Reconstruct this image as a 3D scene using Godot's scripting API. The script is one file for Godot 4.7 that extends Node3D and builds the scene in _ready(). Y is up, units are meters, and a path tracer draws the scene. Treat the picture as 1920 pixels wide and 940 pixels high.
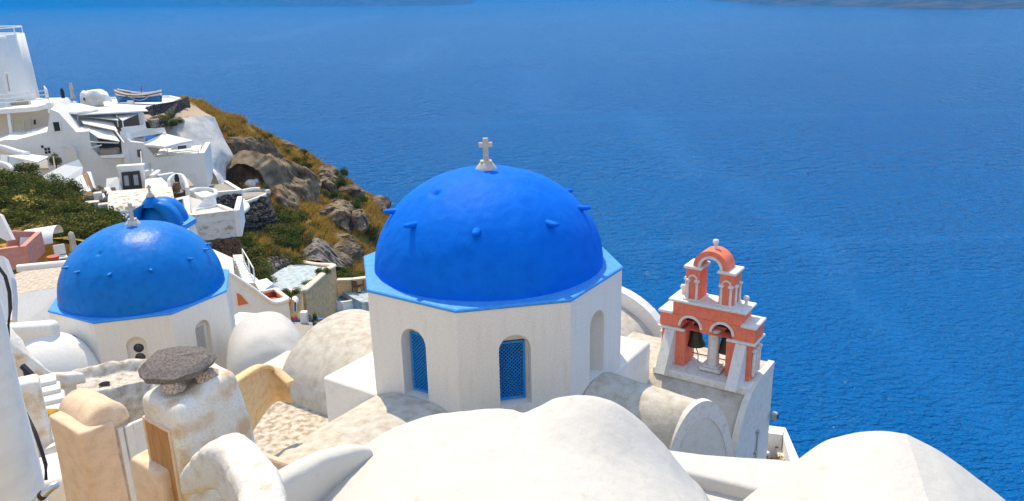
extends Node3D
# A hillside church village above the sea: world metres, y up, the sea lies at y = -110.

var M := {}
var taken := {}
var rng := RandomNumberGenerator.new()
var wob := FastNoiseLite.new()

# ---------------------------------------------------------------- nodes
func numbered(called: String) -> String:
	if not taken.has(called):
		taken[called] = 0
		return called
	taken[called] += 1
	return "%s_%03d" % [called, taken[called]]

func thing(called: String, label: String, category: String, at := Vector3.ZERO, turn := 0.0, group := "") -> Node3D:
	var o := Node3D.new()
	o.name = numbered(called)
	add_child(o)
	o.position = at
	o.rotation.y = turn
	o.set_meta("label", label)
	o.set_meta("category", category)
	if group != "":
		o.set_meta("group", group)
	return o

func setting(called: String, st: SurfaceTool, m: Material) -> MeshInstance3D:
	var o := MeshInstance3D.new()
	o.name = numbered(called)
	o.mesh = done(st)
	o.material_override = m
	o.set_meta("kind", "structure")
	add_child(o)
	return o

func done(st: SurfaceTool) -> ArrayMesh:
	st.index()
	st.generate_normals()
	return st.commit()

# commits a surface tool as one part; a part built in world metres is shifted back by its thing's place
func part(parent: Node3D, called: String, st, m: Material, in_world := false) -> MeshInstance3D:
	var o := MeshInstance3D.new()
	o.name = called
	o.mesh = done(st) if st is SurfaceTool else st
	o.material_override = m
	parent.add_child(o, true)
	if in_world:
		var back := Vector3.ZERO
		var p: Node3D = parent
		while p != self:
			back -= p.position
			p = p.get_parent()
		o.position = back
	return o

# a thing of one mesh, built in world metres
func solo(called: String, label: String, category: String, base: Vector3, pname: String, st, m: Material, group := "") -> Node3D:
	var t := thing(called, label, category, base, 0.0, group)
	part(t, pname, st, m, true)
	return t

func copy(o: Node3D, called: String, label: String, at: Vector3, turn := 0.0) -> Node3D:
	var c := o.duplicate()
	c.name = numbered(called)
	add_child(c)
	c.position = at
	c.rotation.y = turn
	if label != "":
		c.set_meta("label", label)
	return c

# ---------------------------------------------------------------- shapes
func mk() -> SurfaceTool:
	var st := SurfaceTool.new()
	st.begin(Mesh.PRIMITIVE_TRIANGLES)
	st.set_smooth_group(-1)
	return st

func tri(st: SurfaceTool, a: Vector3, b: Vector3, c: Vector3) -> void:
	st.add_vertex(a)
	st.add_vertex(b)
	st.add_vertex(c)

func quad(st: SurfaceTool, a: Vector3, b: Vector3, c: Vector3, d: Vector3) -> void:
	tri(st, a, b, c)
	tri(st, a, c, d)

# a box with chamfered edges
func box(st: SurfaceTool, c: Vector3, s: Vector3, bev := 0.0, bs := Basis.IDENTITY) -> void:
	var h := s * 0.5
	bev = minf(bev, minf(h.x, minf(h.y, h.z)) * 0.9)
	for ax in 3:
		for sg in [-1.0, 1.0]:
			var u := (ax + 1) % 3
			var v := (ax + 2) % 3
			var q := []
			for k in [[-1, -1], [1, -1], [1, 1], [-1, 1]]:
				var p := Vector3.ZERO
				p[ax] = h[ax] * sg
				p[u] = (h[u] - bev) * k[0]
				p[v] = (h[v] - bev) * k[1]
				q.append(c + bs * p)
			if sg > 0:
				quad(st, q[3], q[2], q[1], q[0])
			else:
				quad(st, q[0], q[1], q[2], q[3])
	if bev <= 0.0:
		return
	for ax in 3:
		var u := (ax + 1) % 3
		var v := (ax + 2) % 3
		for su in [-1.0, 1.0]:
			for sv in [-1.0, 1.0]:
				var e := []
				for k in [[-1, 0], [1, 0], [1, 1], [-1, 1]]:
					var p := Vector3.ZERO
					p[ax] = (h[ax] - bev) * k[0]
					p[u] = (h[u] if k[1] == 0 else h[u] - bev) * su
					p[v] = (h[v] - bev if k[1] == 0 else h[v]) * sv
					e.append(c + bs * p)
				if su * sv > 0:
					quad(st, e[3], e[2], e[1], e[0])
				else:
					quad(st, e[0], e[1], e[2], e[3])
	for sx in [-1.0, 1.0]:
		for sy in [-1.0, 1.0]:
			for sz in [-1.0, 1.0]:
				var a := c + bs * Vector3(h.x * sx, (h.y - bev) * sy, (h.z - bev) * sz)
				var b := c + bs * Vector3((h.x - bev) * sx, h.y * sy, (h.z - bev) * sz)
				var d := c + bs * Vector3((h.x - bev) * sx, (h.y - bev) * sy, h.z * sz)
				if sx * sy * sz > 0:
					tri(st, a, d, b)
				else:
					tri(st, a, b, d)

# a bar between two points
func bar(st: SurfaceTool, a: Vector3, b: Vector3, w: float, h: float, bev := 0.0) -> void:
	var d := b - a
	var l := d.length()
	if l < 1e-4:
		return
	var z := d / l
	var up := Vector3.UP if absf(z.y) < 0.95 else Vector3.RIGHT
	var x := up.cross(z).normalized()
	box(st, (a + b) * 0.5, Vector3(w, h, l), bev, Basis(x, z.cross(x), z))

# a sheet of nu by nv cells; f(u, v) gives a point
func sheet(st: SurfaceTool, nu: int, nv: int, f: Callable, group := 1) -> void:
	st.set_smooth_group(group)
	var g := []
	for i in nu + 1:
		var row := PackedVector3Array()
		for j in nv + 1:
			row.append(f.call(float(i) / nu, float(j) / nv))
		g.append(row)
	for i in nu:
		for j in nv:
			quad(st, g[i][j], g[i + 1][j], g[i + 1][j + 1], g[i][j + 1])
	st.set_smooth_group(-1)

func lathe(st: SurfaceTool, prof: Array, n: int, at := Vector3.ZERO, bs := Basis.IDENTITY, group := 1) -> void:
	sheet(st, n, prof.size() - 1, func(u, v):
		var p: Vector2 = prof[roundi(v * (prof.size() - 1))]
		return at + bs * Vector3(cos(u * TAU) * p.x, p.y, -sin(u * TAU) * p.x), group)

func tube(st: SurfaceTool, pts: Array, r: float, n := 6, group := 1) -> void:
	var rings := []
	for i in pts.size():
		var d: Vector3 = (pts[mini(i + 1, pts.size() - 1)] - pts[maxi(i - 1, 0)]).normalized()
		var x := (Vector3.UP if absf(d.y) < 0.95 else Vector3.RIGHT).cross(d).normalized()
		var y := d.cross(x)
		var ring := []
		for k in n:
			ring.append(pts[i] + (x * cos(k * TAU / n) + y * sin(k * TAU / n)) * r)
		rings.append(ring)
	loft(st, rings, group)

# rings of equal length joined one to the next, with end caps
func loft(st: SurfaceTool, rings: Array, group := 1, caps := true, closed := true) -> void:
	st.set_smooth_group(group)
	for i in rings.size() - 1:
		var n: int = rings[i].size()
		for k in (n if closed else n - 1):
			quad(st, rings[i][k], rings[i][(k + 1) % n], rings[i + 1][(k + 1) % n], rings[i + 1][k])
	st.set_smooth_group(-1)
	if caps:
		for e in [rings[0], rings[-1]]:
			var m := Vector3.ZERO
			for p in e:
				m += p
			m /= e.size()
			for k in e.size():
				if e == rings[0]:
					tri(st, m, e[(k + 1) % e.size()], e[k])
				else:
					tri(st, m, e[k], e[(k + 1) % e.size()])

# a flat polygon of world points pushed along off
func plate(st: SurfaceTool, pts: Array, off: Vector3) -> void:
	var n := Vector3.ZERO
	for i in pts.size():
		var a: Vector3 = pts[i]
		var b: Vector3 = pts[(i + 1) % pts.size()]
		n += a.cross(b)
	n = n.normalized()
	var x: Vector3 = (pts[1] - pts[0]).normalized()
	var y := n.cross(x)
	var flat := PackedVector2Array()
	for p in pts:
		flat.append(Vector2((p - pts[0]).dot(x), (p - pts[0]).dot(y)))
	var ix := Geometry2D.triangulate_polygon(flat)
	var flip := n.dot(off) > 0
	for k in range(0, ix.size(), 3):
		var a: Vector3 = pts[ix[k]]
		var b: Vector3 = pts[ix[k + 1]]
		var c: Vector3 = pts[ix[k + 2]]
		if (b - a).cross(c - a).dot(off) < 0:
			var t := b
			b = c
			c = t
		tri(st, a, b, c)
		tri(st, a + off, c + off, b + off)
	for i in pts.size():
		var a: Vector3 = pts[i]
		var b: Vector3 = pts[(i + 1) % pts.size()]
		if flip:
			quad(st, a, a + off, b + off, b)
		else:
			quad(st, b, b + off, a + off, a)

# a house block: its front foot runs from a to b, it reaches back by deep
func block(st: SurfaceTool, a: Vector3, b: Vector3, y0: float, y1: float, deep: float, bev := 0.06) -> void:
	var d := Vector3(b.x - a.x, 0, b.z - a.z)
	var l := d.length()
	var x := d / l
	var z := x.cross(Vector3.UP)
	box(st, Vector3((a.x + b.x) * 0.5, (y0 + y1) * 0.5, (a.z + b.z) * 0.5) - z * deep * 0.5, Vector3(l, y1 - y0, deep), bev, Basis(x, Vector3.UP, z))

# hand-plastered block: rounded, slightly uneven; bend(p) may reshape it
func soft(st: SurfaceTool, s: Vector3, r: float, n: int, at := Vector3.ZERO, bs := Basis.IDENTITY, amp := 0.01, bend = null, freq := 1.0) -> void:
	var h := s * 0.5
	var inner := Vector3(maxf(h.x - r, 0), maxf(h.y - r, 0), maxf(h.z - r, 0))
	for ax in 3:
		for sg in [-1.0, 1.0]:
			var u := (ax + 1) % 3
			var v := (ax + 2) % 3
			sheet(st, n, n, func(a, b):
				var p := Vector3.ZERO
				p[ax] = h[ax] * sg
				p[u] = spread(a, h[u], r) * (1.0 if sg > 0 else -1.0)
				p[v] = spread(b, h[v], r)
				var q := Vector3(clampf(p.x, -inner.x, inner.x), clampf(p.y, -inner.y, inner.y), clampf(p.z, -inner.z, inner.z))
				var o := (p - q).normalized()
				p = q + o * r
				var w := at + bs * p
				p += o * wob.get_noise_3dv(w * freq) * amp
				if bend != null:
					p = bend.call(p)
				return at + bs * p)

# vertices crowd where the block rounds off
func spread(t: float, h: float, r: float) -> float:
	var k := t * 2.0 - 1.0
	var s := signf(k)
	k = absf(k)
	if k < 0.5:
		return s * (h - r) * k * 2.0
	return s * (h - r + r * (k - 0.5) * 2.0)

# wall face of width w and height h in the plane of bs (x right, y up, z out), with an opening cut in it, its reveal and (if closed) its back
func holed(st: SurfaceTool, o: Vector3, bs: Basis, w: float, h: float, cx: float, sill: float, ow: float, oh: float, deep: float, arched := true, closed := true) -> void:
	var P := func(x, y, z): return o + bs * Vector3(x, y, z)
	var l := cx - ow * 0.5
	var r := cx + ow * 0.5
	var pts := [Vector2(l, sill)]
	var top := sill + oh
	if arched:
		for k in 13:
			var a := PI - PI * k / 12.0
			pts.append(Vector2(cx + cos(a) * ow * 0.5, top - ow * 0.5 + sin(a) * ow * 0.5))
	else:
		pts.append(Vector2(l, top))
		pts.append(Vector2(r, top))
	pts.append(Vector2(r, sill))
	quad(st, P.call(-w / 2, 0, 0), P.call(-w / 2, h, 0), P.call(l, h, 0), P.call(l, 0, 0))
	quad(st, P.call(r, 0, 0), P.call(r, h, 0), P.call(w / 2, h, 0), P.call(w / 2, 0, 0))
	if sill > 0.001:
		quad(st, P.call(l, 0, 0), P.call(l, sill, 0), P.call(r, sill, 0), P.call(r, 0, 0))
	for k in range(1, pts.size() - 2):
		quad(st, P.call(pts[k].x, pts[k].y, 0), P.call(pts[k].x, h, 0), P.call(pts[k + 1].x, h, 0), P.call(pts[k + 1].x, pts[k + 1].y, 0))
	for k in pts.size():
		var a: Vector2 = pts[k]
		var b: Vector2 = pts[(k + 1) % pts.size()]
		quad(st, P.call(a.x, a.y, 0), P.call(b.x, b.y, 0), P.call(b.x, b.y, -deep), P.call(a.x, a.y, -deep))
	if closed:
		for k in range(1, pts.size() - 1):
			tri(st, P.call(pts[0].x, pts[0].y, -deep), P.call(pts[k].x, pts[k].y, -deep), P.call(pts[k + 1].x, pts[k + 1].y, -deep))

# an arch band standing in the plane z = z0 .. z1 (centre cx, cy)
func arch_band(st: SurfaceTool, cx: float, cy: float, r0: float, r1: float, z0: float, z1: float, n := 16) -> void:
	for k in n:
		var a := PI * k / n
		var b := PI * (k + 1) / n
		var p := func(t, r, z): return Vector3(cx + cos(t) * r, cy + sin(t) * r, z)
		quad(st, p.call(a, r0, z1), p.call(b, r0, z1), p.call(b, r1, z1), p.call(a, r1, z1))
		quad(st, p.call(a, r0, z0), p.call(a, r1, z0), p.call(b, r1, z0), p.call(b, r0, z0))
		quad(st, p.call(a, r1, z1), p.call(b, r1, z1), p.call(b, r1, z0), p.call(a, r1, z0))
		quad(st, p.call(a, r0, z0), p.call(b, r0, z0), p.call(b, r0, z1), p.call(a, r0, z1))
	for e in [0.0, PI]:
		var c := cos(e)
		quad(st, Vector3(cx + c * r0, cy, z0), Vector3(cx + c * r1, cy, z0), Vector3(cx + c * r1, cy, z1), Vector3(cx + c * r0, cy, z1))

# an angular stone: a ball cut by planes and roughened
func stone(st: SurfaceTool, at: Vector3, s: Vector3, seed_: int, cuts := 9, amp := 0.06, n := 12, group := -1) -> void:
	var g := RandomNumberGenerator.new()
	g.seed = seed_
	var pl := []
	for k in cuts:
		var d := Vector3(g.randf_range(-1, 1), g.randf_range(-1, 1), g.randf_range(-1, 1)).normalized()
		pl.append([d, g.randf_range(0.55, 0.85)])
	for ax in 3:
		for sg in [-1.0, 1.0]:
			var u := (ax + 1) % 3
			var v := (ax + 2) % 3
			sheet(st, n, n, func(a, b):
				var p := Vector3.ZERO
				p[ax] = sg
				p[u] = (a * 2 - 1) * sg
				p[v] = b * 2 - 1
				p = p.normalized()
				var r := 1.0
				for q in pl:
					var c: float = p.dot(q[0])
					if c > 0.05:
						r = minf(r, q[1] / c)
				r *= 1.0 + amp * wob.get_noise_3dv(p * 90.0 + Vector3(seed_, 0, 0))
				return at + p * r * s, group)

# ---------------------------------------------------------------- materials
func rgb(r: float, g: float, b: float) -> Color:
	return Color(r, g, b).linear_to_srgb()

func noise_tex(seed_: int, freq: float, oct: int, ramp = null, size := 512, kind := FastNoiseLite.TYPE_SIMPLEX_SMOOTH) -> NoiseTexture2D:
	var n := FastNoiseLite.new()
	n.seed = seed_
	n.frequency = freq
	n.noise_type = kind
	n.fractal_octaves = oct
	n.fractal_type = FastNoiseLite.FRACTAL_FBM
	var t := NoiseTexture2D.new()
	t.width = size
	t.height = size
	t.seamless = true
	t.noise = n
	if ramp != null:
		var gr := Gradient.new()
		gr.offsets = PackedFloat32Array(ramp[0])
		gr.colors = PackedColorArray(ramp[1])
		t.color_ramp = gr
	return t

# coarse patches of colour over metres, a finer grain multiplied in, and fine relief
func coat(called: String, cols: Array, offs: Array, metres: float, rough: float, relief := 0.4, grain := 0.12, grain_metres := 0.9, freq := 0.008, spec := 0.4, sd := 1, stretch := Vector3.ONE) -> StandardMaterial3D:
	var m := StandardMaterial3D.new()
	m.resource_name = called
	m.albedo_texture = noise_tex(sd, freq, 5, [offs, cols])
	m.uv1_triplanar = true
	m.uv1_world_triplanar = true
	m.uv1_triplanar_sharpness = 3.0
	m.uv1_scale = stretch / metres
	m.roughness = rough
	m.metallic_specular = spec
	if grain > 0.0:
		m.detail_enabled = true
		m.detail_blend_mode = BaseMaterial3D.BLEND_MODE_MUL
		m.detail_uv_layer = BaseMaterial3D.DETAIL_UV_2
		m.detail_albedo = grain_tex(grain)
		m.uv2_triplanar = true
		m.uv2_world_triplanar = true
		m.uv2_scale = Vector3.ONE / grain_metres
	if relief > 0.0:
		m.heightmap_enabled = true
		m.heightmap_texture = relief_tex()
		m.heightmap_scale = relief
	M[called] = m
	return m

var grains := {}
func grain_tex(k: float) -> NoiseTexture2D:
	var key := roundi(k * 100)
	if not grains.has(key):
		grains[key] = noise_tex(77, 0.03, 4, [[0.0, 0.35, 0.65, 1.0], [Color(1 - k, 1 - k, 1 - k * 1.05), Color(1 - k * 0.3, 1 - k * 0.32, 1 - k * 0.36), Color.WHITE, Color.WHITE]])
	return grains[key]

var relief_: NoiseTexture2D
func relief_tex() -> NoiseTexture2D:
	if relief_ == null:
		relief_ = noise_tex(5, 0.02, 5)
	return relief_

func plain(called: String, c: Color, rough := 0.6, metal := 0.0, spec := 0.5) -> StandardMaterial3D:
	var m := StandardMaterial3D.new()
	m.resource_name = called
	m.albedo_color = c
	m.roughness = rough
	m.metallic = metal
	m.metallic_specular = spec
	M[called] = m
	return m

func materials() -> void:
	var w := func(v): return rgb(v, v * 0.985, v * 0.955)
	coat("limewash", [w.call(0.70), w.call(0.80), w.call(0.82), w.call(0.83)], [0.0, 0.3, 0.5, 1.0], 4.0, 0.85, 0.6, 0.06, 1.6)
	coat("drum_wash", [rgb(0.72, 0.70, 0.665), w.call(0.77), w.call(0.79), w.call(0.80)], [0.0, 0.25, 0.5, 1.0], 2.4, 0.88, 0.6, 0.07, 0.9, 0.012, 0.3, 6, Vector3(2.2, 0.28, 2.2))
	coat("roofwash", [rgb(0.50, 0.47, 0.42), rgb(0.555, 0.54, 0.51), w.call(0.575), w.call(0.585)], [0.0, 0.14, 0.28, 1.0], 1.9, 0.88, 0.7, 0.08, 0.3, 0.014, 0.3, 3)
	coat("far_white", [w.call(0.70), w.call(0.78), w.call(0.80)], [0.0, 0.35, 1.0], 9.0, 0.85, 0.0, 0.08, 2.0, 0.01, 0.3, 4)
	coat("weathered", [rgb(0.50, 0.44, 0.37), rgb(0.58, 0.54, 0.48), rgb(0.63, 0.60, 0.55), rgb(0.68, 0.66, 0.62)], [0.1, 0.36, 0.6, 0.9], 2.0, 0.92, 1.2, 0.38, 0.28, 0.012, 0.2, 8)
	coat("roof_beige", [rgb(0.38, 0.29, 0.22), rgb(0.50, 0.42, 0.33), rgb(0.60, 0.54, 0.46), rgb(0.70, 0.67, 0.62)], [0.15, 0.38, 0.55, 0.8], 1.6, 0.92, 1.8, 0.34, 0.35, 0.014, 0.2, 9)
	coat("cement", [rgb(0.70, 0.67, 0.62), rgb(0.77, 0.745, 0.70), rgb(0.80, 0.78, 0.74)], [0.1, 0.5, 0.9], 2.0, 0.92, 1.0, 0.25, 0.3, 0.012, 0.25, 10)
	coat("dome_blue", [rgb(0.002, 0.125, 0.64), rgb(0.002, 0.15, 0.74), rgb(0.004, 0.165, 0.77)], [0.0, 0.4, 1.0], 3.0, 0.6, 1.1, 0.10, 0.6, 0.012, 0.15, 11)
	coat("dome_blue_glossy", [rgb(0.003, 0.13, 0.50), rgb(0.003, 0.17, 0.60), rgb(0.004, 0.185, 0.63)], [0.0, 0.4, 1.0], 2.0, 0.4, 0.5, 0.10, 0.9, 0.01, 0.25, 12)
	coat("rim_blue", [rgb(0.04, 0.26, 0.74), rgb(0.05, 0.31, 0.82), rgb(0.09, 0.36, 0.82)], [0.0, 0.5, 1.0], 1.5, 0.6, 1.0, 0.10, 0.4, 0.012, 0.4, 13)
	coat("shutter_blue", [rgb(0.01, 0.27, 0.80), rgb(0.015, 0.32, 0.88)], [0.2, 0.8], 0.7, 0.45, 0.2, 0.12, 0.3, 0.012, 0.5, 14)
	coat("coral", [rgb(0.82, 0.20, 0.12), rgb(0.92, 0.25, 0.155), rgb(0.92, 0.29, 0.19)], [0.1, 0.45, 1.0], 1.0, 0.85, 0.9, 0.22, 0.35, 0.014, 0.2, 15, Vector3(1.3, 0.5, 1.3))
	coat("trim_white", [rgb(0.62, 0.60, 0.56), w.call(0.76), w.call(0.80)], [0.1, 0.4, 1.0], 1.0, 0.85, 0.4, 0.12, 0.4, 0.012, 0.3, 16)
	coat("bronze", [rgb(0.025, 0.028, 0.018), rgb(0.05, 0.055, 0.03), rgb(0.09, 0.075, 0.04)], [0.1, 0.5, 0.9], 0.3, 0.5, 0.2, 0.2, 0.2, 0.02, 0.5, 17)
	M.bronze.metallic = 0.5
	coat("lava", [rgb(0.13, 0.115, 0.115), rgb(0.20, 0.18, 0.18), rgb(0.26, 0.235, 0.23)], [0.1, 0.5, 0.9], 0.35, 0.85, 0.6, 0.35, 0.12, 0.02, 0.3, 18)
	coat("sand_plaster", [rgb(0.66, 0.48, 0.33), rgb(0.76, 0.57, 0.41), rgb(0.79, 0.62, 0.46)], [0.1, 0.5, 1.0], 1.2, 0.9, 0.6, 0.10, 0.3, 0.012, 0.25, 19)
	coat("ochre_plaster", [rgb(0.70, 0.47, 0.24), rgb(0.80, 0.57, 0.32), rgb(0.82, 0.61, 0.37)], [0.1, 0.5, 1.0], 1.2, 0.9, 0.6, 0.10, 0.3, 0.012, 0.25, 20)
	coat("plywood", [rgb(0.38, 0.19, 0.08), rgb(0.47, 0.25, 0.11), rgb(0.52, 0.29, 0.14)], [0.2, 0.5, 0.8], 0.5, 0.7, 0.15, 0.15, 0.15, 0.02, 0.35, 21, Vector3(1.0, 0.12, 1.0))
	coat("shed_white", [rgb(0.66, 0.66, 0.66), rgb(0.72, 0.72, 0.715)], [0.2, 0.8], 1.0, 0.5, 0.0, 0.05, 0.4, 0.012, 0.45, 22)
	plain("dark", rgb(0.012, 0.012, 0.014), 0.9, 0.0, 0.3)
	plain("steel", rgb(0.5, 0.52, 0.55), 0.35, 0.9)
	plain("navy", rgb(0.008, 0.014, 0.05), 0.45)
	plain("rust", rgb(0.09, 0.045, 0.02), 0.8, 0.2)
	plain("rope", rgb(0.45, 0.42, 0.38), 0.9)
	plain("black_rubber", rgb(0.01, 0.01, 0.012), 0.5)
	coat("pillar_wash", [rgb(0.62, 0.47, 0.32), rgb(0.72, 0.63, 0.52), w.call(0.76), w.call(0.80)], [0.15, 0.36, 0.5, 1.0], 2.2, 0.9, 1.6, 0.14, 0.4, 0.011, 0.25, 23)
	coat("pillar_white", [rgb(0.56, 0.50, 0.43), rgb(0.66, 0.63, 0.58), w.call(0.70), w.call(0.72)], [0.1, 0.28, 0.45, 1.0], 1.6, 0.9, 1.4, 0.12, 0.4, 0.012, 0.25, 28)
	coat("weathered_pale", [rgb(0.36, 0.31, 0.26), rgb(0.52, 0.47, 0.41), rgb(0.62, 0.58, 0.53), rgb(0.70, 0.68, 0.65)], [0.12, 0.38, 0.6, 0.85], 1.2, 0.92, 1.6, 0.25, 0.4, 0.012, 0.2, 25)
	coat("succulent", [rgb(0.22, 0.05, 0.04), rgb(0.12, 0.12, 0.03), rgb(0.2, 0.16, 0.06)], [0.3, 0.5, 0.8], 0.3, 0.7, 0.0, 0.2, 0.2, 0.03, 0.3, 27)
	plain("glass_pale", rgb(0.30, 0.36, 0.44), 0.15, 0.0, 0.6)
	coat("terracotta_rubble", [rgb(0.3, 0.14, 0.08), rgb(0.5, 0.42, 0.33), rgb(0.66, 0.6, 0.52)], [0.2, 0.5, 0.8], 0.2, 0.9, 0.5, 0.2, 0.1, 0.02, 0.2, 24)
	sea_material()

# rippled water in bands: the farther the band, the longer the waves that still show
func sea_material() -> void:
	var n := FastNoiseLite.new()
	n.seed = 31
	n.frequency = 0.028
	n.noise_type = FastNoiseLite.TYPE_SIMPLEX_SMOOTH
	n.fractal_octaves = 4
	n.fractal_gain = 0.6
	var t := NoiseTexture2D.new()
	t.width = 2048
	t.height = 2048
	t.seamless = true
	t.noise = n
	t.as_normal_map = true
	t.bump_strength = 12.0
	for b in 7:
		var m := StandardMaterial3D.new()
		m.resource_name = "sea_water"
		m.albedo_color = rgb(0.0, 0.108, 0.36)
		m.roughness = 0.07 + 0.02 * b
		m.metallic_specular = 0.18 + 0.01 * b
		m.normal_enabled = true
		m.normal_texture = t
		m.normal_scale = 1.8 + 0.3 * b
		m.uv1_triplanar = true
		m.uv1_world_triplanar = true
		m.uv1_scale = Vector3(1.0 / 320.0, 1.0, 1.0 / 205.0) / pow(1.55, b)
		m.uv1_offset = Vector3(0.13, 0, 0.37) * (b + 1)
		M["sea_%d" % b] = m

# ---------------------------------------------------------------- the scene
func _ready() -> void:
	rng.seed = 20
	wob.seed = 4
	wob.frequency = 0.8
	wob.fractal_octaves = 3
	var cam := Camera3D.new()
	cam.name = "camera"
	cam.fov = 33.74
	cam.near = 0.1
	cam.far = 120000.0
	cam.position = Vector3(0, 10, 0)
	cam.basis = Basis(Vector3.RIGHT, deg_to_rad(-17.7)) * Basis(Vector3.BACK, deg_to_rad(-1.4))
	add_child(cam)
	cam.current = true
	var env := Environment.new()
	env.background_mode = Environment.BG_SKY
	var sm := ProceduralSkyMaterial.new()
	sm.sky_top_color = rgb(0.33, 0.45, 0.66)
	sm.sky_horizon_color = rgb(0.41, 0.61, 0.84)
	sm.sky_curve = 0.18
	sm.ground_bottom_color = rgb(0.05, 0.12, 0.3)
	sm.ground_horizon_color = rgb(0.4, 0.55, 0.75)
	sm.sun_angle_max = 20.0
	sm.sun_curve = 0.1
	var sky := Sky.new()
	sky.sky_material = sm
	env.sky = sky
	env.background_energy_multiplier = 1.22
	env.tonemap_mode = Environment.TONE_MAPPER_LINEAR
	env.tonemap_exposure = 1.28
	env.sdfgi_enabled = true
	env.ssao_enabled = true
	env.ssil_enabled = true
	env.fog_enabled = true
	env.fog_density = 0.00014
	env.fog_light_color = Color(0.0, 0.64, 1.0)
	var we := WorldEnvironment.new()
	we.name = "environment"
	we.environment = env
	add_child(we)
	var sun := DirectionalLight3D.new()
	sun.name = "sun"
	sun.light_energy = 1.3
	sun.light_color = Color(1.0, 0.925, 0.79)
	sun.light_angular_distance = 0.5
	sun.shadow_enabled = true
	# the sun stands 57 degrees high, 19 degrees left of straight ahead
	sun.basis = Basis(Vector3.UP, deg_to_rad(19.0 + 180.0)) * Basis(Vector3.RIGHT, deg_to_rad(-57.0))
	add_child(sun)
	materials()
	back_materials()
	sea_and_coasts()
	main_church()
	bell_tower()
	side_church()
	near_roofs()
	hillside()
	hotel_houses()
	lower_left()
	beige_quarter()
	right_terrace()

func sea_and_coasts() -> void:
	var st := mk()
	var bands := [[2000.0, -330.0], [-330.0, -520.0], [-520.0, -820.0], [-820.0, -1300.0], [-1300.0, -2200.0], [-2200.0, -4200.0], [-4200.0, -50000.0]]
	var sea := MeshInstance3D.new()
	var water := ArrayMesh.new()
	for b in 7:
		st = mk()
		quad(st, Vector3(-30000, -110, bands[b][1]), Vector3(30000, -110, bands[b][1]), Vector3(30000, -110, bands[b][0]), Vector3(-30000, -110, bands[b][0]))
		st.generate_normals()
		st.commit(water)
		water.surface_set_material(b, M["sea_%d" % b])
	sea.name = "sea"
	sea.mesh = water
	sea.set_meta("kind", "structure")
	add_child(sea)
	coat("far_land", [rgb(0.04, 0.045, 0.04), rgb(0.07, 0.065, 0.05), rgb(0.11, 0.095, 0.07)], [0.2, 0.5, 0.8], 900.0, 0.95, 0.0, 0.2, 200.0, 0.012, 0.2, 40)
	# three coasts across the strait: shore line points [x, z] and how high and deep the hills run
	ridge("far_island_hills", [Vector2(-9500, -14000), Vector2(-7784, -13313), Vector2(-5584, -11338), Vector2(-3857, -9638), Vector2(-2580, -8380), Vector2(-1596, -7411), Vector2(-816, -6642), Vector2(-345, -6294), Vector2(-250, -6350)], 120.0, 2600.0, 51)
	ridge("far_headland_hills", [Vector2(1400, -6300), Vector2(1365, -5663), Vector2(1347, -4614), Vector2(1416, -4144), Vector2(1534, -3796), Vector2(1582, -3301), Vector2(1679, -3172), Vector2(1910, -3067), Vector2(2500, -2900), Vector2(3500, -2600)], 62.0, 1500.0, 52)

# a range of hills that rises behind a shore line
func ridge(called: String, line: Array, high: float, deep: float, sd: int) -> void:
	var n := FastNoiseLite.new()
	n.seed = sd
	n.frequency = 0.0011
	n.fractal_octaves = 5
	var st := mk()
	var c := Curve2D.new()
	for p in line:
		c.add_point(p)
	var l := c.get_baked_length()
	sheet(st, 160, 24, func(u, v):
		var p := c.sample_baked(u * l)
		var back := Vector2(p.x, p.y).normalized()
		var q: Vector2 = p + back * v * deep + Vector2(n.get_noise_1d(u * l * 2.0), n.get_noise_1d(u * l * 2.0 + 900.0)) * 40.0
		var ends := smoothstep(0.0, 0.06, u) * smoothstep(0.0, 0.06, 1.0 - u)
		var h := sin(minf(v, 0.6) / 0.6 * PI * 0.5) * high * (0.75 + 0.9 * n.get_noise_2dv(q)) * (0.05 + 0.95 * ends)
		return Vector3(q.x, -112.0 + maxf(h, 0.0), q.y))
	setting(called, st, M.far_land)

# an arched roof between two end profiles; prof(t, end) gives the point at t = 0..1 across, end 0 or 1
func vault(st: SurfaceTool, prof: Callable, n := 28, along := 10) -> void:
	sheet(st, n, along, func(u, v):
		var p: Vector3 = prof.call(u, 0).lerp(prof.call(u, 1), v)
		return p + Vector3.UP * wob.get_noise_3dv(p * 1.7) * 0.025)

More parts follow.
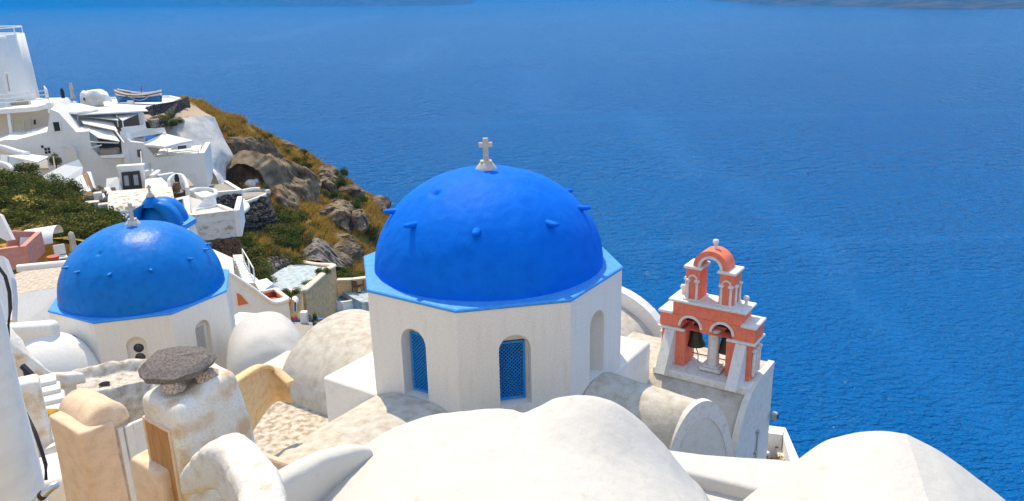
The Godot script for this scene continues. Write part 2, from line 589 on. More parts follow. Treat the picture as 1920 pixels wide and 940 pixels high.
func drum_and_dome(t: Node3D, R: float, y0: float, y1: float, dome_r: float, dome_h: float, dome_m: Material, niche: Array, pegs: Array, peg_y: float, dents: Array, ps := 1.0) -> void:
	var ap := R * cos(PI / 8)
	var side := 2 * R * sin(PI / 8)
	var st := mk()
	for k in 8:
		var a := k * PI / 4
		var out := Vector3(sin(a), 0, cos(a))
		var right := Vector3(cos(a), 0, -sin(a))
		var nn: Array = niche[k]
		holed(st, out * ap + Vector3.UP * y0, Basis(right, Vector3.UP, out), side, y1 - y0, nn[0], nn[1] - y0, nn[2], nn[3], nn[4], true, nn.size() < 6)
	part(t, "drum_wall", st, M.drum_wash)
	# the painted ledge the dome stands on, a little proud of the wall
	st = mk()
	var ring := []
	for yy in [[R + 0.015, y1 + 0.001], [R + 0.03, y1 + 0.02], [R + 0.03, y1 + 0.055], [R + 0.005, y1 + 0.075], [dome_r - 0.15, y1 + 0.095]]:
		var rr := []
		for k in 8:
			var a := (k + 0.5) * PI / 4
			rr.append(Vector3(sin(a) * yy[0], yy[1], cos(a) * yy[0]))
		ring.append(rr)
	loft(st, ring, -1, false)
	part(t, "ledge", st, M.rim_blue)
	st = mk()
	var yd := y1 + 0.03
	sheet(st, 220, 80, func(u, v):
		var a: float = u * TAU
		var e: float = v * PI * 0.5
		# slightly fuller than an ellipse, upright at the foot
		var r := pow(cos(e), 0.93) * dome_r
		var p := Vector3(sin(a) * r, yd + sin(e) * dome_h, cos(a) * r)
		var o := Vector3(p.x / (dome_r * dome_r), (p.y - yd) / (dome_h * dome_h), p.z / (dome_r * dome_r)).normalized()
		var lump := wob.get_noise_3dv(p * 0.9) * 0.022 + wob.get_noise_3dv(p * 4.0) * 0.005
		for d in dents:
			var away: float = (p - d[0]).length() / d[1]
			if away < 2.5:
				lump -= d[2] * exp(-away * away * 1.6)
		return p + o * lump)
	part(t, "dome", st, dome_m)
	for pg in pegs:
		st = mk()
		var e := asin(clampf((peg_y - yd) / dome_h, 0, 1))
		var r := pow(cos(e), 0.93) * dome_r
		var d := Vector3(sin(pg), 0, cos(pg))
		var p := d * r + Vector3.UP * peg_y
		var rings := []
		for q in [[-0.12, 0.10, 0.08], [0.05, 0.09, 0.065], [0.17, 0.085, 0.055], [0.24, 0.07, 0.04], [0.255, 0.04, 0.015]]:
			var rg := []
			for k in 8:
				var a := k * TAU / 8
				rg.append(p + d * q[0] * ps + Vector3(d.z, 0, -d.x) * cos(a) * q[1] * ps + Vector3.UP * (sin(a) * q[2] * ps + q[0] * 0.06))
			rings.append(rg)
		loft(st, rings)
		part(t, "peg", st, dome_m)

# a stone cross on a bell-shaped foot, facing turn
func add_cross(t: Node3D, at: Vector3, s: float, turn: float) -> void:
	var st := mk()
	lathe(st, [Vector2(0.25, -0.06), Vector2(0.245, 0.0), Vector2(0.215, 0.06), Vector2(0.17, 0.12), Vector2(0.125, 0.165), Vector2(0.0, 0.17)], 20, at, Basis().scaled(Vector3.ONE * s))
	var bs := Basis(Vector3.UP, turn)
	box(st, at + Vector3.UP * 0.175 * s, Vector3(0.26, 0.05, 0.2) * s, 0.015, bs)
	var c := part(t, "cross", st, M.weathered)
	st = mk()
	box(st, at + Vector3.UP * 0.44 * s, Vector3(0.12, 0.52, 0.1) * s, 0.016 * s, bs)
	for e in [-1.0, 1.0]:
		box(st, at + Vector3.UP * 0.545 * s + bs.x * e * 0.105 * s, Vector3(0.09, 0.11, 0.098) * s, 0.014 * s, bs)
	part(c, "cross_bars", st, M.weathered)

# the back of an arched niche with a rectangular opening x0..x1 up to top left in it
func niche_back(t: Node3D, o: Vector3, bs: Basis, ow: float, oh: float, x0: float, x1: float, top: float) -> void:
	var st := mk()
	var arc := []
	for k in 13:
		var a := PI * k / 12.0
		var y := oh - ow * 0.5 + sin(a) * ow * 0.5
		arc.append(o + bs * Vector3(cos(a) * ow * 0.5, maxf(y, top), 0))
	arc.append(o + bs * Vector3(-ow * 0.5, top, 0))
	arc.append(o + bs * Vector3(ow * 0.5, top, 0))
	plate(st, arc, bs.z * -0.12)
	for e in [[-ow * 0.5, x0], [x1, ow * 0.5]]:
		if e[1] - e[0] > 0.005:
			plate(st, [o + bs * Vector3(e[0], 0, 0), o + bs * Vector3(e[1], 0, 0), o + bs * Vector3(e[1], top, 0), o + bs * Vector3(e[0], top, 0)], bs.z * -0.12)
	part(t, "niche_back", st, M.limewash)

# a lattice shutter in a frame; local x right, y up, z out
func shutter(t: Node3D, o: Vector3, bs: Basis, w: float, h: float, called: String, m: Material, pitch := 0.08, bw := 0.037) -> void:
	var st := mk()
	var f := 0.045
	for sx in [-1.0, 1.0]:
		box(st, o + bs * Vector3(sx * (w - f) / 2, h / 2, 0), Vector3(f, h, 0.045), 0.006, bs)
	for y in [f / 2, h - f / 2]:
		box(st, o + bs * Vector3(0, y, 0), Vector3(w - 2 * f - 0.002, f, 0.043), 0.006, bs)
	var sh := part(t, called, st, m)
	st = mk()
	var iw := w - 2 * f
	var ih := h - 2 * f
	for dirn in [1.0, -1.0]:
		var k := -ih
		while k < iw + ih:
			# the line x = k + dirn * y clipped to the frame
			var x0 := k if dirn > 0 else k
			var y0 := 0.0
			var y1 := ih
			if dirn > 0:
				y0 = maxf(0, -x0)
				y1 = minf(ih, iw - x0)
			else:
				y0 = maxf(0, x0 - iw)
				y1 = minf(ih, x0)
			if y1 - y0 > 0.02:
				var a := o + bs * Vector3(x0 + dirn * y0 - iw / 2, f + y0, dirn * 0.006)
				var b := o + bs * Vector3(x0 + dirn * y1 - iw / 2, f + y1, dirn * 0.006)
				bar(st, a, b, bw, 0.012)
			k += pitch
	var la := part(sh, "lattice", st, m)
	la.set_meta("kind", "stuff")

func main_church() -> void:
	# local x runs right and towards the sea wall, local z towards the terrace on the near left
	var t := thing("domed_church", "white church with the large plain blue dome, a small stone cross and blue lattice windows", "church", Vector3(-0.524, 0, -18.016), deg_to_rad(-34.0))
	var nn := []
	for k in 8:
		nn.append([0.0, 1.78, 0.66, 1.57, 0.34] if k > 1 else [0.0, 1.78, 0.66, 1.57, 0.34, "open"])
	drum_and_dome(t, 3.027, -0.4, 3.94, 2.6, 2.2, M.dome_blue, nn, [deg_to_rad(-47), deg_to_rad(-12), deg_to_rad(29), deg_to_rad(73), deg_to_rad(112), deg_to_rad(155), deg_to_rad(200), deg_to_rad(255)], 5.33, [[Vector3(-0.37, 5.83, 1.34), 0.11, 0.09]])
	add_cross(t, Vector3(0, 6.16, 0), 1.0, deg_to_rad(34 + 4))
	for k in [0, 1]:
		var a: float = k * PI / 4
		var out := Vector3(sin(a), 0, cos(a))
		var right := Vector3(cos(a), 0, -sin(a))
		var turned := Basis(right, Vector3.UP, out)
		shutter(t, out * (2.797 - 0.27) + right * (0.0 if k == 0 else -0.04) + Vector3.UP * 1.80, turned, 0.60, 1.3 if k == 1 else 1.34, "shutter", M.shutter_blue)
		niche_back(t, out * (2.797 - 0.30) + Vector3.UP * 1.78, turned, 0.66, 1.57, -0.30 - 0.04 * k, 0.30 - 0.04 * k, 1.33)
	# the square base whose corners stand out under the drum
	var st := mk()
	box(st, Vector3(0, -1.23, 0), Vector3(5.62, 5.55, 5.62), 0.035)
	part(t, "base_block", st, M.limewash)
	# barrel-vaulted arms
	var arc := func(u, half, crown, foot):
		var a: float = PI * u
		return Vector2(-cos(a) * half, foot + pow(sin(a), 0.9) * (crown - foot))
	st = mk()
	vault(st, func(u, e):
		var p: Vector2 = arc.call(u, 2.08, 1.82, -0.1)
		return Vector3(p.x, p.y, 2.815 if e == 0 else 6.4))
	part(t, "terrace_vault", st, M.weathered)
	st = mk()
	vault(st, func(u, e):
		var p: Vector2 = arc.call(u, 2.1, 1.58, -0.1)
		return Vector3(-2.815 if e == 0 else -5.35, p.y, p.x))
	for k in 24:
		var p0: Vector2 = arc.call(k / 24.0, 2.1, 1.58, -0.1)
		var p1: Vector2 = arc.call((k + 1) / 24.0, 2.1, 1.58, -0.1)
		quad(st, Vector3(-5.35, p0.y, p0.x), Vector3(-5.35, p1.y, p1.x), Vector3(-5.35, -3, p1.x), Vector3(-5.35, -3, p0.x))
	part(t, "inland_vault", st, M.weathered)
	st = mk()
	vault(st, func(u, e):
		if e == 0:
			var p: Vector2 = arc.call(u, 1.6, 1.80, -0.4)
			return Vector3(2.815, p.y, -p.x)
		return sea_gable(u, 1.0, 0.0))
	part(t, "sea_vault", st, M.weathered)
	# its gable: a wall of rough cement inside a smooth white arch band
	st = mk()
	for k in 32:
		var a := sea_gable(k / 32.0, 0.86, 0.012)
		var b := sea_gable((k + 1) / 32.0, 0.86, 0.012)
		quad(st, Vector3(a.x, -4.0, a.z), a, b, Vector3(b.x, -4.0, b.z))
	var g := part(t, "gable_wall", st, M.cement)
	st = mk()
	for k in 32:
		var q := []
		for z in [-0.1, 0.03]:
			for s in [0.845, 1.012]:
				q.append([sea_gable(k / 32.0, s, z), sea_gable((k + 1) / 32.0, s, z)])
		quad(st, q[2][0], q[3][0], q[3][1], q[2][1])
		quad(st, q[1][0], q[1][1], q[3][1], q[3][0])
		quad(st, q[0][0], q[2][0], q[2][1], q[0][1])
	part(g, "arch_band", st, M.trim_white)
	st = mk()
	var gb := Basis(Vector3(0.438, 0, -0.899), Vector3.UP, Vector3(0.899, 0, 0.438))
	var go := sea_gable(0.5, 1.0, 0.0)
	var tmp := mk()
	arch_band(tmp, -0.32, -1.9, 0.13, 0.25, 0.0, 0.04)
	box(tmp, Vector3(-0.32 - 0.19, -2.5, 0.02), Vector3(0.12, 1.2, 0.04))
	box(tmp, Vector3(-0.32 + 0.19, -2.5, 0.02), Vector3(0.12, 1.2, 0.04))
	st.append_from(tmp.commit(), 0, Transform3D(gb, go + gb.z * 0.015))
	part(g, "small_arch", st, M.trim_white)
	# far arm with a raised gable parapet
	st = mk()
	vault(st, func(u, e):
		var p: Vector2 = arc.call(u, 2.0, 1.3, -0.4)
		return Vector3(p.x, p.y, -2.815 if e == 0 else -5.4))
	part(t, "far_vault", st, M.weathered)
	st = mk()
	for k in 24:
		var p0: Vector2 = arc.call(k / 24.0, 2.3, 1.72, -0.4)
		var p1: Vector2 = arc.call((k + 1) / 24.0, 2.3, 1.72, -0.4)
		quad(st, Vector3(p0.x, -3, -5.4), Vector3(p0.x, p0.y, -5.4), Vector3(p1.x, p1.y, -5.4), Vector3(p1.x, -3, -5.4))
		quad(st, Vector3(p0.x, p0.y, -5.4), Vector3(p0.x, p0.y, -5.75), Vector3(p1.x, p1.y, -5.75), Vector3(p1.x, p1.y, -5.4))
		quad(st, Vector3(p0.x, -3, -5.75), Vector3(p1.x, -3, -5.75), Vector3(p1.x, p1.y, -5.75), Vector3(p0.x, p0.y, -5.75))
	part(t, "far_gable", st, M.limewash)
	# flat roof between the arms and the body of the building below it
	st = mk()
	sheet(st, 40, 40, func(u, v):
		var p := Vector3(lerpf(-5.9, -1.4, u), 0, lerpf(1.2, 6.2, v))
		p.y = -0.02 + wob.get_noise_3dv(p * 1.3) * 0.03
		return p)
	part(t, "flat_roof", st, M.roof_beige)
	st = mk()
	box(st, Vector3(-0.6, -4.2, 0.2), Vector3(10.4, 8.2, 11.6), 0.05)
	part(t, "lower_walls", st, M.limewash)
	# the second vault beside it that carries the bell tower
	st = mk()
	vault(st, func(u, e): return side_arc(u, 0.0) + Vector3(0.6 if e == 0 else 5.2, 0, 0))
	part(t, "bell_vault", st, M.weathered)
	st = mk()
	for k in 28:
		var a := side_arc(k / 28.0, 0.05) + Vector3(5.2, 0, 0)
		var b := side_arc((k + 1) / 28.0, 0.05) + Vector3(5.2, 0, 0)
		var d := Vector3(0.14, 0, 0)
		quad(st, Vector3(a.x, -6, a.z) + d, a + d, b + d, Vector3(b.x, -6, b.z) + d)
		quad(st, a, b, b + d, a + d)
		var a2 := side_arc(k / 28.0, -0.16) + Vector3(5.2, 0, 0)
		var b2 := side_arc((k + 1) / 28.0, -0.16) + Vector3(5.2, 0, 0)
		var f := Vector3(0.155, 0, 0)
		quad(st, a + f, a2 + f, b2 + f, b + f)
		quad(st, a2 + f, a2 + d, b2 + d, b2 + f)
		quad(st, a + f, b + f, b + d, a + d)
	quad(st, Vector3(5.34, -6, -4.72), Vector3(5.34, 0.72, -4.72), Vector3(2.0, 0.72, -4.72), Vector3(2.0, -6, -4.72))
	part(t, "bell_gable", st, M.cement)

# the sea-side gable arch of the church, s shrinks it, out pushes it forward
func sea_gable(u: float, s: float, out: float) -> Vector3:
	var a := PI * u
	var x := -cos(a) * 1.02
	var c := Vector3(5.2, -0.4, 0)
	var across := Vector3(0.438, 0, -0.899)
	return c + across * x * s + Vector3.UP * sin(a) * 2.2 * (s if s < 1 else s * 2 - 1) + Vector3(0.899, 0, 0.438) * out

# cross-section of the bell tower's vault: z across, y up
func side_arc(u: float, more: float) -> Vector3:
	var a := PI * 0.5 * (1.0 - clampf(u * 1.35, 0, 1))
	if u < 1.0 / 1.35:
		var b := PI * 0.5 * u * 1.35
		return Vector3(0, -1.6 + pow(sin(b), 0.75) * (2.42 + more), -1.95 + more - (1 - cos(b)) * 1.75)
	return Vector3(0, 0.82 + more, lerpf(-3.7 + more, -4.7, (u - 1.0 / 1.35) / (1 - 1.0 / 1.35)))

func bell_tower() -> void:
	var c := Vector3(-0.524, 0, -18.016)
	var turn := deg_to_rad(-34.0)
	var bs := Basis(Vector3.UP, turn)
	# local: x along the facade from -1.2 to 1.2, z out of the facade, y from the platform
	var at := c + bs * Vector3(4.03, 0.86, -3.63)
	var t := thing("bell_tower", "coral red bell tower with white trim, two tiers of arches over the sea", "bell tower", at, turn)
	var st := mk()
	box(st, Vector3(0.02, -0.11, 0.14), Vector3(2.44, 0.2, 1.14), 0.03)
	part(t, "platform", st, M.trim_white)
	# lower piers
	for s in [-1.0, 1.0]:
		st = mk()
		box(st, Vector3(s * 0.83, 0.47, 0), Vector3(0.62, 0.94, 0.66), 0.012)
		var p := part(t, "pier", st, M.coral)
		st = mk()
		box(st, Vector3(s * 0.885, 0.965, 0.0), Vector3(0.70, 0.06, 0.80), 0.012)
		part(p, "capital", st, M.trim_white)
		# small columns on the outer side
		for z in [-0.2, 0.0, 0.2]:
			st = mk()
			lathe(st, [Vector2(0.045, 0.1), Vector2(0.045, 0.72), Vector2(0.0, 0.72)], 8, Vector3(s * 1.17, 0, z))
			box(st, Vector3(s * 1.17, 0.75, z), Vector3(0.12, 0.06, 0.13), 0.01)
			part(t, "small_column", st, M.trim_white)
		# leaning buttress in front
		st = mk()
		var x0: float = s * 0.90 - 0.13
		var x1: float = s * 0.90 + 0.13
		var pr := [Vector2(0.33, 0.93), Vector2(0.40, 0.93), Vector2(1.0, -0.02), Vector2(0.33, -0.02)]
		var l := []
		for q in pr:
			l.append(Vector3(x0, q.y, q.x))
		plate(st, l, Vector3(x1 - x0, 0, 0))
		part(t, "buttress", st, M.trim_white)
	# middle column on a square foot
	st = mk()
	lathe(st, [Vector2(0.16, 0.1), Vector2(0.15, 0.16), Vector2(0.14, 0.55), Vector2(0.145, 0.98), Vector2(0.17, 1.02), Vector2(0.17, 1.06), Vector2(0, 1.06)], 16, Vector3(0.14, 0, 0.1))
	var col := part(t, "column", st, M.trim_white)
	st = mk()
	box(st, Vector3(0.14, 0.05, 0.1), Vector3(0.56, 0.09, 0.56), 0.03)
	box(st, Vector3(0.14, 0.115, 0.1), Vector3(0.42, 0.04, 0.42), 0.015)
	part(col, "column_foot", st, M.trim_white)
	# body with two arches
	st = mk()
	for sd in [[0.33, 0.0], [-0.33, PI]]:
		var half := Basis(Vector3.UP, sd[1])
		for e in [-1.0, 1.0]:
			var cx: float = e * 0.40
			var w := 1.2
			# half of the front, cut by one arch
			holed(st, half * Vector3(e * 0.6, 0.995, 0.33), half, w, 0.355, cx - e * 0.6, 0.0, 0.50, 0.33, 0.66 if sd[1] == 0.0 else 0.02, true, false)
	for e in [-1.0, 1.0]:
		quad(st, Vector3(e * 1.2, 0.995, 0.33), Vector3(e * 1.2, 1.35, 0.33), Vector3(e * 1.2, 1.35, -0.33), Vector3(e * 1.2, 0.995, -0.33))
		box(st, Vector3(e * 0.945, 0.99, 0), Vector3(0.49, 0.012, 0.655))
	box(st, Vector3(0, 0.99, 0), Vector3(0.28, 0.012, 0.655))
	box(st, Vector3(0, 1.515, 0), Vector3(1.74, 0.33, 0.66), 0.01)
	part(t, "body", st, M.coral)
	for e in [-1.0, 1.0]:
		st = mk()
		arch_band(st, e * 0.40, 1.075, 0.25, 0.31, 0.2, 0.36, 18)
		part(t, "arch_trim", st, M.trim_white)
		st = mk()
		box(st, Vector3(e * 1.045, 1.385, 0), Vector3(0.38, 0.07, 0.78), 0.015)
		part(t, "shoulder_slab", st, M.trim_white)
		# urn-like finials on the shoulders of the cornice
		st = mk()
		lathe(st, [Vector2(0.05, 1.74), Vector2(0.045, 1.79), Vector2(0.03, 1.83), Vector2(0.06, 1.87), Vector2(0.078, 1.92), Vector2(0.06, 1.97), Vector2(0, 1.99)], 12, Vector3(e * 0.80, 0, -0.12))
		part(t, "finial", st, M.trim_white)
	st = mk()
	box(st, Vector3(0, 1.715, 0), Vector3(1.96, 0.065, 0.78), 0.015)
	part(t, "cornice", st, M.trim_white)
	# upper piers and their small columns
	for e in [-1.0, 1.0]:
		st = mk()
		box(st, Vector3(e * 0.42, 2.16, 0), Vector3(0.36, 0.82, 0.50), 0.01)
		var p := part(t, "upper_pier", st, M.coral)
		st = mk()
		box(st, Vector3(e * 0.42, 1.77, 0), Vector3(0.44, 0.045, 0.60), 0.01)
		part(p, "foot_slab", st, M.trim_white)
		st = mk()
		box(st, Vector3(e * 0.42, 2.60, 0), Vector3(0.46, 0.075, 0.62), 0.015)
		part(p, "cap_slab", st, M.trim_white)
		for dx in [-0.115, 0.115]:
			st = mk()
			lathe(st, [Vector2(0.035, 1.79), Vector2(0.032, 2.24), Vector2(0, 2.24)], 8, Vector3(e * 0.42 + dx, 0, 0.27))
			box(st, Vector3(e * 0.42 + dx, 2.27, 0.27), Vector3(0.12, 0.065, 0.11), 0.01)
			part(t, "small_column", st, M.trim_white)
		for dz in [-0.14, 0.14]:
			st = mk()
			lathe(st, [Vector2(0.035, 1.79), Vector2(0.032, 2.24), Vector2(0, 2.24)], 8, Vector3(e * 0.62, 0, dz))
			box(st, Vector3(e * 0.62, 2.27, dz), Vector3(0.1, 0.065, 0.12), 0.01)
			part(t, "small_column", st, M.trim_white)
		st = mk()
		arch_band(st, e * 0.42, 2.30, 0.085, 0.12, 0.24, 0.28, 10)
		part(t, "blind_arch", st, M.trim_white)
	# the top arch
	st = mk()
	arch_band(st, 0.0, 2.64, 0.26, 0.43, -0.25, 0.25, 24)
	var ta := part(t, "top_arch", st, M.coral)
	st = mk()
	arch_band(st, 0.0, 2.64, 0.245, 0.305, 0.18, 0.275, 24)
	part(ta, "arch_trim", st, M.trim_white)
	st = mk()
	lathe(st, [Vector2(0.06, 3.05), Vector2(0.045, 3.10), Vector2(0.035, 3.15), Vector2(0.065, 3.185), Vector2(0.078, 3.23), Vector2(0.06, 3.28), Vector2(0, 3.30)], 14, Vector3(0, 0, -0.05))
	part(t, "finial", st, M.trim_white)
	# iron bar between the piers
	st = mk()
	tube(st, [Vector3(-0.55, 0.16, -0.2), Vector3(0.55, 0.16, -0.2)], 0.014)
	part(t, "tie_rod", st, M.bronze)
	# the bells
	var k := 0
	for e in [-1.0, 1.0]:
		var bp := at + bs * Vector3(e * 0.40 + 0.02, 0.0, -0.05)
		var b := thing("church_bell", ["green bronze bell hanging in the tower arch beside the white domed church", "green bronze bell hanging in the seaward arch of the coral tower"][k], "bell", bp + Vector3.UP * 0.5, turn, "bells in the coral tower")
		st = mk()
		lathe(st, [Vector2(0.0, 0.36), Vector2(0.08, 0.355), Vector2(0.115, 0.32), Vector2(0.13, 0.22), Vector2(0.155, 0.10), Vector2(0.205, 0.015), Vector2(0.215, -0.02), Vector2(0.19, -0.015), Vector2(0.1, 0.2), Vector2(0, 0.25)], 24)
		part(b, "bell_body", st, M.bronze)
		b.scale = Vector3.ONE * 1.15
		st = mk()
		tube(st, [Vector3(0, 0.34, 0), Vector3(0, 0.55, 0)], 0.03)
		tube(st, [Vector3(-0.29, 0.53, 0), Vector3(0.29, 0.53, 0)], 0.025)
		box(st, Vector3(0, 0.42, 0), Vector3(0.12, 0.12, 0.07), 0.02)
		part(b, "yoke", st, M.rust)
		st = mk()
		tube(st, [Vector3(0, 0.2, 0), Vector3(0, -0.05, 0)], 0.02)
		lathe(st, [Vector2(0, -0.09), Vector2(0.035, -0.06), Vector2(0.03, -0.02), Vector2(0, 0.0)], 10)
		part(b, "clapper", st, M.bronze)
		st = mk()
		tube(st, [Vector3(0, -0.08, 0), Vector3(0.1, -0.18, 0.1), Vector3(0.16, -0.33, 0.25)], 0.012)
		part(b, "rope", st, M.rope)
		k += 1

func side_church() -> void:
	var c := Vector3(-12.55, 0, -26.47)
	var turn := deg_to_rad(-29.28)
	var t := thing("small_domed_church", "white church with a glossy blue dome, two round vents and a white lattice window", "church", c, turn)
	var nn := []
	for k in 8:
		nn.append([-0.03, -1.55, 0.6, 1.4, 0.22] if k != 2 else [-0.03, -1.55, 0.6, 1.4, 0.22, "open"])
	drum_and_dome(t, 2.92, -3.4, 0.44, 2.62, 2.33, M.dome_blue_glossy, nn, [deg_to_rad(-20), deg_to_rad(0), deg_to_rad(31), deg_to_rad(62), deg_to_rad(97), deg_to_rad(123), deg_to_rad(140), deg_to_rad(190), deg_to_rad(235), deg_to_rad(290)], 1.80, [[Vector3(0.39, 2.28, 1.6), 0.09, 0.07]], 0.68)
	add_cross(t, Vector3(0, 2.78, 0), 1.05, deg_to_rad(29.28 + 20))
	# round vents in the near niche: dark discs paint the shade of open holes
	var a := PI / 4
	var out := Vector3(sin(a), 0, cos(a))
	var right := Vector3(cos(a), 0, -sin(a))
	var bs := Basis(right, Vector3.UP, out)
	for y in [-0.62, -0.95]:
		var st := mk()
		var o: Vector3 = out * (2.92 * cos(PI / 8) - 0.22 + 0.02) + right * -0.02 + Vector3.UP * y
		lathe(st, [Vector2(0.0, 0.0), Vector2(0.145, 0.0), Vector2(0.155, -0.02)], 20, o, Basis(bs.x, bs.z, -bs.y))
		part(t, "round_vent", st, M.glass_and_hole_dark)
	shutter(t, Vector3(2.92 * cos(PI / 8) - 0.13, -1.3, 0.06), Basis(Vector3(0, 0, -1), Vector3.UP, Vector3(1, 0, 0)), 0.44, 0.98, "lattice_window", M.trim_white, 0.085, 0.035)
	niche_back(t, Vector3(2.92 * cos(PI / 8) - 0.17, -1.55, 0.03), Basis(Vector3(0, 0, -1), Vector3.UP, Vector3(1, 0, 0)), 0.6, 1.4, -0.25, 0.19, 1.22)
	# the square base under the drum
	var st := mk()
	box(st, Vector3(0.0, -4.1, 0.0), Vector3(5.38, 4.04, 5.38), 0.04)
	part(t, "base_block", st, M.limewash)


# a rounded wall that follows a path; half width rx, half height ry at every point
func sweep(st: SurfaceTool, pts: Array, sizes: Array, n := 14, steps := 8, amp := 0.015) -> void:
	var c := Curve3D.new()
	for i in pts.size():
		var tang: Vector3 = (pts[mini(i + 1, pts.size() - 1)] - pts[maxi(i - 1, 0)]) / 6.0
		c.add_point(pts[i], -tang, tang)
	var total: int = (pts.size() - 1) * steps
	var rings := []
	for i in total + 1:
		var f := float(i) / steps
		var k := mini(int(f), pts.size() - 2)
		var p := c.sample(k, f - k)
		var q := c.sample(k, minf(f - k + 0.02, 1.0)) - c.sample(k, maxf(f - k - 0.02, 0.0))
		var x := Vector3(-q.z, 0, q.x).normalized()
		var s: Vector2 = sizes[k].lerp(sizes[k + 1], f - k)
		var rg := []
		for j in n:
			var a := j * TAU / n
			var sx := signf(cos(a)) * pow(absf(cos(a)), 0.42)
			var sy := signf(sin(a)) * pow(absf(sin(a)), 0.55)
			var w := p + x * sx * s.x + Vector3.UP * sy * s.y
			rg.append(w + (w - p).normalized() * wob.get_noise_3dv(w * 2.5) * amp)
		rings.append(rg)
	loft(st, rings)

func near_roofs() -> void:
	# --- white roof with two humps
	var prof := PackedVector2Array([Vector2(-4.2, 2.6), Vector2(-3.5, 3.1), Vector2(-2.9, 3.48), Vector2(-2.443, 3.78), Vector2(-2.051, 4.06), Vector2(-1.699, 4.28), Vector2(-1.213, 4.46), Vector2(-0.776, 4.51), Vector2(-0.233, 4.535), Vector2(-0.03, 4.505), Vector2(0.09, 4.46), Vector2(0.236, 4.52), Vector2(0.526, 4.66), Vector2(0.885, 4.715), Vector2(1.318, 4.61), Vector2(1.685, 4.33), Vector2(2.062, 3.905), Vector2(2.374, 3.47), Vector2(2.568, 3.25), Vector2(2.8, 2.9)])
	var at_x := func(x):
		for k in prof.size() - 1:
			if x <= prof[k + 1].x:
				var a := prof[maxi(k - 1, 0)]
				var d := prof[mini(k + 2, prof.size() - 1)]
				var f: float = clampf((x - prof[k].x) / (prof[k + 1].x - prof[k].x), 0, 1)
				return cubic_interpolate(prof[k].y, prof[k + 1].y, a.y, d.y, f)
		return prof[prof.size() - 1].y
	var st := mk()
	sheet(st, 150, 70, func(u, v):
		var z := lerpf(-10.75, -6.4, pow(v, 1.0))
		var x := lerpf(-4.1, 2.75, u)
		var near := smoothstep(-10.1, -8.9, z)
		# the valley between the humps fades out towards the near side, where the roof is one broad back
		var xs := x + near * 0.12
		var broad := 4.6 - pow(absf(xs + 0.05) / (3.2 if xs < 0.0 else 2.9), 2.4) * 1.3
		var y: float = lerpf(at_x.call(xs), broad, near)
		if z < -10.0:
			y -= pow((-10.0 - z) / 0.75, 2.0) * 1.3
		y -= near * 0.06
		var p := Vector3(x, y, z)
		p.y += wob.get_noise_3dv(p * 1.2) * 0.03 + wob.get_noise_3dv(p * 5.0) * 0.006
		return p)
	var t := solo("humped_roof", "broad white plastered roof with two soft humps in front of the large dome", "roof", Vector3(0, 2.6, -9), "roof_skin", st, M.roofwash)
	st = mk()
	box(st, Vector3(-0.7, 0.9, -8.6), Vector3(6.2, 3.9, 3.6), 0.05)
	part(t, "walls", st, M.limewash, true)
	# --- low rounded wall along its left edge
	st = mk()
	sweep(st, [Vector3(-1.97, 4.08, -9.55), Vector3(-2.14, 4.13, -9.36), Vector3(-2.48, 4.16, -9.05), Vector3(-2.82, 4.20, -8.54), Vector3(-3.17, 4.21, -8.02)], [Vector2(0.14, 0.22), Vector2(0.15, 0.30), Vector2(0.16, 0.34), Vector2(0.17, 0.37), Vector2(0.18, 0.4)], 20, 8, 0.02)
	solo("parapet_wall", "low rounded plaster wall with a stained face along the humped white roof", "wall", Vector3(-2.49, 3.95, -8.99), "wall", st, M.roofwash)
	# --- right-hand vault with a crease
	st = mk()
	var rim := [Vector3(1.73, 5.24, -6.35), Vector3(2.07, 5.53, -6.45), Vector3(2.47, 5.80, -6.53), Vector3(2.76, 5.99, -6.59), Vector3(2.96, 6.05, -6.61), Vector3(3.15, 6.08, -6.62), Vector3(3.35, 6.08, -6.62), Vector3(3.54, 6.05, -6.61), Vector3(3.68, 5.98, -6.59), Vector3(3.83, 5.90, -6.56), Vector3(3.99, 5.79, -6.53), Vector3(4.16, 5.66, -6.49), Vector3(4.44, 5.44, -6.42), Vector3(4.77, 5.12, -6.31)]
	var dirn := Vector3(-0.28, -0.03, 1.0)
	for half in [[0, 7], [7, 13]]:
		var seg := rim.slice(half[0], half[1] + 1)
		sheet(st, seg.size() * 5, 24, func(u, v):
			var f: float = u * (seg.size() - 1)
			var k := mini(int(f), seg.size() - 2)
			var a: Vector3 = seg[maxi(k - 1, 0)]
			var d: Vector3 = seg[mini(k + 2, seg.size() - 1)]
			var b: Vector3 = seg[k]
			var p: Vector3 = b.cubic_interpolate(seg[k + 1], a, d, f - k)
			p += dirn * v * 3.4
			return p + Vector3.UP * (wob.get_noise_3dv(p * 1.5) * 0.012 * smoothstep(0.0, 0.1, v)), 1 if half[0] == 0 else 2)
	for k in rim.size() - 1:
		quad(st, rim[k], rim[k + 1], rim[k + 1] + Vector3(0, -5, -0.4), rim[k] + Vector3(0, -5, -0.4))
	solo("creased_vault", "smooth white vaulted roof with a straight crease, seen against the deep blue sea", "roof", Vector3(3.4, 1.0, -6.5), "vault_shell", st, M.roofwash)
	# --- white ledge between the two roofs
	st = mk()
	soft(st, Vector3(3.6, 3.0, 2.4), 0.12, 12, Vector3(3.7, 1.52, -9.9), Basis(Vector3.UP, -0.25), 0.04)
	soft(st, Vector3(1.6, 0.3, 0.22), 0.08, 8, Vector3(3.05, 3.1, -10.2), Basis(Vector3.UP, -0.5), 0.03)
	solo("roof_ledge", "flat white roof ledge with a raised rib between the humped roof and the creased vault", "roof", Vector3(3.7, 0, -9.9), "ledge", st, M.roofwash)
	# --- pillar with the stone on top
	var turn := deg_to_rad(52.0)
	var bs := Basis(Vector3.UP, turn)
	var fc: Vector3 = Vector3(-2.73, 6.82, -5.91)
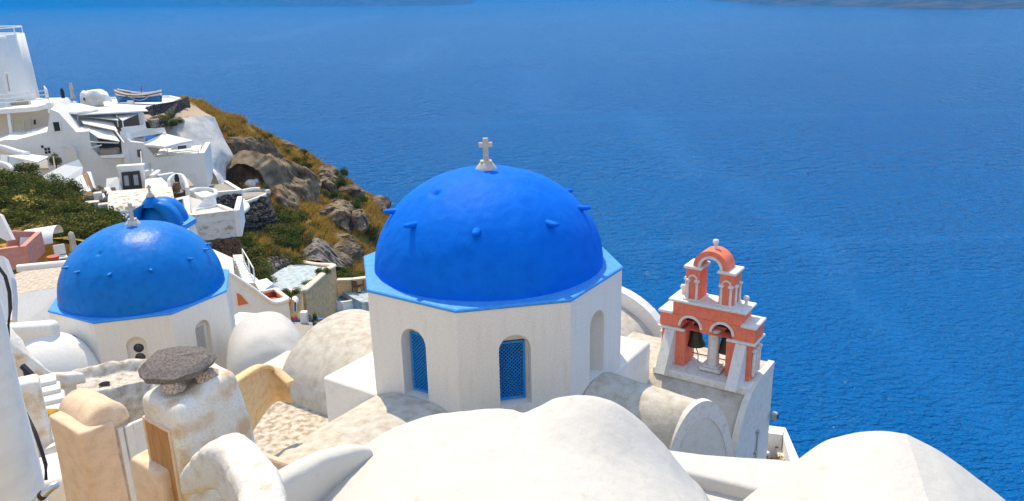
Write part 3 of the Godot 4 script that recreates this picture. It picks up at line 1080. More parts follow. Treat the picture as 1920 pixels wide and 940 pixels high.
	var pc := Vector3(fc.x, 5.3, fc.z) + bs.x * 0.32 - bs.z * 0.28
	t = thing("plaster_pillar", "whitewashed square pillar with a plywood panel and a dark stone lying on top", "pillar", Vector3(pc.x, 3.9, pc.z), turn)
	st = mk()
	soft(st, Vector3(0.64, 3.0, 0.56), 0.1, 16, Vector3(0, 1.5, 0), Basis.IDENTITY, 0.03, func(p):
		var low: float = clampf(1.5 - p.y, 0, 3)
		if p.x > 0:
			p.x += low * 0.10 + smoothstep(0.15, 0.5, low) * 0.03
		p.y += 0.05 * sin(p.x * 5.0) * smoothstep(1.2, 1.5, p.y)
		return p, 2.0)
	part(t, "pillar_body", st, M.pillar_wash)
	st = mk()
	box(st, Vector3(-0.322, 2.32, -0.02), Vector3(0.02, 0.78, 0.36), 0.002)
	part(t, "plywood_panel", st, M.plywood)
	st = mk()
	for e in [[Vector3(-0.327, 2.725, -0.02), Vector3(0.03, 0.03, 0.42)], [Vector3(-0.327, 1.915, -0.02), Vector3(0.03, 0.03, 0.42)]]:
		box(st, e[0], e[1], 0.006)
	for z in [-0.215, 0.175]:
		box(st, Vector3(-0.327, 2.32, z), Vector3(0.03, 0.78, 0.03), 0.006)
	part(t, "panel_frame", st, M.sand_plaster)
	var top := Vector3(pc.x, 6.9, pc.z)
	st = mk()
	for q in [[Vector3(-0.16, 0.03, 0.05), 0.08, 5], [Vector3(0.1, 0.035, 0.12), 0.075, 6], [Vector3(0.17, 0.04, -0.1), 0.085, 7], [Vector3(-0.1, 0.03, -0.12), 0.08, 8]]:
		stone(st, q[0] + Vector3(0, 1.5 * 2 - 3.9 + 3.9 - 3.0, 0) + Vector3(0, 3.0, 0), Vector3(1.5, 0.75, 1.2) * q[1], q[2], 8, 0.1, 6)
	part(t, "bedding_stones", st, M.terracotta_rubble)
	st = mk()
	var slab := Basis(Vector3.UP, 0.2) * Basis(Vector3.BACK, 0.03)
	var sp := []
	var outlines := [
		[[-0.25, 0.0, 0.04], [-0.18, 0.0, 0.13], [0.0, 0.0, 0.16], [0.15, 0.0, 0.14], [0.24, 0.02, 0.04], [0.2, 0.02, -0.1], [0.02, 0.0, -0.15], [-0.18, 0.0, -0.12]],
		[[-0.33, 0.05, 0.07], [-0.25, 0.03, 0.2], [-0.02, 0.01, 0.25], [0.19, 0.03, 0.2], [0.32, 0.08, 0.06], [0.27, 0.08, -0.13], [0.04, 0.07, -0.21], [-0.21, 0.06, -0.17]],
		[[-0.345, 0.12, 0.05], [-0.27, 0.09, 0.2], [0.0, 0.07, 0.26], [0.21, 0.09, 0.19], [0.36, 0.14, 0.02], [0.28, 0.15, -0.14], [0.04, 0.15, -0.22], [-0.22, 0.15, -0.18]],
		[[-0.29, 0.2, 0.02], [-0.21, 0.155, 0.12], [0.02, 0.125, 0.18], [0.19, 0.15, 0.14], [0.31, 0.19, 0.0], [0.22, 0.235, -0.12], [0.0, 0.25, -0.18], [-0.18, 0.245, -0.14]],
		[[-0.08, 0.215, 0.0], [-0.06, 0.205, 0.02], [0.02, 0.195, 0.04], [0.08, 0.2, 0.02], [0.1, 0.21, -0.01], [0.08, 0.22, -0.04], [0.0, 0.225, -0.05], [-0.06, 0.22, -0.04]]]
	for lv in outlines:
		var rg := []
		for k in 16:
			var a := Vector3(lv[k / 2][0], lv[k / 2][1], lv[k / 2][2])
			var b := Vector3(lv[(k / 2 + 1) % 8][0], lv[(k / 2 + 1) % 8][1], lv[(k / 2 + 1) % 8][2])
			var wv := a.lerp(b, 0.5 * (k % 2)) * Vector3(0.9, 0.72, 0.9)
			rg.append(top + Vector3(-0.07, 0.07, 0.0) + slab * (wv + Vector3(wob.get_noise_3dv(wv * 12.0), wob.get_noise_3dv(wv * 12.0 + Vector3(9, 0, 0)) * 0.6, wob.get_noise_3dv(wv * 12.0 + Vector3(0, 9, 0))) * 0.022))
		sp.append(rg)
	loft(st, sp, -1)
	solo("lava_stone", "dark grey lava slab lying on top of the whitewashed pillar", "stone", top + Vector3(0, 0.02, 0), "slab", st, M.lava)
	# --- white buttress that swoops from the pillar
	st = mk()
	sweep(st, [Vector3(-2.61, 6.32, -5.70), Vector3(-2.40, 6.52, -5.56), Vector3(-2.13, 6.73, -5.31), Vector3(-1.86, 6.79, -4.96), Vector3(-1.62, 6.75, -4.53), Vector3(-1.44, 6.65, -4.07)], [Vector2(0.08, 0.10), Vector2(0.12, 0.18), Vector2(0.145, 0.21), Vector2(0.15, 0.22), Vector2(0.16, 0.25), Vector2(0.16, 0.25)], 18, 10, 0.03)
	solo("swooping_buttress", "thick white rounded buttress curving down from the foot of the pillar", "wall", Vector3(-1.93, 6.17, -4.66), "buttress", st, M.pillar_white)
	# --- sand-coloured gate post with a white panelled door
	var g0: Vector3 = Vector3(-3.89, 6.08, -7.15)
	var gp := Vector3(g0.x, 3.9, g0.z) - bs.z * 0.32 - bs.x * 0.0
	t = thing("gate_post", "sand coloured plaster gate post with a rounded crest beside the white door", "gate post", gp, turn)
	st = mk()
	soft(st, Vector3(0.34, 2.4, 0.66), 0.035, 12, Vector3(-0.17, 1.0, 0.0), Basis.IDENTITY, 0.02, null, 2.0)
	part(t, "post", st, M.sand_plaster)
	st = mk()
	sheet(st, 16, 20, func(u, v):
		var a: float = PI * u
		var b: float = clampf(v * 1.25, 0, 1)
		var s := 1.0 if v < 0.8 else sqrt(maxf(0.0, 1.0 - pow((v - 0.8) / 0.2, 2.0)))
		var p := Vector3(-0.02 + cos(a) * 0.22 * s, 2.12 + sin(a) * 0.22 * s, lerpf(-0.34, 0.2, b) + (0.1 * (v - 0.8) / 0.2 if v > 0.8 else 0.0))
		return p + Vector3.UP * wob.get_noise_3dv(p * 4.0) * 0.015)
	part(t, "rounded_crest", st, M.sand_plaster)
	t = thing("panelled_door", "white panelled door hung between the sand coloured post and the pillar", "door", gp + Vector3(0, 0.3, 0) + bs.z * 0.30 + bs.x * 0.03, turn)
	st = mk()
	box(st, Vector3(0.42, 0.83, 0.0), Vector3(0.74, 1.9, 0.03), 0.004)
	part(t, "door_leaf", st, M.shed_white)
	st = mk()
	for x in [0.09, 0.75]:
		box(st, Vector3(x, 0.83, 0.02), Vector3(0.08, 1.9, 0.024), 0.006)
	for y in [1.745, 0.95, 0.1]:
		box(st, Vector3(0.42, y, 0.0195), Vector3(0.575, 0.075, 0.022), 0.006)
	part(t, "stiles", st, M.shed_white)
	st = mk()
	box(st, Vector3(0.005, 0.83, 0.012), Vector3(0.05, 1.92, 0.05), 0.004)
	part(t, "door_post", st, M.shed_white)
	# --- sand block below the panel
	st = mk()
	var kb: Vector3 = Vector3(-3.20, 6.23, -6.15)
	soft(st, Vector3(0.42, 2.0, 0.5), 0.05, 10, Vector3(kb.x + 0.17, kb.y - 1.0, kb.z - 0.12), bs, 0.02, null, 2.0)
	solo("sand_block", "low sand coloured plaster block at the foot of the plywood panel", "wall", Vector3(kb.x + 0.17, kb.y - 2.0, kb.z - 0.12), "block", st, M.sand_plaster)
	# --- near wall in shade on the far left
	st = mk()
	var e0: Vector3 = Vector3(-2.53, 8.60, -3.82)
	var e1: Vector3 = Vector3(-2.52, 7.37, -3.82)
	var mid := (e0 + e1) * 0.5
	var lean := (e0.x - e1.x) / (e0.y - e1.y)
	var lean_z := (e0.z - e1.z) / (e0.y - e1.y)
	soft(st, Vector3(2.0, 3.6, 0.9), 0.16, 16, mid + Basis(Vector3.UP, 0.6) * Vector3(-1.0, 0, -0.45), Basis(Vector3.UP, 0.6), 0.03, func(p):
		return p + Basis(Vector3.UP, -0.6) * Vector3(lean, 0, lean_z) * p.y, 1.5)
	solo("leaning_wall", "tall bluish white wall face in shade with a black cable down its edge", "wall", mid + Vector3(-1.0, -1.8, -0.45), "wall", st, M.limewash)
	st = mk()
	tube(st, [Vector3(-3.49, 8.28, -5.33), Vector3(-3.44, 8.21, -5.31), Vector3(-3.41, 8.11, -5.27), Vector3(-3.41, 8.00, -5.24), Vector3(-3.43, 7.87, -5.20), Vector3(-3.43, 7.72, -5.15), Vector3(-3.23, 7.47, -4.86), Vector3(-3.03, 7.40, -4.63), Vector3(-2.99, 7.29, -4.59), Vector3(-2.97, 7.20, -4.57), Vector3(-2.97, 7.11, -4.54)], 0.012)
	solo("black_cable", "black cable hanging down beside the shaded wall edge", "cable", Vector3(-2.97, 7.11, -4.54), "cable", st, M.black_rubber)
	st = mk()
	tube(st, [Vector3(-2.34, 7.68, -3.35), Vector3(-2.26, 7.75, -3.38), Vector3(-2.19, 7.81, -3.39), Vector3(-2.19, 7.80, -3.41)], 0.019, 10)
	tube(st, [Vector3(-2.32, 7.71, -3.52), Vector3(-2.23, 7.78, -3.38)], 0.012, 8)
	var hr := solo("metal_handrail", "grey metal handrail end fixed to the shaded white wall", "handrail", Vector3(-2.26, 7.75, -3.38), "rail", st, M.steel)
	st = mk()
	var ca: Vector3 = Vector3(-2.25, 7.76, -3.38)
	tube(st, [ca, ca + Vector3(0.012, 0.012, 0.002)], 0.0225, 10)
	part(hr, "joint_ring", st, M.black_rubber, true)

# ---------------------------------------------------------------- background helpers
# the face of a wall or a roof as a real slab, thickened away from its open side
func slab(t: Node3D, called: String, pts: Array, m: Material, deep := 0.3) -> MeshInstance3D:
	var st := mk()
	slab_on(st, pts, deep)
	return part(t, called, st, m, true)

func slab_on(st: SurfaceTool, pts: Array, deep: float) -> void:
	plate(st, pts, back_of(pts) * deep)

func back_of(pts: Array) -> Vector3:
	var n := Vector3.ZERO
	for i in pts.size():
		var a: Vector3 = pts[i] - pts[0]
		n += a.cross(pts[(i + 1) % pts.size()] - pts[0])
	n = n.normalized()
	if absf(n.y) > 0.6:
		return n if n.y < 0 else -n
	return n if n.z < 0 else -n

# a window or door: dark pane set in a raised frame
func opening(t: Node3D, called: String, pts: Array, frame: Material, pane: Material, fw := 0.09, proud := 0.07) -> void:
	var out := -back_of(pts)
	var st := mk()
	for k in 4:
		var a: Vector3 = pts[k] + out * proud * 0.5
		var b: Vector3 = pts[(k + 1) % 4] + out * proud * 0.5
		bar(st, a, b, fw, fw)
	var o := part(t, called, st, frame, true)
	st = mk()
	var q := []
	for p in pts:
		q.append(p + out * 0.02)
	plate(st, q, -out * 0.05)
	part(o, "pane", st, pane, true)

# a terrace, a yard: thick ground slab under a polygon
func terrace(called: String, label: String, pts: Array, m: Material, deep := 3.0) -> Node3D:
	var st := mk()
	plate(st, pts, Vector3(0, -deep, 0))
	var c := Vector3.ZERO
	for p in pts:
		c += p
	c /= pts.size()
	return solo(called, label, "terrace", c - Vector3(0, deep, 0), "floor", st, m)

# a smooth skin through a net of points (rows of equal length), roughened by noise
func patch(st: SurfaceTool, net: Array, nu: int, nv: int, amp: float, freq: float, crag := 0.0, group := 1) -> void:
	var rows := net.size()
	var cols: int = net[0].size()
	var noise := FastNoiseLite.new()
	noise.seed = 9
	noise.frequency = freq
	noise.fractal_octaves = 5
	var rough := FastNoiseLite.new()
	rough.seed = 10
	rough.noise_type = FastNoiseLite.TYPE_CELLULAR
	rough.frequency = freq * 2.2
	sheet(st, nu, nv, func(u, v):
		var fu: float = u * (cols - 1)
		var fv: float = v * (rows - 1)
		var i := mini(int(fu), cols - 2)
		var j := mini(int(fv), rows - 2)
		var ps := []
		for dj in range(-1, 3):
			var r: Array = net[clampi(j + dj, 0, rows - 1)]
			var a: Vector3 = r[clampi(i, 0, cols - 1)]
			ps.append(a.cubic_interpolate(r[clampi(i + 1, 0, cols - 1)], r[clampi(i - 1, 0, cols - 1)], r[clampi(i + 2, 0, cols - 1)], fu - i))
		var p: Vector3 = ps[1].cubic_interpolate(ps[2], ps[0], ps[3], fv - j)
		var d := noise.get_noise_3dv(p) * amp
		if crag > 0.0:
			d += (rough.get_noise_3dv(p) + 0.6) * crag
		return p + Vector3(d * 0.35, d * 0.55, d), group)

# leafy clump: small faces spread through an uneven volume
func leaf_mesh(sd: int, leaves: int, s: Vector3, leaf: float) -> ArrayMesh:
	var g := RandomNumberGenerator.new()
	g.seed = sd
	var st := SurfaceTool.new()
	st.begin(Mesh.PRIMITIVE_TRIANGLES)
	st.set_smooth_group(-1)
	var lobes := []
	for k in 7:
		var a := g.randf() * TAU
		lobes.append([Vector3(cos(a) * g.randf_range(0.2, 0.65), g.randf_range(0.15, 0.75), sin(a) * g.randf_range(0.2, 0.65)), g.randf_range(0.28, 0.45)])
	for k in leaves:
		var lb: Array = lobes[g.randi() % lobes.size()]
		var d := Vector3(g.randfn(), g.randfn(), g.randfn()).normalized()
		var p: Vector3 = (lb[0] + d * lb[1] * pow(g.randf(), 0.35)) * s
		if p.y < 0:
			p.y = -p.y * 0.3
		var x := Vector3(g.randfn(), g.randfn() * 0.6, g.randfn()).normalized()
		var y := (d + Vector3(g.randfn(), g.randfn(), g.randfn()) * 0.6).cross(x).normalized()
		var l := leaf * g.randf_range(0.6, 1.3)
		quad(st, p - x * l, p + y * l * 0.45, p + x * l, p - y * l * 0.45)
	st.generate_normals()
	return st.commit()

var shrubs := []
func shrub(called: String, label: String, at: Vector3, s: Vector3, kind: String, group := "") -> Node3D:
	if shrubs.is_empty():
		for k in 5:
			shrubs.append(leaf_mesh(200 + k, 1500, Vector3.ONE, 0.062))
	var t := thing(called, label, "shrub", at, rng.randf() * TAU, group)
	var o := part(t, "foliage", shrubs[rng.randi() % 5], M[kind])
	o.scale = s
	var st := mk()
	for k in 3:
		var a := rng.randf() * TAU
		tube(st, [Vector3(0, -0.3, 0), Vector3(cos(a) * s.x * 0.3, s.y * 0.5, sin(a) * s.z * 0.3)], 0.04 * s.y, 5)
	part(t, "stem", st, M.bark)
	return t

# rough stones set in the face of a dry stone wall; corners run round the face
func stone_face(t: Node3D, q: Array, n: int, s: float, m: Material, sd: int) -> void:
	var g := RandomNumberGenerator.new()
	g.seed = sd
	var out := -back_of(q)
	var st := mk()
	for k in n:
		var u := g.randf()
		var p: Vector3 = q[0].lerp(q[1], u).lerp(q[3].lerp(q[2], u), g.randf())
		stone(st, p + out * s * 0.1, Vector3(1.2, 0.8, 0.7) * s * g.randf_range(0.6, 1.2), sd * 100 + k, 8, 0.1, 3)
	var o := part(t, "facing_stones", st, m, true)
	o.set_meta("kind", "stuff")

func scatter(called: String, label: String, category: String, mesh: Mesh, m: Material, places: Array) -> void:
	var mm := MultiMesh.new()
	mm.transform_format = MultiMesh.TRANSFORM_3D
	mm.mesh = mesh
	mm.instance_count = places.size()
	for k in places.size():
		mm.set_instance_transform(k, places[k])
	var o := MultiMeshInstance3D.new()
	o.name = numbered(called)
	o.multimesh = mm
	o.material_override = m
	o.set_meta("kind", "stuff")
	o.set_meta("label", label)
	o.set_meta("category", category)
	add_child(o)

# a closed or open parasol standing at a point
func parasol_closed(label: String, at: Vector3, h: float, m: Material, group := "closed parasols") -> void:
	var t := thing("closed_parasol", label, "parasol", at, 0.0, group)
	var st := mk()
	lathe(st, [Vector2(0.0, h), Vector2(0.06, h * 0.97), Vector2(0.13, h * 0.9), Vector2(0.17, h * 0.72), Vector2(0.14, h * 0.6), Vector2(0.16, h * 0.4), Vector2(0.22, h * 0.2), Vector2(0.14, h * 0.19)], 9, Vector3.ZERO, Basis.IDENTITY, -1)
	part(t, "furled_cloth", st, m)
	st = mk()
	tube(st, [Vector3.ZERO, Vector3(0, h * 0.9, 0)], 0.03)
	var p := part(t, "pole", st, M.dull_metal)
	st = mk()
	lathe(st, [Vector2(0.3, 0), Vector2(0.3, 0.06), Vector2(0, 0.08)], 12)
	part(p, "foot", st, M.dull_metal)

func parasol_open(label: String, apex: Vector3, r: float, drop: float, sides: int, h: float, turn: float) -> void:
	var t := thing("open_parasol", label, "parasol", apex - Vector3(0, h, 0), turn, "open white parasols")
	var st := mk()
	for k in sides:
		var a := k * TAU / sides
		var b := (k + 1) * TAU / sides
		var p := Vector3(cos(a) * r, h - drop, sin(a) * r)
		var q := Vector3(cos(b) * r, h - drop, sin(b) * r)
		var m := (p + q) * 0.5 + Vector3(0, 0.04, 0)
		tri(st, Vector3(0, h, 0), p, m)
		tri(st, Vector3(0, h, 0), m, q)
		quad(st, p, m, m - Vector3(0, 0.16, 0), p - Vector3(0, 0.14, 0))
		quad(st, m, q, q - Vector3(0, 0.14, 0), m - Vector3(0, 0.16, 0))
	part(t, "canopy", st, M.canvas)
	st = mk()
	lathe(st, [Vector2(0.16, h - 0.03), Vector2(0.05, h + 0.1), Vector2(0, h + 0.12)], 8)
	part(t, "cap", st, M.canvas)
	st = mk()
	tube(st, [Vector3.ZERO, Vector3(0, h - 0.05, 0)], 0.035)
	part(t, "pole", st, M.dull_metal)

func chair(label: String, at: Vector3, turn: float, m: Material) -> void:
	var t := thing("terrace_chair", label, "chair", at, turn, "terrace furniture")
	var st := mk()
	box(st, Vector3(0, 0.45, 0), Vector3(0.5, 0.06, 0.5), 0.01)
	part(t, "seat", st, m)
	st = mk()
	box(st, Vector3(0, 0.78, -0.24), Vector3(0.5, 0.5, 0.05), 0.01)
	part(t, "backrest", st, m)
	for x in [-0.22, 0.22]:
		for z in [-0.22, 0.22]:
			st = mk()
			box(st, Vector3(x, 0.21, z), Vector3(0.05, 0.42, 0.05))
			part(t, "leg", st, m)

func table(label: String, at: Vector3, m: Material) -> void:
	var t := thing("terrace_table", label, "table", at, 0.3, "terrace furniture")
	var st := mk()
	box(st, Vector3(0, 0.73, 0), Vector3(0.8, 0.05, 0.8), 0.01)
	part(t, "table_top", st, m)
	st = mk()
	box(st, Vector3(0, 0.35, 0), Vector3(0.09, 0.7, 0.09))
	part(t, "leg", st, m)

# an open rail of posts and bars along a line of points
func railing(t: Node3D, called: String, pts: Array, h: float, bars: int, m: Material, r := 0.035) -> void:
	for k in pts.size():
		var st := mk()
		tube(st, [pts[k], pts[k] + Vector3(0, h, 0)], r, 6)
		part(t, "post", st, m, true)
	for b in bars:
		var st := mk()
		var line := []
		for p in pts:
			line.append(p + Vector3(0, h * (b + 1) / bars, 0))
		tube(st, line, r, 6)
		part(t, called, st, m, true)

func back_materials() -> void:
	coat("rock", [rgb(0.11, 0.085, 0.06), rgb(0.21, 0.16, 0.11), rgb(0.29, 0.225, 0.16), rgb(0.38, 0.31, 0.23)], [0.1, 0.4, 0.6, 0.9], 9.0, 0.95, 6.0, 0.45, 1.7, 0.012, 0.15, 30)
	coat("pale_rock", [rgb(0.12, 0.10, 0.085), rgb(0.24, 0.215, 0.19), rgb(0.36, 0.33, 0.30)], [0.15, 0.5, 0.85], 4.0, 0.95, 4.0, 0.4, 1.0, 0.012, 0.15, 31)
	coat("dry_earth", [rgb(0.20, 0.15, 0.05), rgb(0.40, 0.27, 0.07), rgb(0.50, 0.34, 0.10), rgb(0.20, 0.19, 0.055)], [0.15, 0.4, 0.6, 0.8], 14.0, 0.95, 3.0, 0.5, 1.8, 0.014, 0.1, 32)
	coat("dark_stone", [rgb(0.025, 0.024, 0.026), rgb(0.06, 0.055, 0.055), rgb(0.14, 0.125, 0.115), rgb(0.30, 0.27, 0.24)], [0.2, 0.45, 0.62, 0.85], 2.4, 0.95, 3.0, 0.5, 0.8, 0.02, 0.15, 33)
	coat("brown_stone", [rgb(0.09, 0.055, 0.035), rgb(0.18, 0.115, 0.07), rgb(0.34, 0.26, 0.19)], [0.2, 0.5, 0.85], 2.2, 0.95, 3.0, 0.5, 0.6, 0.02, 0.15, 34)
	coat("cliff_wash", [rgb(0.50, 0.49, 0.47), rgb(0.62, 0.61, 0.59), rgb(0.70, 0.69, 0.67)], [0.2, 0.5, 0.85], 6.0, 0.9, 2.0, 0.15, 1.5, 0.01, 0.2, 35)
	coat("scrub", [rgb(0.045, 0.065, 0.012), rgb(0.075, 0.105, 0.018), rgb(0.12, 0.14, 0.03)], [0.2, 0.5, 0.8], 3.0, 0.8, 0.0, 0.3, 0.8, 0.02, 0.2, 36)
	coat("olive_scrub", [rgb(0.08, 0.085, 0.018), rgb(0.13, 0.13, 0.03), rgb(0.20, 0.17, 0.05)], [0.2, 0.5, 0.8], 3.0, 0.8, 0.0, 0.3, 0.8, 0.02, 0.2, 37)
	coat("gold_grass", [rgb(0.32, 0.25, 0.07), rgb(0.50, 0.39, 0.12), rgb(0.62, 0.50, 0.19)], [0.2, 0.5, 0.8], 5.0, 0.9, 0.0, 0.25, 1.0, 0.02, 0.1, 38)
	for k in ["scrub", "olive_scrub", "gold_grass"]:
		M[k].backlight_enabled = true
		M[k].backlight = Color(0.8, 0.68, 0.3) if k == "gold_grass" else Color(0.5, 0.65, 0.18)
	coat("beige_wall", [rgb(0.50, 0.33, 0.16), rgb(0.64, 0.45, 0.24), rgb(0.70, 0.53, 0.33)], [0.1, 0.5, 0.9], 3.0, 0.9, 0.8, 0.2, 0.9, 0.012, 0.2, 41)
	coat("cream_rim", [rgb(0.66, 0.57, 0.47), rgb(0.76, 0.68, 0.58)], [0.2, 0.8], 2.0, 0.9, 0.5, 0.1, 0.8, 0.012, 0.2, 42)
	coat("pale_blue_floor", [rgb(0.36, 0.33, 0.30), rgb(0.42, 0.50, 0.56), rgb(0.50, 0.62, 0.72)], [0.15, 0.4, 0.7], 4.0, 0.9, 0.4, 0.2, 0.9, 0.014, 0.2, 43)
	coat("pool_floor", [rgb(0.10, 0.42, 0.72), rgb(0.16, 0.52, 0.82)], [0.2, 0.8], 3.0, 0.6, 0.0, 0.08, 0.8, 0.012, 0.3, 44)
	coat("yellow_ochre", [rgb(0.36, 0.20, 0.035), rgb(0.46, 0.27, 0.06)], [0.2, 0.8], 2.0, 0.9, 0.4, 0.15, 0.8, 0.012, 0.2, 45)
	coat("pink_plaster", [rgb(0.56, 0.26, 0.22), rgb(0.64, 0.33, 0.28)], [0.2, 0.8], 2.0, 0.9, 0.4, 0.12, 0.8, 0.012, 0.2, 46)
	coat("orange_plaster", [rgb(0.62, 0.17, 0.07), rgb(0.70, 0.22, 0.10)], [0.2, 0.8], 2.0, 0.9, 0.4, 0.12, 0.8, 0.012, 0.2, 47)
	coat("stained_white", [rgb(0.30, 0.20, 0.13), rgb(0.60, 0.53, 0.44), rgb(0.70, 0.67, 0.62), rgb(0.75, 0.74, 0.72)], [0.12, 0.3, 0.45, 1.0], 3.4, 0.9, 0.6, 0.2, 0.9, 0.012, 0.2, 48)
	coat("gravel", [rgb(0.30, 0.28, 0.26), rgb(0.45, 0.43, 0.40), rgb(0.58, 0.56, 0.53)], [0.2, 0.5, 0.8], 1.0, 0.95, 2.0, 0.5, 0.4, 0.04, 0.1, 49)
	coat("tan_floor", [rgb(0.40, 0.30, 0.22), rgb(0.55, 0.45, 0.36)], [0.2, 0.8], 1.5, 0.9, 0.5, 0.2, 0.6, 0.02, 0.2, 50)
	coat("canvas", [rgb(0.74, 0.73, 0.71), rgb(0.80, 0.80, 0.78)], [0.2, 0.8], 2.0, 0.8, 0.0, 0.05, 0.6, 0.012, 0.3, 55)
	coat("beige_canvas", [rgb(0.48, 0.43, 0.36), rgb(0.58, 0.53, 0.46)], [0.2, 0.8], 2.0, 0.85, 0.0, 0.12, 0.6, 0.012, 0.2, 56)
	coat("bark", [rgb(0.05, 0.035, 0.025), rgb(0.10, 0.075, 0.05)], [0.2, 0.8], 0.6, 0.9, 0.0, 0.2, 0.4, 0.02, 0.2, 57)
	plain("black_cloth", rgb(0.012, 0.012, 0.015), 0.8)
	plain("dull_metal", rgb(0.45, 0.45, 0.45), 0.5, 0.4)
	plain("interior", rgb(0.09, 0.085, 0.085), 0.9, 0.0, 0.2)  # dark grey painted on recess walls to stand in for shade
	plain("glass_and_hole_dark", rgb(0.02, 0.03, 0.045), 0.12, 0.0, 0.6)  # window panes, and the painted darkness of the vent holes
	plain("charcoal", rgb(0.028, 0.03, 0.04), 0.5)
	plain("door_blue", rgb(0.02, 0.13, 0.38), 0.5)
	plain("boat_blue", rgb(0.01, 0.16, 0.45), 0.4)
	plain("boat_white", rgb(0.70, 0.69, 0.67), 0.45)
	plain("wood", rgb(0.18, 0.085, 0.035), 0.6)
	plain("pool_water", rgb(0.01, 0.16, 0.30), 0.05)
	plain("grey_wood", rgb(0.36, 0.29, 0.23), 0.85)
	plain("brown_clay", rgb(0.16, 0.09, 0.045), 0.8)
	plain("red_clay", rgb(0.42, 0.09, 0.05), 0.7)
	plain("plastic_white", rgb(0.72, 0.73, 0.75), 0.35)

func hillside() -> void:
	# ground under the village: a coarse terrain that falls to the sea on the right and behind the ridge
	var st := mk()
	patch(st, [
		[Vector3(-150, -8, -150), Vector3(-90, -12, -150), Vector3(-55, -60, -150), Vector3(-30, -112, -160), Vector3(0, -115, -170)],
		[Vector3(-150, -4, -105), Vector3(-80, -6, -105), Vector3(-45, -9, -100), Vector3(-19, -29, -112), Vector3(6, -112, -125)],
		[Vector3(-150, 0, -75), Vector3(-70, -6, -75), Vector3(-38, -10, -72), Vector3(-14, -24, -76), Vector3(16, -114, -88)],
		[Vector3(-140, -2, -50), Vector3(-55, -7, -50), Vector3(-25, -13, -50), Vector3(-6, -21, -55), Vector3(24, -114, -66)],
		[Vector3(-140, -3, -25), Vector3(-40, -7, -28), Vector3(-17, -10, -30), Vector3(2, -13, -32), Vector3(36, -114, -46)],
		[Vector3(-140, 0, 0), Vector3(-40, -1, -6), Vector3(-8, -2, -10), Vector3(8, -6, -12), Vector3(44, -114, -24)],
		[Vector3(-140, 4, 40), Vector3(-40, 4, 25), Vector3(-5, 4, 20), Vector3(12, 2, 15), Vector3(52, -114, 10)]], 90, 90, 1.2, 0.06)
	setting("hillside_ground", st, M.dry_earth)
	# unseen built-up slope behind the viewpoint, added in cream to throw warm light back
	st = mk()
	patch(st, [
		[Vector3(-60, 4, 9), Vector3(-25, 4, 7), Vector3(-6, 5, 6), Vector3(12, 4, 8), Vector3(30, -4, 14)],
		[Vector3(-60, 12, 12), Vector3(-25, 11, 10), Vector3(-6, 11, 9), Vector3(12, 10, 11), Vector3(34, 4, 17)],
		[Vector3(-60, 20, 17), Vector3(-25, 19, 15), Vector3(-6, 18, 14), Vector3(14, 17, 16), Vector3(38, 10, 22)],
		[Vector3(-60, 26, 26), Vector3(-25, 25, 24), Vector3(-6, 24, 24), Vector3(16, 22, 26), Vector3(42, 14, 32)]], 40, 30, 0.8, 0.12, 0.5)
	setting("upper_hillside", st, M.cream_rim)
	# the grassy ridge that runs down to the water
	st = mk()
	var net := [
		[Vector3(-38.76, -1.34, -92.95), Vector3(-36.08, -1.07, -93.04), Vector3(-34.27, -2.81, -96.68), Vector3(-31.86, -4.35, -98.29), Vector3(-28.37, -6.95, -99.56), Vector3(-25.04, -9.14, -100.96), Vector3(-21.24, -12.30, -102.05), Vector3(-17.45, -15.32, -102.14), Vector3(-14.81, -17.95, -100.25)],
		[Vector3(-33.95, -1.21, -80.92), Vector3(-33.36, -1.37, -85.59), Vector3(-32.53, -3.59, -91.18), Vector3(-30.29, -5.68, -92.62), Vector3(-27.03, -8.13, -92.89), Vector3(-23.68, -9.86, -93.38), Vector3(-19.96, -12.53, -93.58), Vector3(-16.48, -15.23, -93.77), Vector3(-13.61, -17.98, -92.89)],
		[Vector3(-36.32, -4.20, -85.74), Vector3(-33.81, -3.73, -85.89), Vector3(-31.51, -5.47, -87.44), Vector3(-29.00, -7.15, -86.90), Vector3(-25.93, -9.39, -86.19), Vector3(-22.56, -10.71, -85.76), Vector3(-18.92, -12.80, -85.10), Vector3(-15.28, -14.78, -84.47), Vector3(-12.36, -17.59, -84.62)],
		[Vector3(-35.57, -7.48, -82.60), Vector3(-33.13, -7.54, -82.58), Vector3(-30.17, -8.12, -82.39), Vector3(-26.69, -8.29, -78.14), Vector3(-23.61, -10.07, -76.52), Vector3(-20.82, -10.89, -77.31), Vector3(-17.51, -12.69, -76.74), Vector3(-14.38, -14.69, -77.15), Vector3(-11.44, -17.19, -77.40)],
		[Vector3(-33.97, -10.09, -77.56), Vector3(-30.85, -9.64, -75.61), Vector3(-27.37, -9.20, -73.65), Vector3(-24.43, -9.38, -70.44), Vector3(-21.85, -9.98, -70.25), Vector3(-19.28, -10.85, -69.97), Vector3(-16.48, -12.80, -70.40), Vector3(-13.36, -14.80, -70.81), Vector3(-10.65, -17.06, -71.14)],
		[Vector3(-29.79, -10.16, -67.04), Vector3(-26.96, -9.63, -65.11), Vector3(-23.84, -9.51, -63.05), Vector3(-21.81, -9.65, -61.96), Vector3(-19.80, -10.01, -62.89), Vector3(-17.96, -10.86, -63.67), Vector3(-15.63, -13.07, -66.12), Vector3(-12.51, -14.86, -65.54), Vector3(-9.85, -16.65, -64.97)]]
	patch(st, net, 150, 110, 1.3, 0.12, 0.7)
	# the far side of the crest falls away
	var crest: Array = net[0]
	for k in crest.size() - 1:
		quad(st, crest[k], crest[k + 1], crest[k + 1] + Vector3(6, -40, -8), crest[k] + Vector3(6, -40, -8))
	setting("grassy_ridge", st, M.dry_earth)
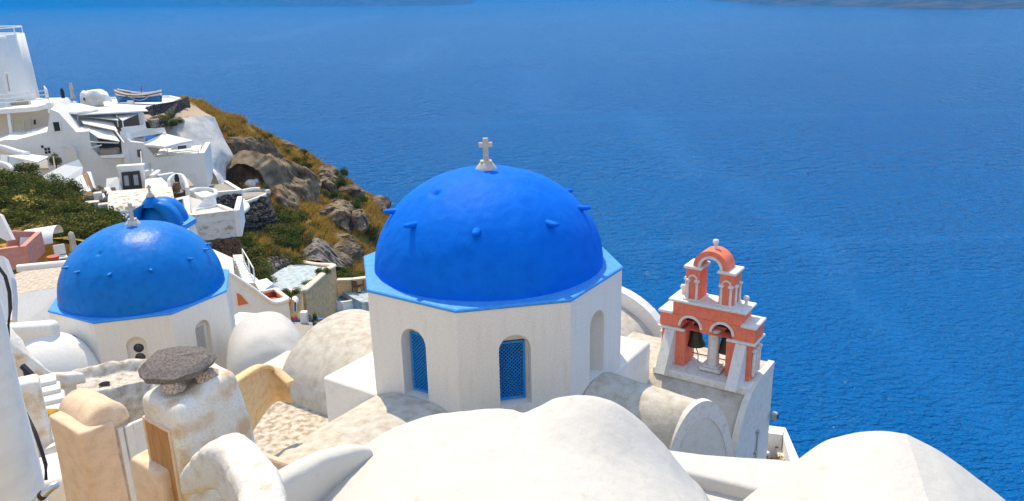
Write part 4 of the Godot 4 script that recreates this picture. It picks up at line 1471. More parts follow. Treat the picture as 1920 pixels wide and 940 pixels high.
	# bare rock faces
	var faces := [
		[[Vector3(-30.47, -4.79, -87.65), Vector3(-28.24, -4.71, -88.20), Vector3(-25.69, -5.32, -88.01), Vector3(-23.74, -7.10, -87.44), Vector3(-21.89, -8.23, -87.60), Vector3(-20.54, -9.80, -88.15)],
		[Vector3(-29.89, -6.56, -85.51), Vector3(-27.92, -6.17, -86.16), Vector3(-25.44, -6.93, -85.39), Vector3(-23.11, -8.21, -84.46), Vector3(-21.43, -9.27, -85.17), Vector3(-20.40, -10.56, -86.34)],
		[Vector3(-30.17, -8.48, -86.48), Vector3(-27.57, -7.68, -85.68), Vector3(-24.35, -8.37, -82.84), Vector3(-22.47, -9.45, -82.49), Vector3(-21.22, -10.47, -83.74), Vector3(-20.43, -11.68, -85.45)],
		[Vector3(-30.60, -10.12, -88.05), Vector3(-26.77, -9.52, -85.09), Vector3(-23.15, -9.60, -79.82), Vector3(-21.69, -10.49, -79.53), Vector3(-21.53, -11.52, -83.41), Vector3(-20.79, -12.38, -85.23)],
		[Vector3(-25.97, -10.74, -85.75), Vector3(-23.69, -10.09, -79.66), Vector3(-22.23, -10.39, -77.99), Vector3(-21.46, -10.61, -77.92), Vector3(-21.22, -11.27, -80.34), Vector3(-20.71, -12.07, -83.23)]],
		[[Vector3(-20.89, -12.17, -87.40), Vector3(-19.31, -11.60, -87.58), Vector3(-17.38, -11.73, -86.49), Vector3(-16.81, -12.31, -85.25)],
		[Vector3(-20.10, -12.08, -83.23), Vector3(-18.26, -11.50, -82.36), Vector3(-16.69, -11.56, -81.82), Vector3(-16.34, -12.70, -83.03)],
		[Vector3(-19.12, -12.78, -81.95), Vector3(-17.49, -12.28, -80.02), Vector3(-16.33, -12.37, -79.46), Vector3(-16.28, -13.27, -81.80)],
		[Vector3(-17.83, -13.06, -80.82), Vector3(-16.82, -13.11, -79.75), Vector3(-16.29, -13.22, -79.71), Vector3(-16.21, -13.51, -80.67)]],
		[[Vector3(-16.42, -11.64, -83.37), Vector3(-15.87, -11.65, -83.36), Vector3(-15.15, -11.88, -83.29), Vector3(-15.18, -12.89, -84.02)],
		[Vector3(-16.18, -11.83, -80.68), Vector3(-15.34, -11.71, -80.19), Vector3(-14.60, -12.09, -80.08), Vector3(-14.74, -13.10, -81.85)],
		[Vector3(-16.19, -12.84, -80.89), Vector3(-15.27, -12.70, -79.36), Vector3(-14.73, -12.95, -79.80), Vector3(-14.69, -13.23, -80.76)]],
		[[Vector3(-17.83, -12.80, -78.80), Vector3(-16.46, -13.04, -78.72), Vector3(-15.73, -13.25, -78.65), Vector3(-15.61, -13.95, -79.48)],
		[Vector3(-17.41, -12.93, -75.61), Vector3(-15.83, -12.87, -74.58), Vector3(-14.88, -13.08, -74.51), Vector3(-14.86, -13.78, -76.39)],
		[Vector3(-17.23, -13.81, -75.33), Vector3(-15.65, -13.42, -73.35), Vector3(-14.81, -13.63, -73.28), Vector3(-14.89, -14.16, -75.22)]],
		[[Vector3(-23.06, -10.61, -95.24), Vector3(-21.67, -10.16, -95.39), Vector3(-20.56, -10.66, -95.23), Vector3(-20.08, -11.63, -94.92)],
		[Vector3(-22.13, -10.84, -92.02), Vector3(-20.92, -10.58, -91.58), Vector3(-19.96, -11.06, -91.42), Vector3(-19.80, -11.76, -92.77)],
		[Vector3(-22.00, -11.48, -92.87), Vector3(-20.71, -11.27, -90.83), Vector3(-19.99, -11.52, -90.75), Vector3(-20.06, -12.11, -92.66)]]]
	for f in faces:
		st = mk()
		patch(st, f, 56, 48, 1.5, 0.22, 1.6, -1)
		setting("cliff_face", st, M.rock)
	st = mk()
	patch(st, [[Vector3(-19.32, -11.68, -70.76), Vector3(-18.60, -11.45, -71.88), Vector3(-17.77, -11.19, -71.96), Vector3(-16.82, -11.72, -71.80), Vector3(-15.70, -13.21, -72.37)],
		[Vector3(-18.69, -11.41, -67.69), Vector3(-17.76, -11.00, -67.83), Vector3(-16.72, -10.70, -67.40), Vector3(-15.80, -11.39, -67.70), Vector3(-14.86, -12.93, -69.31)],
		[Vector3(-18.26, -11.72, -66.55), Vector3(-17.03, -11.19, -65.14), Vector3(-15.90, -11.14, -64.63), Vector3(-15.16, -11.73, -65.49), Vector3(-14.33, -12.74, -67.27)]], 44, 30, 1.2, 0.28, 1.4, -1)
	setting("pale_cliff_face", st, M.pale_rock)
	# the dark shelter hollowed into the cliff: an arched back wall of stones deep inside
	st = mk()
	var cave := []
	var mouth: Vector3 = Vector3(-25.91, -8.03, -78.75)
	for k in 25:
		var a := PI * k / 24.0
		var w := 1.0 + 0.07 * wob.get_noise_2d(k * 40.0, 3.0)
		cave.append([mouth + Vector3(cos(a) * 2.2, maxf(sin(a), 0.0) * 2.4, 0.2) * w, mouth + Vector3(cos(a) * 1.8, sin(a) * 2.1, -2.2), mouth + Vector3(cos(a) * 3.4 * w + 0.2, maxf(sin(a), 0.0) * 3.3 * w, -1.8)])
	for k in 24:
		quad(st, cave[k][0], cave[k + 1][0], cave[k + 1][1], cave[k][1])
		quad(st, cave[k][2], cave[k + 1][2], cave[k + 1][0], cave[k][0])
	var cb := []
	for c in cave:
		cb.append(c[1])
	plate(st, cb, Vector3(0, 0, -0.3))
	var cv := thing("rock_shelter", "dark arched hollow in the cliff beside the whitewashed rock face", "cave", Vector3(-27.04, -8.82, -82.17))
	part(cv, "hollow", st, M.rock, true)
	# whitewashed rock face behind the houses
	st = mk()
	patch(st, [[Vector3(-33.32, -1.60, -78.70), Vector3(-32.10, -1.44, -78.75), Vector3(-30.67, -1.21, -79.35), Vector3(-29.61, -1.19, -80.40), Vector3(-29.19, -1.65, -82.36)],
		[Vector3(-32.81, -2.84, -76.94), Vector3(-31.36, -2.68, -76.99), Vector3(-29.91, -2.47, -77.90), Vector3(-28.69, -2.75, -79.38), Vector3(-28.29, -3.69, -81.71)],
		[Vector3(-32.14, -4.04, -75.30), Vector3(-30.67, -3.98, -75.31), Vector3(-29.00, -3.94, -76.17), Vector3(-27.62, -4.20, -77.87), Vector3(-27.22, -5.43, -80.63)],
		[Vector3(-31.27, -5.25, -73.86), Vector3(-29.82, -5.28, -73.85), Vector3(-28.12, -5.23, -73.87), Vector3(-27.53, -5.57, -75.86), Vector3(-27.46, -6.01, -78.87)],
		[Vector3(-30.89, -6.59, -72.38), Vector3(-29.22, -6.63, -72.37), Vector3(-27.64, -6.49, -72.42), Vector3(-26.85, -6.64, -73.41), Vector3(-26.81, -7.24, -76.37)]], 40, 40, 0.35, 0.14, 0.2)
	setting("whitewashed_rock_face", st, M.cliff_wash)
	# bare earth between the boat terrace and the whitewashed face
	st = mk()
	patch(st, [[Vector3(-33.55, -0.25, -75.67), Vector3(-32.96, -0.24, -77.56), Vector3(-32.79, -0.38, -80.66), Vector3(-33.73, -0.56, -86.90), Vector3(-33.58, -1.92, -90.67)],
		[Vector3(-32.84, -0.63, -74.28), Vector3(-32.13, -0.56, -75.88), Vector3(-31.98, -0.67, -79.00), Vector3(-32.31, -0.86, -83.66), Vector3(-31.54, -1.77, -86.52)],
		[Vector3(-31.73, -1.21, -73.57), Vector3(-31.65, -1.18, -75.16), Vector3(-31.40, -1.35, -77.73), Vector3(-30.45, -1.34, -79.83), Vector3(-29.19, -1.70, -82.34)]], 30, 12, 0.3, 0.3, 0.15)
	setting("terrace_slope", st, M.tan_floor)
	# golden grass in tufts over the ridge
	var g := RandomNumberGenerator.new()
	g.seed = 71
	var tuft := SurfaceTool.new()
	tuft.begin(Mesh.PRIMITIVE_TRIANGLES)
	tuft.set_smooth_group(-1)
	for k in 26:
		var a := g.randf() * TAU
		var b := Vector3(cos(a), 0, sin(a)) * g.randf_range(0.0, 0.35)
		var tip := b * g.randf_range(1.2, 1.9) + Vector3(g.randf_range(-0.1, 0.1), g.randf_range(0.3, 0.6), g.randf_range(-0.1, 0.1))
		var sd := Vector3(-sin(a), 0, cos(a)) * 0.035
		tri(tuft, b - sd, b + sd, tip)
	tuft.generate_normals()
	var tm := tuft.commit()
	var spots := []
	var dirt := FastNoiseLite.new()
	dirt.seed = 3
	dirt.frequency = 0.13
	while spots.size() < 14000:
		var fu := g.randf() * 7.999
		var fv := g.randf() * 4.999
		var i := int(fu)
		var j := int(fv)
		var p: Vector3 = net[j][i].lerp(net[j][i + 1], fu - i).lerp(net[j + 1][i].lerp(net[j + 1][i + 1], fu - i), fv - j)
		if i < 1 or (i < 4 and j > 0) or dirt.get_noise_2d(p.x, p.z) < -0.18:
			if g.randf() < 0.93:
				continue
		var s := g.randf_range(0.8, 1.7)
		spots.append(Transform3D(Basis(Vector3.UP, g.randf() * TAU).scaled(Vector3(s, s * 0.8, s)), p + Vector3(0, 0.1 + 0.55 * dirt.get_noise_2d(p.x * 3, p.z * 3), 0.4)))
	scatter("dry_grass", "golden dry grass covering the ridge above the sea", "grass", tm, M.gold_grass, spots)
	# shrubs one by one
	for q in [[Vector3(-20.00, -10.59, -96.30), 1.3], [Vector3(-24.51, -8.58, -94.84), 1.2], [Vector3(-23.35, -8.99, -93.66), 1.0], [Vector3(-26.30, -7.73, -96.16), 0.9], [Vector3(-19.70, -10.90, -92.00), 1.7], [Vector3(-19.69, -11.33, -88.71), 1.1], [Vector3(-20.68, -11.03, -88.81), 1.0], [Vector3(-16.83, -12.70, -91.43), 1.2], [Vector3(-17.20, -12.76, -89.31), 1.2], [Vector3(-17.11, -12.58, -83.07), 0.9], [Vector3(-14.70, -13.80, -82.68), 1.3], [Vector3(-14.39, -14.49, -82.46), 1.3], [Vector3(-14.96, -13.97, -76.32), 1.2], [Vector3(-13.80, -14.80, -80.26), 1.4], [Vector3(-18.31, -12.14, -75.86), 1.1], [Vector3(-19.29, -11.66, -77.06), 1.0], [Vector3(-18.55, -12.00, -89.55), 0.9], [Vector3(-28.74, -6.17, -97.71), 0.8], [Vector3(-30.62, -5.19, -95.92), 0.8], [Vector3(-29.10, -6.06, -94.60), 0.8], [Vector3(-24.86, -8.27, -99.14), 0.7]]:
		shrub("hill_shrub", "small green shrub among the golden grass of the ridge", q[0] - Vector3(0, 0.3, 0), Vector3(1, 0.8, 1) * q[1], "olive_scrub" if rng.randf() < 0.5 else "scrub", "shrubs on the grassy ridge")
	for q in [[Vector3(-22.54, -9.52, -70.40), 1.7], [Vector3(-21.99, -9.48, -71.46), 1.9], [Vector3(-21.45, -9.44, -72.52), 1.8], [Vector3(-20.85, -9.54, -73.54), 1.8], [Vector3(-20.28, -9.81, -74.50), 1.5], [Vector3(-22.76, -9.40, -68.34), 1.6]]:
		shrub("hedge_shrub", "dark green clipped shrub in the hedge under the cliff", q[0] - Vector3(0, 0.6, 0), Vector3(1.1, 0.75, 1.0) * q[1], "scrub", "hedge under the cliff")
	for q in [[Vector3(-21.56, -9.42, -66.23), 1.5], [Vector3(-20.96, -9.50, -67.25), 1.6], [Vector3(-20.34, -9.45, -68.32), 1.6], [Vector3(-19.42, -9.48, -68.31), 1.5], [Vector3(-19.16, -9.86, -70.29), 1.4], [Vector3(-18.31, -10.14, -69.15), 1.3], [Vector3(-20.00, -9.66, -66.15), 1.5], [Vector3(-19.11, -9.68, -66.15), 1.4], [Vector3(-18.32, -9.79, -66.11), 1.2], [Vector3(-20.42, -9.27, -63.13), 1.4], [Vector3(-19.49, -9.45, -63.07), 1.2], [Vector3(-19.79, -8.39, -59.21), 1.6], [Vector3(-19.06, -8.54, -57.07), 1.9], [Vector3(-20.83, -8.38, -61.31), 1.5], [Vector3(-17.99, -8.46, -54.99), 1.2], [Vector3(-17.02, -8.35, -52.93), 1.0], [Vector3(-18.10, -10.05, -62.88), 1.2], [Vector3(-17.26, -10.27, -62.81), 1.1], [Vector3(-18.48, -8.60, -56.00), 1.4], [Vector3(-17.64, -11.13, -68.84), 1.0]]:
		shrub("garden_shrub", "flowering green shrub on the garden slope above the pale blue roof terrace", q[0] - Vector3(0, 0.6, 0), Vector3(1.1, 0.75, 1.0) * q[1], "olive_scrub" if rng.randf() < 0.55 else "scrub", "shrubs on the garden slope")
	for q in [[Vector3(-13.71, -7.54, -47.94), 0.7], [Vector3(-14.46, -9.37, -54.70), 0.6], [Vector3(-14.23, -9.89, -58.73), 0.8], [Vector3(-14.09, -12.44, -64.22), 1.0], [Vector3(-13.63, -12.70, -65.19), 1.3], [Vector3(-13.06, -13.30, -66.04), 1.2], [Vector3(-14.49, -12.58, -66.27), 0.9], [Vector3(-13.93, -7.24, -46.98), 0.7]]:
		shrub("terrace_shrub", "rounded shrub growing beside the beige house terraces", q[0] - Vector3(0, 0.3, 0), Vector3(1.2, 0.7, 1.0) * q[1], "scrub", "shrubs beside the beige house")
	for q in [[Vector3(-31.45, -0.42, -73.30), 0.7], [Vector3(-31.61, -0.42, -74.88), 0.8], [Vector3(-31.70, -0.45, -76.44), 0.8], [Vector3(-31.98, -0.55, -78.51), 0.8], [Vector3(-32.28, -0.64, -80.58), 0.7], [Vector3(-32.55, -0.71, -82.66), 0.7], [Vector3(-31.28, -0.84, -74.74), 0.8], [Vector3(-31.18, -0.98, -76.27), 0.8], [Vector3(-31.29, -1.09, -78.34), 0.8], [Vector3(-31.36, -1.15, -80.42), 0.8], [Vector3(-32.06, -1.13, -81.47), 0.6]]:
		shrub("terrace_foot_shrub", "low flowering shrub at the foot of the boat terrace wall", q[0] - Vector3(0, 0.5, 0), Vector3(1.3, 0.75, 1.0) * q[1], "olive_scrub" if rng.randf() < 0.5 else "scrub", "shrubs under the boat terrace")
	# loose boulders
	var k := 0
	for q in [[Vector3(-25.13, -7.59, -78.36), 0.55], [Vector3(-24.86, -7.56, -78.90), 0.5]]:
		st = mk()
		stone(st, q[0], Vector3(1, 0.8, 1) * q[1], 300 + k, 9, 0.08, 8)
		solo("white_boulder", "pale boulder lying on the ledge before the dark hollow", "boulder", q[0] - Vector3(0, 0.45, 0), "boulder", st, M.stained_white, "boulders before the hollow")
		k += 1
	for q in [[Vector3(-27.78, -7.16, -98.44), 1.4], [Vector3(-28.82, -6.94, -99.56), 1.0], [Vector3(-22.12, -10.82, -97.28), 1.6], [Vector3(-21.16, -11.17, -96.11), 1.2], [Vector3(-16.72, -15.10, -100.11), 1.4], [Vector3(-16.45, -15.74, -98.85), 1.1], [Vector3(-18.90, -12.01, -94.79), 1.0], [Vector3(-18.28, -12.62, -95.65), 0.9], [Vector3(-15.89, -12.85, -73.53), 1.5], [Vector3(-15.15, -13.06, -73.47), 1.4], [Vector3(-15.87, -12.95, -70.35), 1.4], [Vector3(-16.62, -12.66, -70.45), 1.6]]:
		st = mk()
		stone(st, q[0] - Vector3(0, 0.3, 0), Vector3(1.3, 0.8, 1) * q[1], 320 + k, 10, 0.1, 10)
		solo("rock_outcrop", "dark angular rock jutting from the grassy ridge", "rock", q[0] - Vector3(0, 1.2, 0), "rock", st, M.rock, "rocks on the ridge")
		k += 1
	# the scrub slope on the left
	st = mk()
	var sn := [
		[Vector3(-39.31, -1.06, -59.45), Vector3(-35.77, -1.38, -57.25), Vector3(-32.96, -1.59, -56.13), Vector3(-29.70, -2.14, -53.86), Vector3(-27.79, -2.95, -52.55), Vector3(-25.93, -3.39, -51.36), Vector3(-24.11, -3.81, -50.18)],
		[Vector3(-35.41, -1.28, -53.08), Vector3(-32.72, -1.44, -51.98), Vector3(-30.09, -1.59, -50.88), Vector3(-27.56, -2.20, -49.64), Vector3(-25.75, -2.60, -48.46), Vector3(-24.22, -2.96, -47.82), Vector3(-22.73, -3.31, -47.19)],
		[Vector3(-32.17, -1.59, -47.74), Vector3(-29.66, -1.54, -46.70), Vector3(-27.52, -1.76, -46.11), Vector3(-25.42, -2.11, -45.47), Vector3(-23.96, -2.29, -44.89), Vector3(-22.52, -2.47, -44.31), Vector3(-21.34, -2.78, -44.21)],
		[Vector3(-28.93, -1.89, -42.39), Vector3(-27.22, -1.93, -42.38), Vector3(-25.23, -1.97, -41.84), Vector3(-23.28, -2.00, -41.31), Vector3(-22.18, -2.16, -41.26), Vector3(-21.07, -2.32, -41.21), Vector3(-19.96, -2.48, -41.15)]]
	patch(st, sn, 60, 40, 0.6, 0.3, 0.3)
	setting("scrub_slope", st, M.dry_earth)
	for n in 95:
		var fu := g.randf() * 5.6
		var fv := pow(g.randf(), 0.9) * 2.7
		var i := int(fu)
		var j := int(fv)
		var p: Vector3 = sn[j][i].lerp(sn[j][i + 1], fu - i).lerp(sn[j + 1][i].lerp(sn[j + 1][i + 1], fu - i), fv - j)
		var s := g.randf_range(0.9, 1.5)
		shrub("slope_shrub", "dense green shrub in the thicket below the white hotel", p - Vector3(0, 0.35, 0), Vector3(1.15, 0.85, 1.0) * s, "scrub" if g.randf() < 0.62 and fv < 2.0 else "olive_scrub", "thicket below the white hotel")

func hotel_houses() -> void:
	var B := Vector3(-0.3, 0, -1)
	# --- round tapered tower
	var foot: Vector3 = Vector3(-46.24, 0.47, -72.54)
	var head: Vector3 = Vector3(-45.88, 7.15, -74.67)
	var t := thing("tapered_tower", "tall tapered round white tower with a railed roof terrace", "tower", foot)
	var hh := head.y - foot.y
	var st := mk()
	lathe(st, [Vector2(5.1, -2.0), Vector2(5.0, 0.0), Vector2(4.85, hh * 0.6), Vector2(4.72, hh), Vector2(4.5, hh + 0.02), Vector2(4.5, hh - 0.25), Vector2(0, hh - 0.25)], 40)
	part(t, "tower_wall", st, M.far_white)
	st = mk()
	var ring := []
	for k in 25:
		ring.append(Vector3(cos(k * TAU / 24) * 4.6, hh + 0.55, sin(k * TAU / 24) * 4.6))
	tube(st, ring, 0.05, 6)
	part(t, "roof_rail", st, M.canvas)
	for k in 12:
		st = mk()
		tube(st, [ring[k * 2] - Vector3(0, 0.6, 0), ring[k * 2]], 0.04, 6)
		part(t, "rail_post", st, M.canvas)
	st = mk()
	tube(st, [Vector3(3.6, hh - 0.2, 1.0), Vector3(3.5, hh + 1.6, 1.0)], 0.04, 6)
	plate(st, [Vector3(3.5, hh + 1.62, 1.0), Vector3(1.2, hh + 1.75, 1.4), Vector3(1.2, hh + 1.75, 0.2)], Vector3(0, 0.03, 0))
	part(t, "awning", st, M.beige_canvas)
	opening(t, "window", [Vector3(-41.25, 4.19, -69.27), Vector3(-41.02, 4.26, -69.42), Vector3(-41.06, 2.70, -69.39), Vector3(-41.30, 2.64, -69.24)], M.canvas, M.glass_and_hole_dark, 0.18, 0.3)
	# --- balcony house under the tower
	t = thing("balcony_house", "white house front under the tower with a railed balcony and arched door", "house", Vector3(-40.17, -1.19, -68.67))
	slab(t, "wall", [Vector3(-43.12, 1.71, -68.01), Vector3(-37.86, 1.60, -69.20), Vector3(-37.37, 0.78, -69.31), Vector3(-37.59, -1.94, -69.26), Vector3(-43.75, -1.53, -67.86)], M.far_white, 5.0)
	st = mk()
	plate(st, [Vector3(-43.16, 1.50, -68.00), Vector3(-37.68, 1.76, -69.24), Vector3(-37.68, 1.76, -69.24) + Vector3(0, 0, 2.6), Vector3(-43.15, 1.59, -68.00) + Vector3(0, 0, 2.6)], Vector3(0, -0.35, 0))
	part(t, "balcony_slab", st, M.far_white, true)
	railing(t, "rail", [Vector3(-41.86, 1.78, -66.66), Vector3(-40.07, 1.82, -66.67), Vector3(-38.24, 1.94, -66.71), Vector3(-36.66, 2.07, -66.75), Vector3(-38.58, 2.09, -69.91)], 0.95, 3, M.canvas, 0.04)
	for q in [[Vector3(-39.99, 1.58, -66.59), Vector3(-39.71, -0.70, -65.86)], [Vector3(-36.66, 2.03, -66.74), Vector3(-36.64, 1.26, -66.49)]]:
		st = mk()
		bar(st, q[0], q[1], 0.22, 0.22, 0.03)
		part(t, "column", st, M.far_white, true)
	opening(t, "window", [Vector3(-39.44, 0.45, -68.84), Vector3(-39.15, 0.53, -68.90), Vector3(-39.21, 0.00, -68.89), Vector3(-39.49, -0.03, -68.83)], M.far_white, M.glass_and_hole_dark)
	opening(t, "window", [Vector3(-41.12, 0.47, -68.46), Vector3(-40.92, 0.50, -68.50), Vector3(-41.06, -0.46, -68.47), Vector3(-41.22, -0.50, -68.44)], M.far_white, M.glass_and_hole_dark)
	opening(t, "arched_door", [Vector3(-40.12, 0.41, -68.68), Vector3(-39.62, 0.55, -68.80), Vector3(-39.80, -0.90, -68.76), Vector3(-40.32, -0.96, -68.64)], M.far_white, M.far_white, 0.12)
	st = mk()
	plate(st, [Vector3(-41.02, 1.90, -68.79), Vector3(-40.04, 2.13, -68.87), Vector3(-39.35, 1.95, -68.81), Vector3(-39.53, 1.78, -68.76), Vector3(-40.76, 1.73, -68.74)], Vector3(0, -0.6, -0.2))
	part(t, "grey_slab", st, M.grey_wood, true)  # plain grey slab behind the balcony rail
	# --- stepped hotel front
	t = thing("stepped_hotel", "white hotel front with a stepped slanting parapet and an arched recess", "house", Vector3(-35.15, -3.97, -63.89))
	slab(t, "wall", [Vector3(-39.71, -0.62, -62.20), Vector3(-38.37, -0.17, -62.70), Vector3(-37.64, -0.24, -62.97), Vector3(-35.60, 0.20, -63.72), Vector3(-35.12, 1.88, -63.90), Vector3(-34.65, 1.60, -64.08), Vector3(-33.75, 0.00, -64.41), Vector3(-32.94, 0.01, -64.71), Vector3(-32.93, -1.34, -64.71), Vector3(-32.38, -2.20, -64.91), Vector3(-30.81, -2.23, -65.49), Vector3(-30.90, -4.67, -65.46), Vector3(-40.24, -3.62, -62.01)], M.far_white, 4.5)
	opening(t, "window", [Vector3(-35.16, 0.94, -63.88), Vector3(-34.68, 0.94, -64.06), Vector3(-34.67, 0.16, -64.07), Vector3(-35.16, 0.12, -63.89)], M.far_white, M.glass_and_hole_dark)
	for q in [[Vector3(-35.92, -1.14, -63.61), 0], [Vector3(-35.71, -1.12, -63.68), 0], [Vector3(-35.92, -1.39, -63.60), 0], [Vector3(-35.71, -1.37, -63.68), 0], [Vector3(-36.09, -0.92, -63.54), 0]]:
		st = mk()
		box(st, q[0] + Vector3(0, 0, 0.01), Vector3(0.16, 0.2, 0.08))
		part(t, "vent_hole", st, M.glass_and_hole_dark, true)  # solid dark box, its colour painting the shade inside a small hole
	# arched recess
	st = mk()
	var a0: Vector3 = Vector3(-34.59, -2.45, -64.10)
	var arc := []
	for k in 13:
		var a := PI * k / 12.0
		arc.append(a0 + Vector3(cos(a) * 0.74, 0.85 + sin(a) * 0.62, 0.03))
	arc.append(a0 + Vector3(-0.74, 0, 0.03))
	arc.append(a0 + Vector3(0.74, 0, 0.03))
	plate(st, arc, Vector3(0, 0, -0.05))
	part(t, "arched_recess", st, M.far_white, true)
	st = mk()
	for k in 12:
		bar(st, arc[k] + Vector3(0, 0, 0.06), arc[k + 1] + Vector3(0, 0, 0.06), 0.1, 0.16)
	part(t, "arch_rim", st, M.far_white, true)
	for q in [[Vector3(-39.61, -0.53, -64.87), Vector3(-38.36, -0.29, -65.26)], [Vector3(-38.10, -0.13, -65.31), Vector3(-36.61, -0.04, -65.55)]]:
		st = mk()
		tube(st, [q[0], q[1]], 0.09, 8)
		part(t, "rolled_awning", st, M.canvas, true)
	# --- restaurant under awnings
	t = thing("awning_restaurant", "restaurant terrace shaded by white awnings above the stepped hotel", "restaurant", Vector3(-31.76, -1.06, -66.80))
	slab(t, "back_wall", [Vector3(-39.18, 0.44, -72.53), Vector3(-37.33, 0.22, -72.46), Vector3(-32.43, 0.14, -73.48), Vector3(-31.90, -1.94, -71.77), Vector3(-37.69, -1.45, -69.82)], M.interior, 0.4)
	slab(t, "side_wall", [Vector3(-36.33, 1.06, -67.48), Vector3(-35.86, 0.86, -68.46), Vector3(-35.28, -0.24, -68.11), Vector3(-34.94, -0.29, -66.52)], M.far_white, 0.3)
	slab(t, "awning", [Vector3(-35.82, 0.85, -72.66), Vector3(-32.15, 0.94, -72.69), Vector3(-29.24, 1.14, -67.50), Vector3(-34.95, 0.99, -67.45)], M.canvas, 0.1)
	slab(t, "awning", [Vector3(-35.95, 0.59, -69.43), Vector3(-33.23, 0.57, -69.42), Vector3(-31.40, 0.53, -66.78)], M.canvas, 0.06)
	slab(t, "awning", [Vector3(-35.95, 0.51, -69.40), Vector3(-32.59, 0.12, -68.23), Vector3(-31.03, -0.13, -65.52), Vector3(-33.98, 0.42, -66.22)], M.canvas, 0.06)
	slab(t, "awning", [Vector3(-34.75, 0.12, -67.70), Vector3(-31.97, -0.27, -66.53), Vector3(-30.41, -0.77, -64.27), Vector3(-32.22, -0.51, -64.67), Vector3(-33.44, -0.03, -65.55)], M.canvas, 0.06)
	slab(t, "awning", [Vector3(-32.32, 0.66, -68.40), Vector3(-30.56, 0.78, -68.44), Vector3(-30.86, 0.55, -66.26)], M.canvas, 0.06)
	for q in [[Vector3(-32.03, 0.76, -67.91), Vector3(-31.93, -0.15, -67.61)], [Vector3(-31.10, 0.48, -66.77), Vector3(-30.99, -0.34, -66.50)], [Vector3(-35.25, 0.96, -67.97), Vector3(-35.15, -0.16, -67.61)], [Vector3(-31.20, -0.13, -65.52), Vector3(-30.13, -0.92, -64.33)], [Vector3(-33.12, -0.84, -64.77), Vector3(-30.64, -0.94, -64.53)], [Vector3(-33.01, -1.32, -64.62), Vector3(-32.08, -1.10, -64.69)]]:
		st = mk()
		bar(st, q[0], q[1], 0.09, 0.09)
		part(t, "awning_pole", st, M.canvas, true)
	slab(t, "pillar", [Vector3(-30.51, 0.82, -68.45), Vector3(-30.20, 0.90, -68.47), Vector3(-30.05, -0.11, -68.15), Vector3(-30.36, -0.14, -68.14)], M.far_white, 0.4)
	slab(t, "parapet", [Vector3(-31.24, -0.09, -66.59), Vector3(-30.94, -0.01, -66.61), Vector3(-29.48, 0.04, -67.15), Vector3(-29.36, -0.25, -67.06), Vector3(-28.35, -0.36, -68.07), Vector3(-28.23, -0.74, -67.95), Vector3(-30.62, -0.92, -66.32), Vector3(-31.09, -0.75, -66.38)], M.far_white, 0.6)
	slab(t, "stone_wall", [Vector3(-30.49, 0.00, -69.24), Vector3(-29.35, -0.06, -70.27), Vector3(-29.02, -0.71, -69.53), Vector3(-30.28, -0.69, -69.02)], M.dark_stone, 0.5)
	stone_face(t, [Vector3(-30.40, -0.03, -69.12), Vector3(-29.35, -0.08, -70.16), Vector3(-29.02, -0.65, -69.45), Vector3(-30.19, -0.63, -68.93)], 60, 0.24, M.dark_stone, 16)
	slab(t, "lower_pier", [Vector3(-31.00, -0.22, -65.81), Vector3(-30.50, -0.31, -65.78), Vector3(-30.34, -0.88, -65.60), Vector3(-30.31, -3.03, -64.91), Vector3(-30.65, -3.02, -64.91), Vector3(-30.87, -1.68, -65.34)], M.far_white, 1.2)
	slab(t, "lounge_back", [Vector3(-34.65, -1.42, -67.73), Vector3(-31.88, -1.24, -67.79), Vector3(-31.74, -2.66, -67.34), Vector3(-33.31, -2.43, -66.36)], M.interior, 0.4)
	slab(t, "lounge_parapet", [Vector3(-32.17, -1.86, -64.23), Vector3(-30.33, -1.82, -64.46), Vector3(-30.30, -2.10, -64.37), Vector3(-32.00, -2.06, -64.17)], M.far_white, 0.3)
	st = mk()
	soft(st, Vector3(1.5, 0.7, 0.9), 0.25, 8, Vector3(-31.99, -1.86, -65.50), Basis.IDENTITY, 0.1)
	solo("wicker_sofa", "grey wicker lounge sofa under the slanting white awning", "sofa", Vector3(-32.00, -2.18, -65.39), "sofa", st, M.grey_wood)
	st = mk()
	lathe(st, [Vector2(0.28, 0), Vector2(0.42, 0.5), Vector2(0.5, 0.62), Vector2(0.46, 0.62), Vector2(0.0, 0.55)], 14, Vector3(-28.97, -0.22, -67.59))
	solo("stone_planter", "grey stone planter before the dark wall of the restaurant", "planter", Vector3(-28.97, -0.22, -67.59), "pot", st, M.pale_rock)
	parasol_open("large round white parasol above the restaurant awning", Vector3(-35.71, 1.78, -68.76), 1.75, 0.62, 10, 2.4, 0.2)
	parasol_open("square white parasol over the balcony of the house by the rock face", Vector3(-27.94, -0.66, -66.93), 2.1, 0.75, 4, 2.1, deg_to_rad(20))
	parasol_closed("furled black parasol behind the white awnings", Vector3(-39.15, 0.61, -73.63), 1.9, M.black_cloth)
	parasol_closed("furled beige parasol beside the round white parasol", Vector3(-38.91, 1.06, -74.82), 1.75, M.beige_canvas)
	# --- house with the balcony
	t = thing("balcony_villa", "white house with a slanting parapet and an open balcony beside the whitewashed rock", "house", Vector3(-28.23, -5.00, -66.20))
	slab(t, "wall", [Vector3(-30.39, -0.68, -65.40), Vector3(-30.15, -1.04, -65.49), Vector3(-29.29, -1.21, -65.81), Vector3(-28.64, -2.44, -66.05), Vector3(-25.48, -2.39, -67.22), Vector3(-25.58, -5.48, -67.18), Vector3(-30.84, -4.88, -65.23)], M.far_white, 0.5)
	slab(t, "side_wall", [Vector3(-25.48, -2.39, -67.22), Vector3(-25.58, -5.48, -67.18), Vector3(-25.58, -5.48, -67.18) + Vector3(-1.2, 0, -5), Vector3(-25.48, -2.39, -67.22) + Vector3(-1.2, 0, -5)], M.far_white, 0.4)
